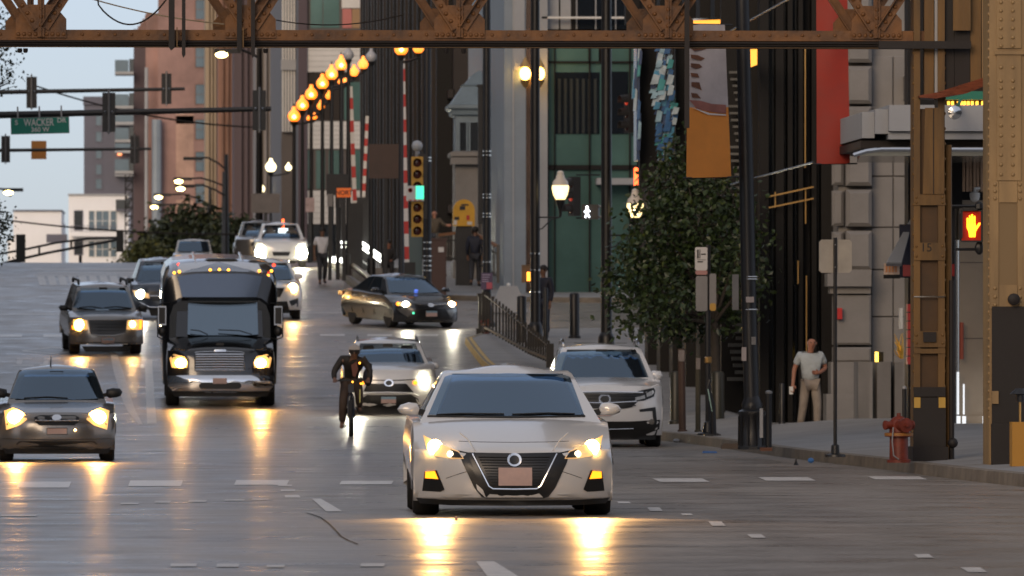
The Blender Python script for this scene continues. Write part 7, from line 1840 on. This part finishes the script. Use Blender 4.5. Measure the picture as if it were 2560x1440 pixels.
leaves([(at(x, y, 500) - t.location, r * 500 / F) for x, y, r in ((345, 640, 22), (370, 632, 24), (390, 645, 22), (330, 655, 18))], 1500, .3, rnd).build('foliage', M_leaf3, t, smooth=0, flip=False, kind='stuff')

# ------------------------------------------------------------------ people
def skin_mesh(name, verts, edges, radii, m, sub=1):
    me = bpy.data.meshes.new(name); me.from_pydata(verts, edges, []); me.update()
    o = bpy.data.objects.new(name, me); COL.objects.link(o)
    o.modifiers.new('skin', 'SKIN'); sk = me.skin_vertices[0].data
    for i, r in enumerate(radii): sk[i].radius = r if isinstance(r, tuple) else (r, r); sk[i].use_root = (i == 0)
    s = o.modifiers.new('sub', 'SUBSURF'); s.levels = sub; s.render_levels = sub
    dg = bpy.context.evaluated_depsgraph_get(); dg.update()
    out = bpy.data.meshes.new_from_object(o.evaluated_get(dg))
    bpy.data.objects.remove(o); bpy.data.meshes.remove(me)
    out.materials.clear(); out.materials.append(m); out.polygons.foreach_set('use_smooth', [True] * len(out.polygons))
    return out
class G_:
    def __init__(s): s.v = []; s.e = []; s.r = []
    def p(s, co, r, to=None):
        s.v.append(tuple(co)); s.r.append(r)
        if to is not None: s.e.append((to, len(s.v) - 1))
        return len(s.v) - 1
M_skin = mat('skin_light', (.34, .15, .095), .5); M_skin2 = mat('skin_brown', (.16, .085, .055), .5); M_hairw = mat('hair_grey', (.35, .30, .27), .8); M_hair = mat('hair_dark', (.012, .010, .009), .7); M_shoe = mat('shoe_dark', (.015, .013, .012), .5)
STAND = dict(pelvis=(0, 0, .52), waist=(0, 0, .60), chest=(0, 0, .735), neck=(0, 0, .835), head=(0, -.012, .93),
             sh=((-.108, 0, .80), (.108, 0, .80)), el=((-.135, .01, .63), (.135, .01, .63)), wr=((-.135, -.03, .485), (.135, -.03, .485)), hd=((0, -.01, -.1), (0, -.01, -.1)),
             hip=((-.05, 0, .50), (.05, 0, .50)), kn=((-.055, -.01, .28), (.055, -.01, .28)), an=((-.055, .01, .045), (.055, .01, .045)), toe=((-.01, -.1, -.035), (.01, -.1, -.035)))
def person(label, loc, rz, H, shirt, trousers, skin=None, hair=None, long_sleeve=False, pose=None, belly=1.0, helmet=False, bald=False, group='people on the street', extra=None):
    P = dict(STAND); P.update(pose or {}); sk = skin or M_skin
    t = thing('person', label, 'person', loc, rz, group)
    V = lambda k, i=None: Vector(P[k] if i is None else P[k][i]) * H
    g = G_()
    pel = g.p(V('pelvis'), (.066*H, .050*H)); wa = g.p(V('waist'), (.058*H, .046*H), pel); ch = g.p(V('chest'), (.070*H, .050*H), wa)
    ne = g.p(V('neck'), .030*H, ch); hd = V('head'); hv = hd - V('neck')
    jaw = g.p(V('neck') + hv * .55 + Vector((0, -.012*H, 0)), .040*H, ne); sku = g.p(hd, (.050*H, .060*H), jaw); g.p(hd + hv.normalized() * .045*H + Vector((0, .006*H, 0)), (.040*H, .046*H), sku)
    for i in (0, 1):
        sg = (-1, 1)[i]
        s_ = g.p(V('sh', i), .034*H, ch); e_ = g.p(V('el', i), .026*H, s_); w_ = g.p(V('wr', i), .019*H, e_)
        dirv = (Vector(P['hd'][i])).normalized(); pm = V('wr', i) + dirv * .035*H
        pa = g.p(pm, .019*H, w_); side = dirv.cross(Vector((0, 1, 0))); side = side.normalized() if side.length > .1 else Vector((1, 0, 0))
        curl = Vector((-sg * .25, -.5, 0))
        for f in range(4):
            q = pm + side * (f - 1.5) * .0105*H + dirv * .018*H; a = g.p(q, .0065*H, pa); L = (.021, .025, .024, .018)[f] * H
            b_ = g.p(q + (dirv + curl * .2).normalized() * L, .006*H, a); g.p(q + (dirv + curl * .2).normalized() * L + (dirv + curl).normalized() * L * .8, .005*H, b_)
        th = g.p(V('wr', i) + dirv * .015*H - side * sg * .022*H + Vector((0, -.008*H, 0)), .008*H, pa); g.p(V('wr', i) + dirv * .045*H - side * sg * .034*H + Vector((0, -.014*H, 0)), .0065*H, th)
        h_ = g.p(V('hip', i), .050*H, pel); k_ = g.p(V('kn', i), .038*H, h_); a_ = g.p(V('an', i), .026*H, k_); g.p(V('an', i) + Vector(P['toe'][i]) * H, .020*H, a_)
    link('body', skin_mesh('body', g.v, g.e, g.r, sk), t)
    # shirt or jacket
    g = G_(); up = Vector((0, 0, .0))
    a = g.p(V('pelvis') + Vector((0, 0, .0)), (.088*H*max(1, belly*.97), .072*H*belly)); b_ = g.p(V('waist'), (.084*H*belly, .072*H*belly), a); c_ = g.p(V('chest'), (.096*H, .075*H), b_); g.p(V('chest').lerp(V('neck'), .75), (.052*H, .048*H), c_)
    for i in (0, 1):
        s_ = g.p(V('sh', i), .049*H, c_); m_ = V('sh', i).lerp(V('el', i), 1.0 if long_sleeve else .72)
        e_ = g.p(m_, .035*H if long_sleeve else .042*H, s_)
        if long_sleeve: g.p(V('el', i).lerp(V('wr', i), .93), .029*H, e_)
    link('jacket' if long_sleeve else 'shirt', skin_mesh('shirt', g.v, g.e, g.r, shirt), t)
    g = G_(); a = g.p(V('pelvis') + Vector((0, 0, -.005*H)), (.082*H, .066*H)); 
    for i in (0, 1):
        h_ = g.p(V('hip', i), .064*H, a); k_ = g.p(V('kn', i), .047*H, h_); g.p(V('kn', i).lerp(V('an', i), .92), .040*H, k_)
    link('trousers', skin_mesh('trousers', g.v, g.e, g.r, trousers), t)
    for i in (0, 1):
        g = G_(); q = V('an', i); tv = Vector(P['toe'][i]) * H
        a = g.p(q + Vector((0, .015*H, tv.z * .45)), .027*H); m_ = g.p(q + tv * .55 + Vector((0, 0, tv.z * .2)), .026*H, a); g.p(q + tv, .020*H, m_)
        link('shoe', skin_mesh('shoe', g.v, g.e, g.r, M_shoe), t)
    hc = hd
    for sg in (-1, 1):
        MB().ball(hc + Vector((sg * .020*H, -.060*H, .004*H)), .006*H, 6, 4).build('eye', M_hair, t)
        MB().ball(hc + Vector((sg * .051*H, .0, -.004*H)), .014*H, 6, 5, (.4, .7, 1)).build('ear', sk, t)
    MB().ball(hc + Vector((0, -.064*H, -.014*H)), .010*H, 6, 5, (.8, 1, 1.3)).build('nose', sk, t)
    MB().ball(hc + Vector((0, -.055*H, -.038*H)), .012*H, 6, 4, (1.2, .5, .3)).build('mouth', mat('lips', (.22, .08, .06), .5), t)
    if helmet:
        mb = MB()
        for k in range(7):
            x = (k - 3) * .016*H
            mb.tube([hc + Vector((x, -.075*H + abs(k-3)*.006*H, .020*H)), hc + Vector((x, -.05*H, .062*H - abs(k-3)*.007*H)), hc + Vector((x, .0, .082*H - abs(k-3)*.008*H)), hc + Vector((x, .06*H, .060*H - abs(k-3)*.006*H)), hc + Vector((x, .08*H, .01*H))], .008*H, 6)
        mb.build('helmet_rib', mat('helmet_pale', (.42, .38, .35), .4), t, kind='stuff')
        MB().ball(hc + Vector((0, .004*H, .020*H)), .060*H, 12, 8, (1, 1.22, .95)).build('helmet_shell', mat('helmet_dark', (.03, .028, .028), .4), t)
    elif not bald:
        MB().ball(hc + Vector((0, .012*H, .018*H)), .058*H, 12, 8, (.95, 1.1, .95)).build('hair', hair or M_hair, t)
    else:
        MB().ball(hc + Vector((0, .022*H, -.006*H)), .053*H, 12, 8, (1.0, .95, .62)).build('hair', hair or M_hairw, t)
    return t
C_tee = mat('pale_blue_tee', (.40, .44, .46), .8, var=.12, vs=6, bump=.9, bs=11); C_khaki = mat('stone_chinos', (.30, .25, .205), .85, var=.25, vs=5, bump=.9, bs=11); C_dark = mat('dark_jacket', (.016, .015, .017), .75, var=.15, vs=6, bump=.9, bs=11); C_navy = mat('navy_jacket', (.012, .015, .03), .7, var=.15, vs=6, bump=.9, bs=11); C_white = mat('white_tee', (.62, .62, .66), .8, var=.15, vs=6, bump=.9, bs=11); C_jean = mat('dark_jeans', (.03, .032, .04), .8, var=.15, vs=6, bump=.9, bs=11); C_brown = mat('brown_trousers', (.055, .035, .025), .75, var=.15, vs=6, bump=.9, bs=11); C_olive = mat('olive_coat', (.07, .05, .03), .75, var=.15, vs=6, bump=.9, bs=11); C_blk = mat('black_tracksuit', (.018, .014, .012), .7, var=.15, vs=6, bump=.9, bs=11)
d = 145; p = XY(2026, d); zf = pave_z(p[0], p[1]); Hm = PZ(840, d) - zf
man = person('bald older man in a pale tee and stone trousers walking by the dark tower', (p[0], p[1], zf), R(6), Hm, C_tee, C_khaki, bald=True, belly=1.18,
       pose=dict(head=(.012, -.012, .93), sh=((-.112, .01, .80), (.112, -.01, .80)), el=((-.165, .03, .65), (.165, .03, .665)), wr=((-.185, -.01, .50), (.075, -.085, .615)), hd=((-.02, -.03, -.1), (-.09, -.04, .01)),
                 hip=((-.05, 0, .50), (.05, 0, .50)), kn=((-.075, .0, .28), (.065, -.05, .28)), an=((-.10, .06, .05), (.06, -.06, .045)), toe=((-.01, -.1, -.035), (.01, -.1, -.035))))
t = tag(MB().box(-.035, .035, -.02, .02, -.07, .07).build('paper_cup', M_frame, loc=Vector((p[0], p[1], zf)) + Vector((-.205, -.05, .435)) * Hm), 'small pale object held in the hand of the bald man', 'cup')
# the cyclist
d = 145; p = XY(878, d); zf = gz(p[1]); k = F / d
bx = lambda px: (px - 878) / k
bz = lambda py: (PZ(py, d) - zf)
bt = thing('bicycle', 'dark city bicycle ridden towards the viewer, a tiny amber light on its bar', 'bicycle', (p[0], p[1], zf), R(-2))
M_bike = mat('bicycle_dark_blue', (.012, .016, .03), .4)
for y, nm in ((-.42, 0), (.66, 1)):
    w = thing_part('wheel', bt, (0, y, .34))
    ty = MB()
    n = 32; rr = [[((.034 * math.cos(b_)), (.31 + .032 * math.sin(b_)) * math.cos(a), (.31 + .032 * math.sin(b_)) * math.sin(a)) for b_ in np.linspace(0, 2 * math.pi, 9)] for a in np.linspace(0, 2 * math.pi, n + 1)]
    ty.grid(rr).build('tyre', V_tyre, w); MB().lathe((0, 0, 0), [(.285, -.012), (.27, -.012), (.27, .012), (.285, .012)], 28, 'x').build('rim', M_galv, w)
    sp = MB()
    for q in range(16): a = 2 * math.pi * q / 16; sp.tube([(0, .02 * math.cos(a + 1), .02 * math.sin(a + 1)), (0, .275 * math.cos(a), .275 * math.sin(a))], .0025, 4)
    sp.build('spoke', M_galv, w, kind='stuff'); MB().lathe((0, 0, 0), [(.02, -.05), (.03, -.03), (.03, .03), (.02, .05)], 10, 'x').build('hub', M_galv, w)
for x in (-.05, .05): MB().tube([(x, -.42, .34), (x, -.34, .70), (x * .4, -.30, .78)], .014, 6).build('fork_blade', M_bike, bt)
MB().tube([(0, -.30, .70), (0, -.26, .98)], .02, 8).build('head_tube', M_bike, bt); MB().tube([(0, -.29, .74), (0, .12, .34)], .022, 8).build('down_tube', M_bike, bt); MB().tube([(0, -.28, .82), (0, .26, .70)], .018, 8).build('top_tube', M_bike, bt); MB().tube([(0, .12, .34), (0, .30, .92)], .017, 8).build('seat_tube', M_bike, bt)
for x in (-.06, .06): MB().tube([(x * .4, .26, .70), (x, .66, .34)], .010, 6).build('seat_stay', M_bike, bt); MB().tube([(x * .4, .12, .34), (x, .66, .34)], .011, 6).build('chain_stay', M_bike, bt)
MB().prismz([(-.07, .45), (.07, .45), (.05, .30), (.02, .16), (-.02, .16), (-.05, .30)], .92, .97).build('saddle', V_trim, bt)
MB().tube([(-.32, -.20, 1.0), (-.2, -.26, 1.02), (0, -.28, 1.02), (.2, -.26, 1.02), (.32, -.20, 1.0)], .014, 8).build('handlebar', V_trim, bt)
for x in (-.10, .10): MB().box(x - .015, x + .015, .08, .16, .34 + x * 1.6, .37 + x * 1.6).build('crank', V_trim, bt)
for x in (-1, 1): MB().box(x * .16 - .05, x * .16 + .05, .04, .18, .33 - x * -.16 - .012, .33 - x * -.16 + .012).build('pedal', V_trim, bt)
MB().box(-.05, .05, -.36, -.30, .80, .95).build('front_pack', M_bike, bt)
for x, m in ((.03, V_amb2), (.18, V_amb2)): MB().ball((x, -.31, 1.0 - x * .2), .018, 8, 5).build('amber_light', m, bt)
MB().box(.155, .17, -.30, -.28, .62, .86).build('pale_strap', mat('hi_vis_strap', (.65, .62, .2), .5), bt)
Hc = 1.72
cyc = person('cyclist in a helmet, dark jacket and brown trousers riding between bus and saloon', (p[0], p[1], zf), R(-2), Hc, C_blk, C_brown, M_skin2, long_sleeve=True, helmet=True,
       pose=dict(pelvis=(.0, .19, .585), waist=(.0, .16, .655), chest=(.018, .03, .775), neck=(.03, -.05, .835), head=(.035, -.085, .895), sh=((-.10, .0, .815), (.135, .0, .815)), el=((-.185, -.02, .68), (.205, -.02, .69)), wr=((-.172, -.10, .60), (.18, -.10, .595)), hd=((0, -.09, -.03), (0, -.09, -.03)),
                 hip=((-.055, .17, .565), (.055, .17, .565)), kn=((-.085, -.02, .36), (.085, -.06, .44)), an=((-.095, .06, .125), (.085, .06, .30)), toe=((-.01, -.09, -.025), (.01, -.09, -.02))))
MB().prism([(.0, 1.30), (.10, 1.36), (.13, 1.22), (.08, 1.08), (.03, 1.10)], -.16, -.13).build('scarf', mat('rust_scarf', (.13, .045, .03), .8), cyc)
MB().ball((.155, -.12, 1.335), .02, 8, 5).build('chest_light', V_amb2, cyc)
MB().ball((.30, .06, 1.08), .13, 10, 6, (.7, 1, 1.3)).build('shoulder_bag', C_navy, cyc)
# passers-by along the bridge
def stander(px, d, ytop, lab, shirt, trs, rz=0, skin=None, pose=None, bald=False, sleeve=True, zf=None, H=None):
    p = XY(px, d); z = (pave_z(p[0], p[1]) if p[0] > 5.6 else gz(p[1])) if zf is None else zf
    H = PZ(ytop, d) - z if H is None else H
    return person(lab, (p[0], p[1], z), R(rz), H, shirt, trs, skin, long_sleeve=sleeve, pose=pose, bald=bald)
WALK = dict(kn=((-.055, -.06, .285), (.055, .02, .28)), an=((-.055, -.04, .05), (.055, .12, .07)), el=((-.135, .06, .64), (.135, -.01, .63)), wr=((-.135, .03, .50), (.135, -.10, .52)))
stander(806, 262, 569, 'man in a white tee beside the dazzling taxi headlamp', C_white, C_jean, 10, M_skin2, WALK, sleeve=False)
stander(1086, 292, 524, 'bald man in an olive coat leaning by the yellow signal pole', C_olive, C_jean, 0, None, dict(wr=((-.135, -.03, .485), (.24, -.12, .70)), el=((-.135, .01, .63), (.19, -.05, .70)), hd=((0, -.01, -.1), (.1, -.02, 0))), bald=True)
stander(1188, 254, 566, 'person in a dark navy jacket walking away by the bridge house railing', C_navy, C_jean, 172, M_skin2, WALK)
stander(1359, 206, 662, 'dark clad person standing half behind the bracket lamp pole', C_navy, C_navy, -40, M_skin2)
p = XY(972, 262); zs = pave_z(p[0], p[1]); 
person('person in black sitting low on a ledge right of the lit stair railing', (p[0], p[1], zs), R(-5), 1.72, C_dark, C_dark, M_skin, hair=M_hair, long_sleeve=True,
       pose=dict(pelvis=(0, .05, .30), waist=(0, .04, .37), chest=(0, .0, .50), neck=(0, -.02, .60), head=(0, -.04, .69), sh=((-.105, 0, .565), (.105, 0, .565)), el=((-.13, -.04, .42), (.13, -.04, .42)), wr=((-.06, -.16, .36), (.06, -.16, .36)), hd=((.03, -.1, 0), (-.03, -.1, 0)), hip=((-.05, .04, .29), (.05, .04, .29)), kn=((-.07, -.20, .29), (.07, -.20, .29)), an=((-.07, -.20, .05), (.07, -.20, .05))))
tag(MB().box(-.6, .6, -.05, .45, 0, .40).build('stone_ledge', M_lime, loc=(p[0], p[1] + .08, zs)), 'low stone ledge with a person in black sitting on it', 'ledge')
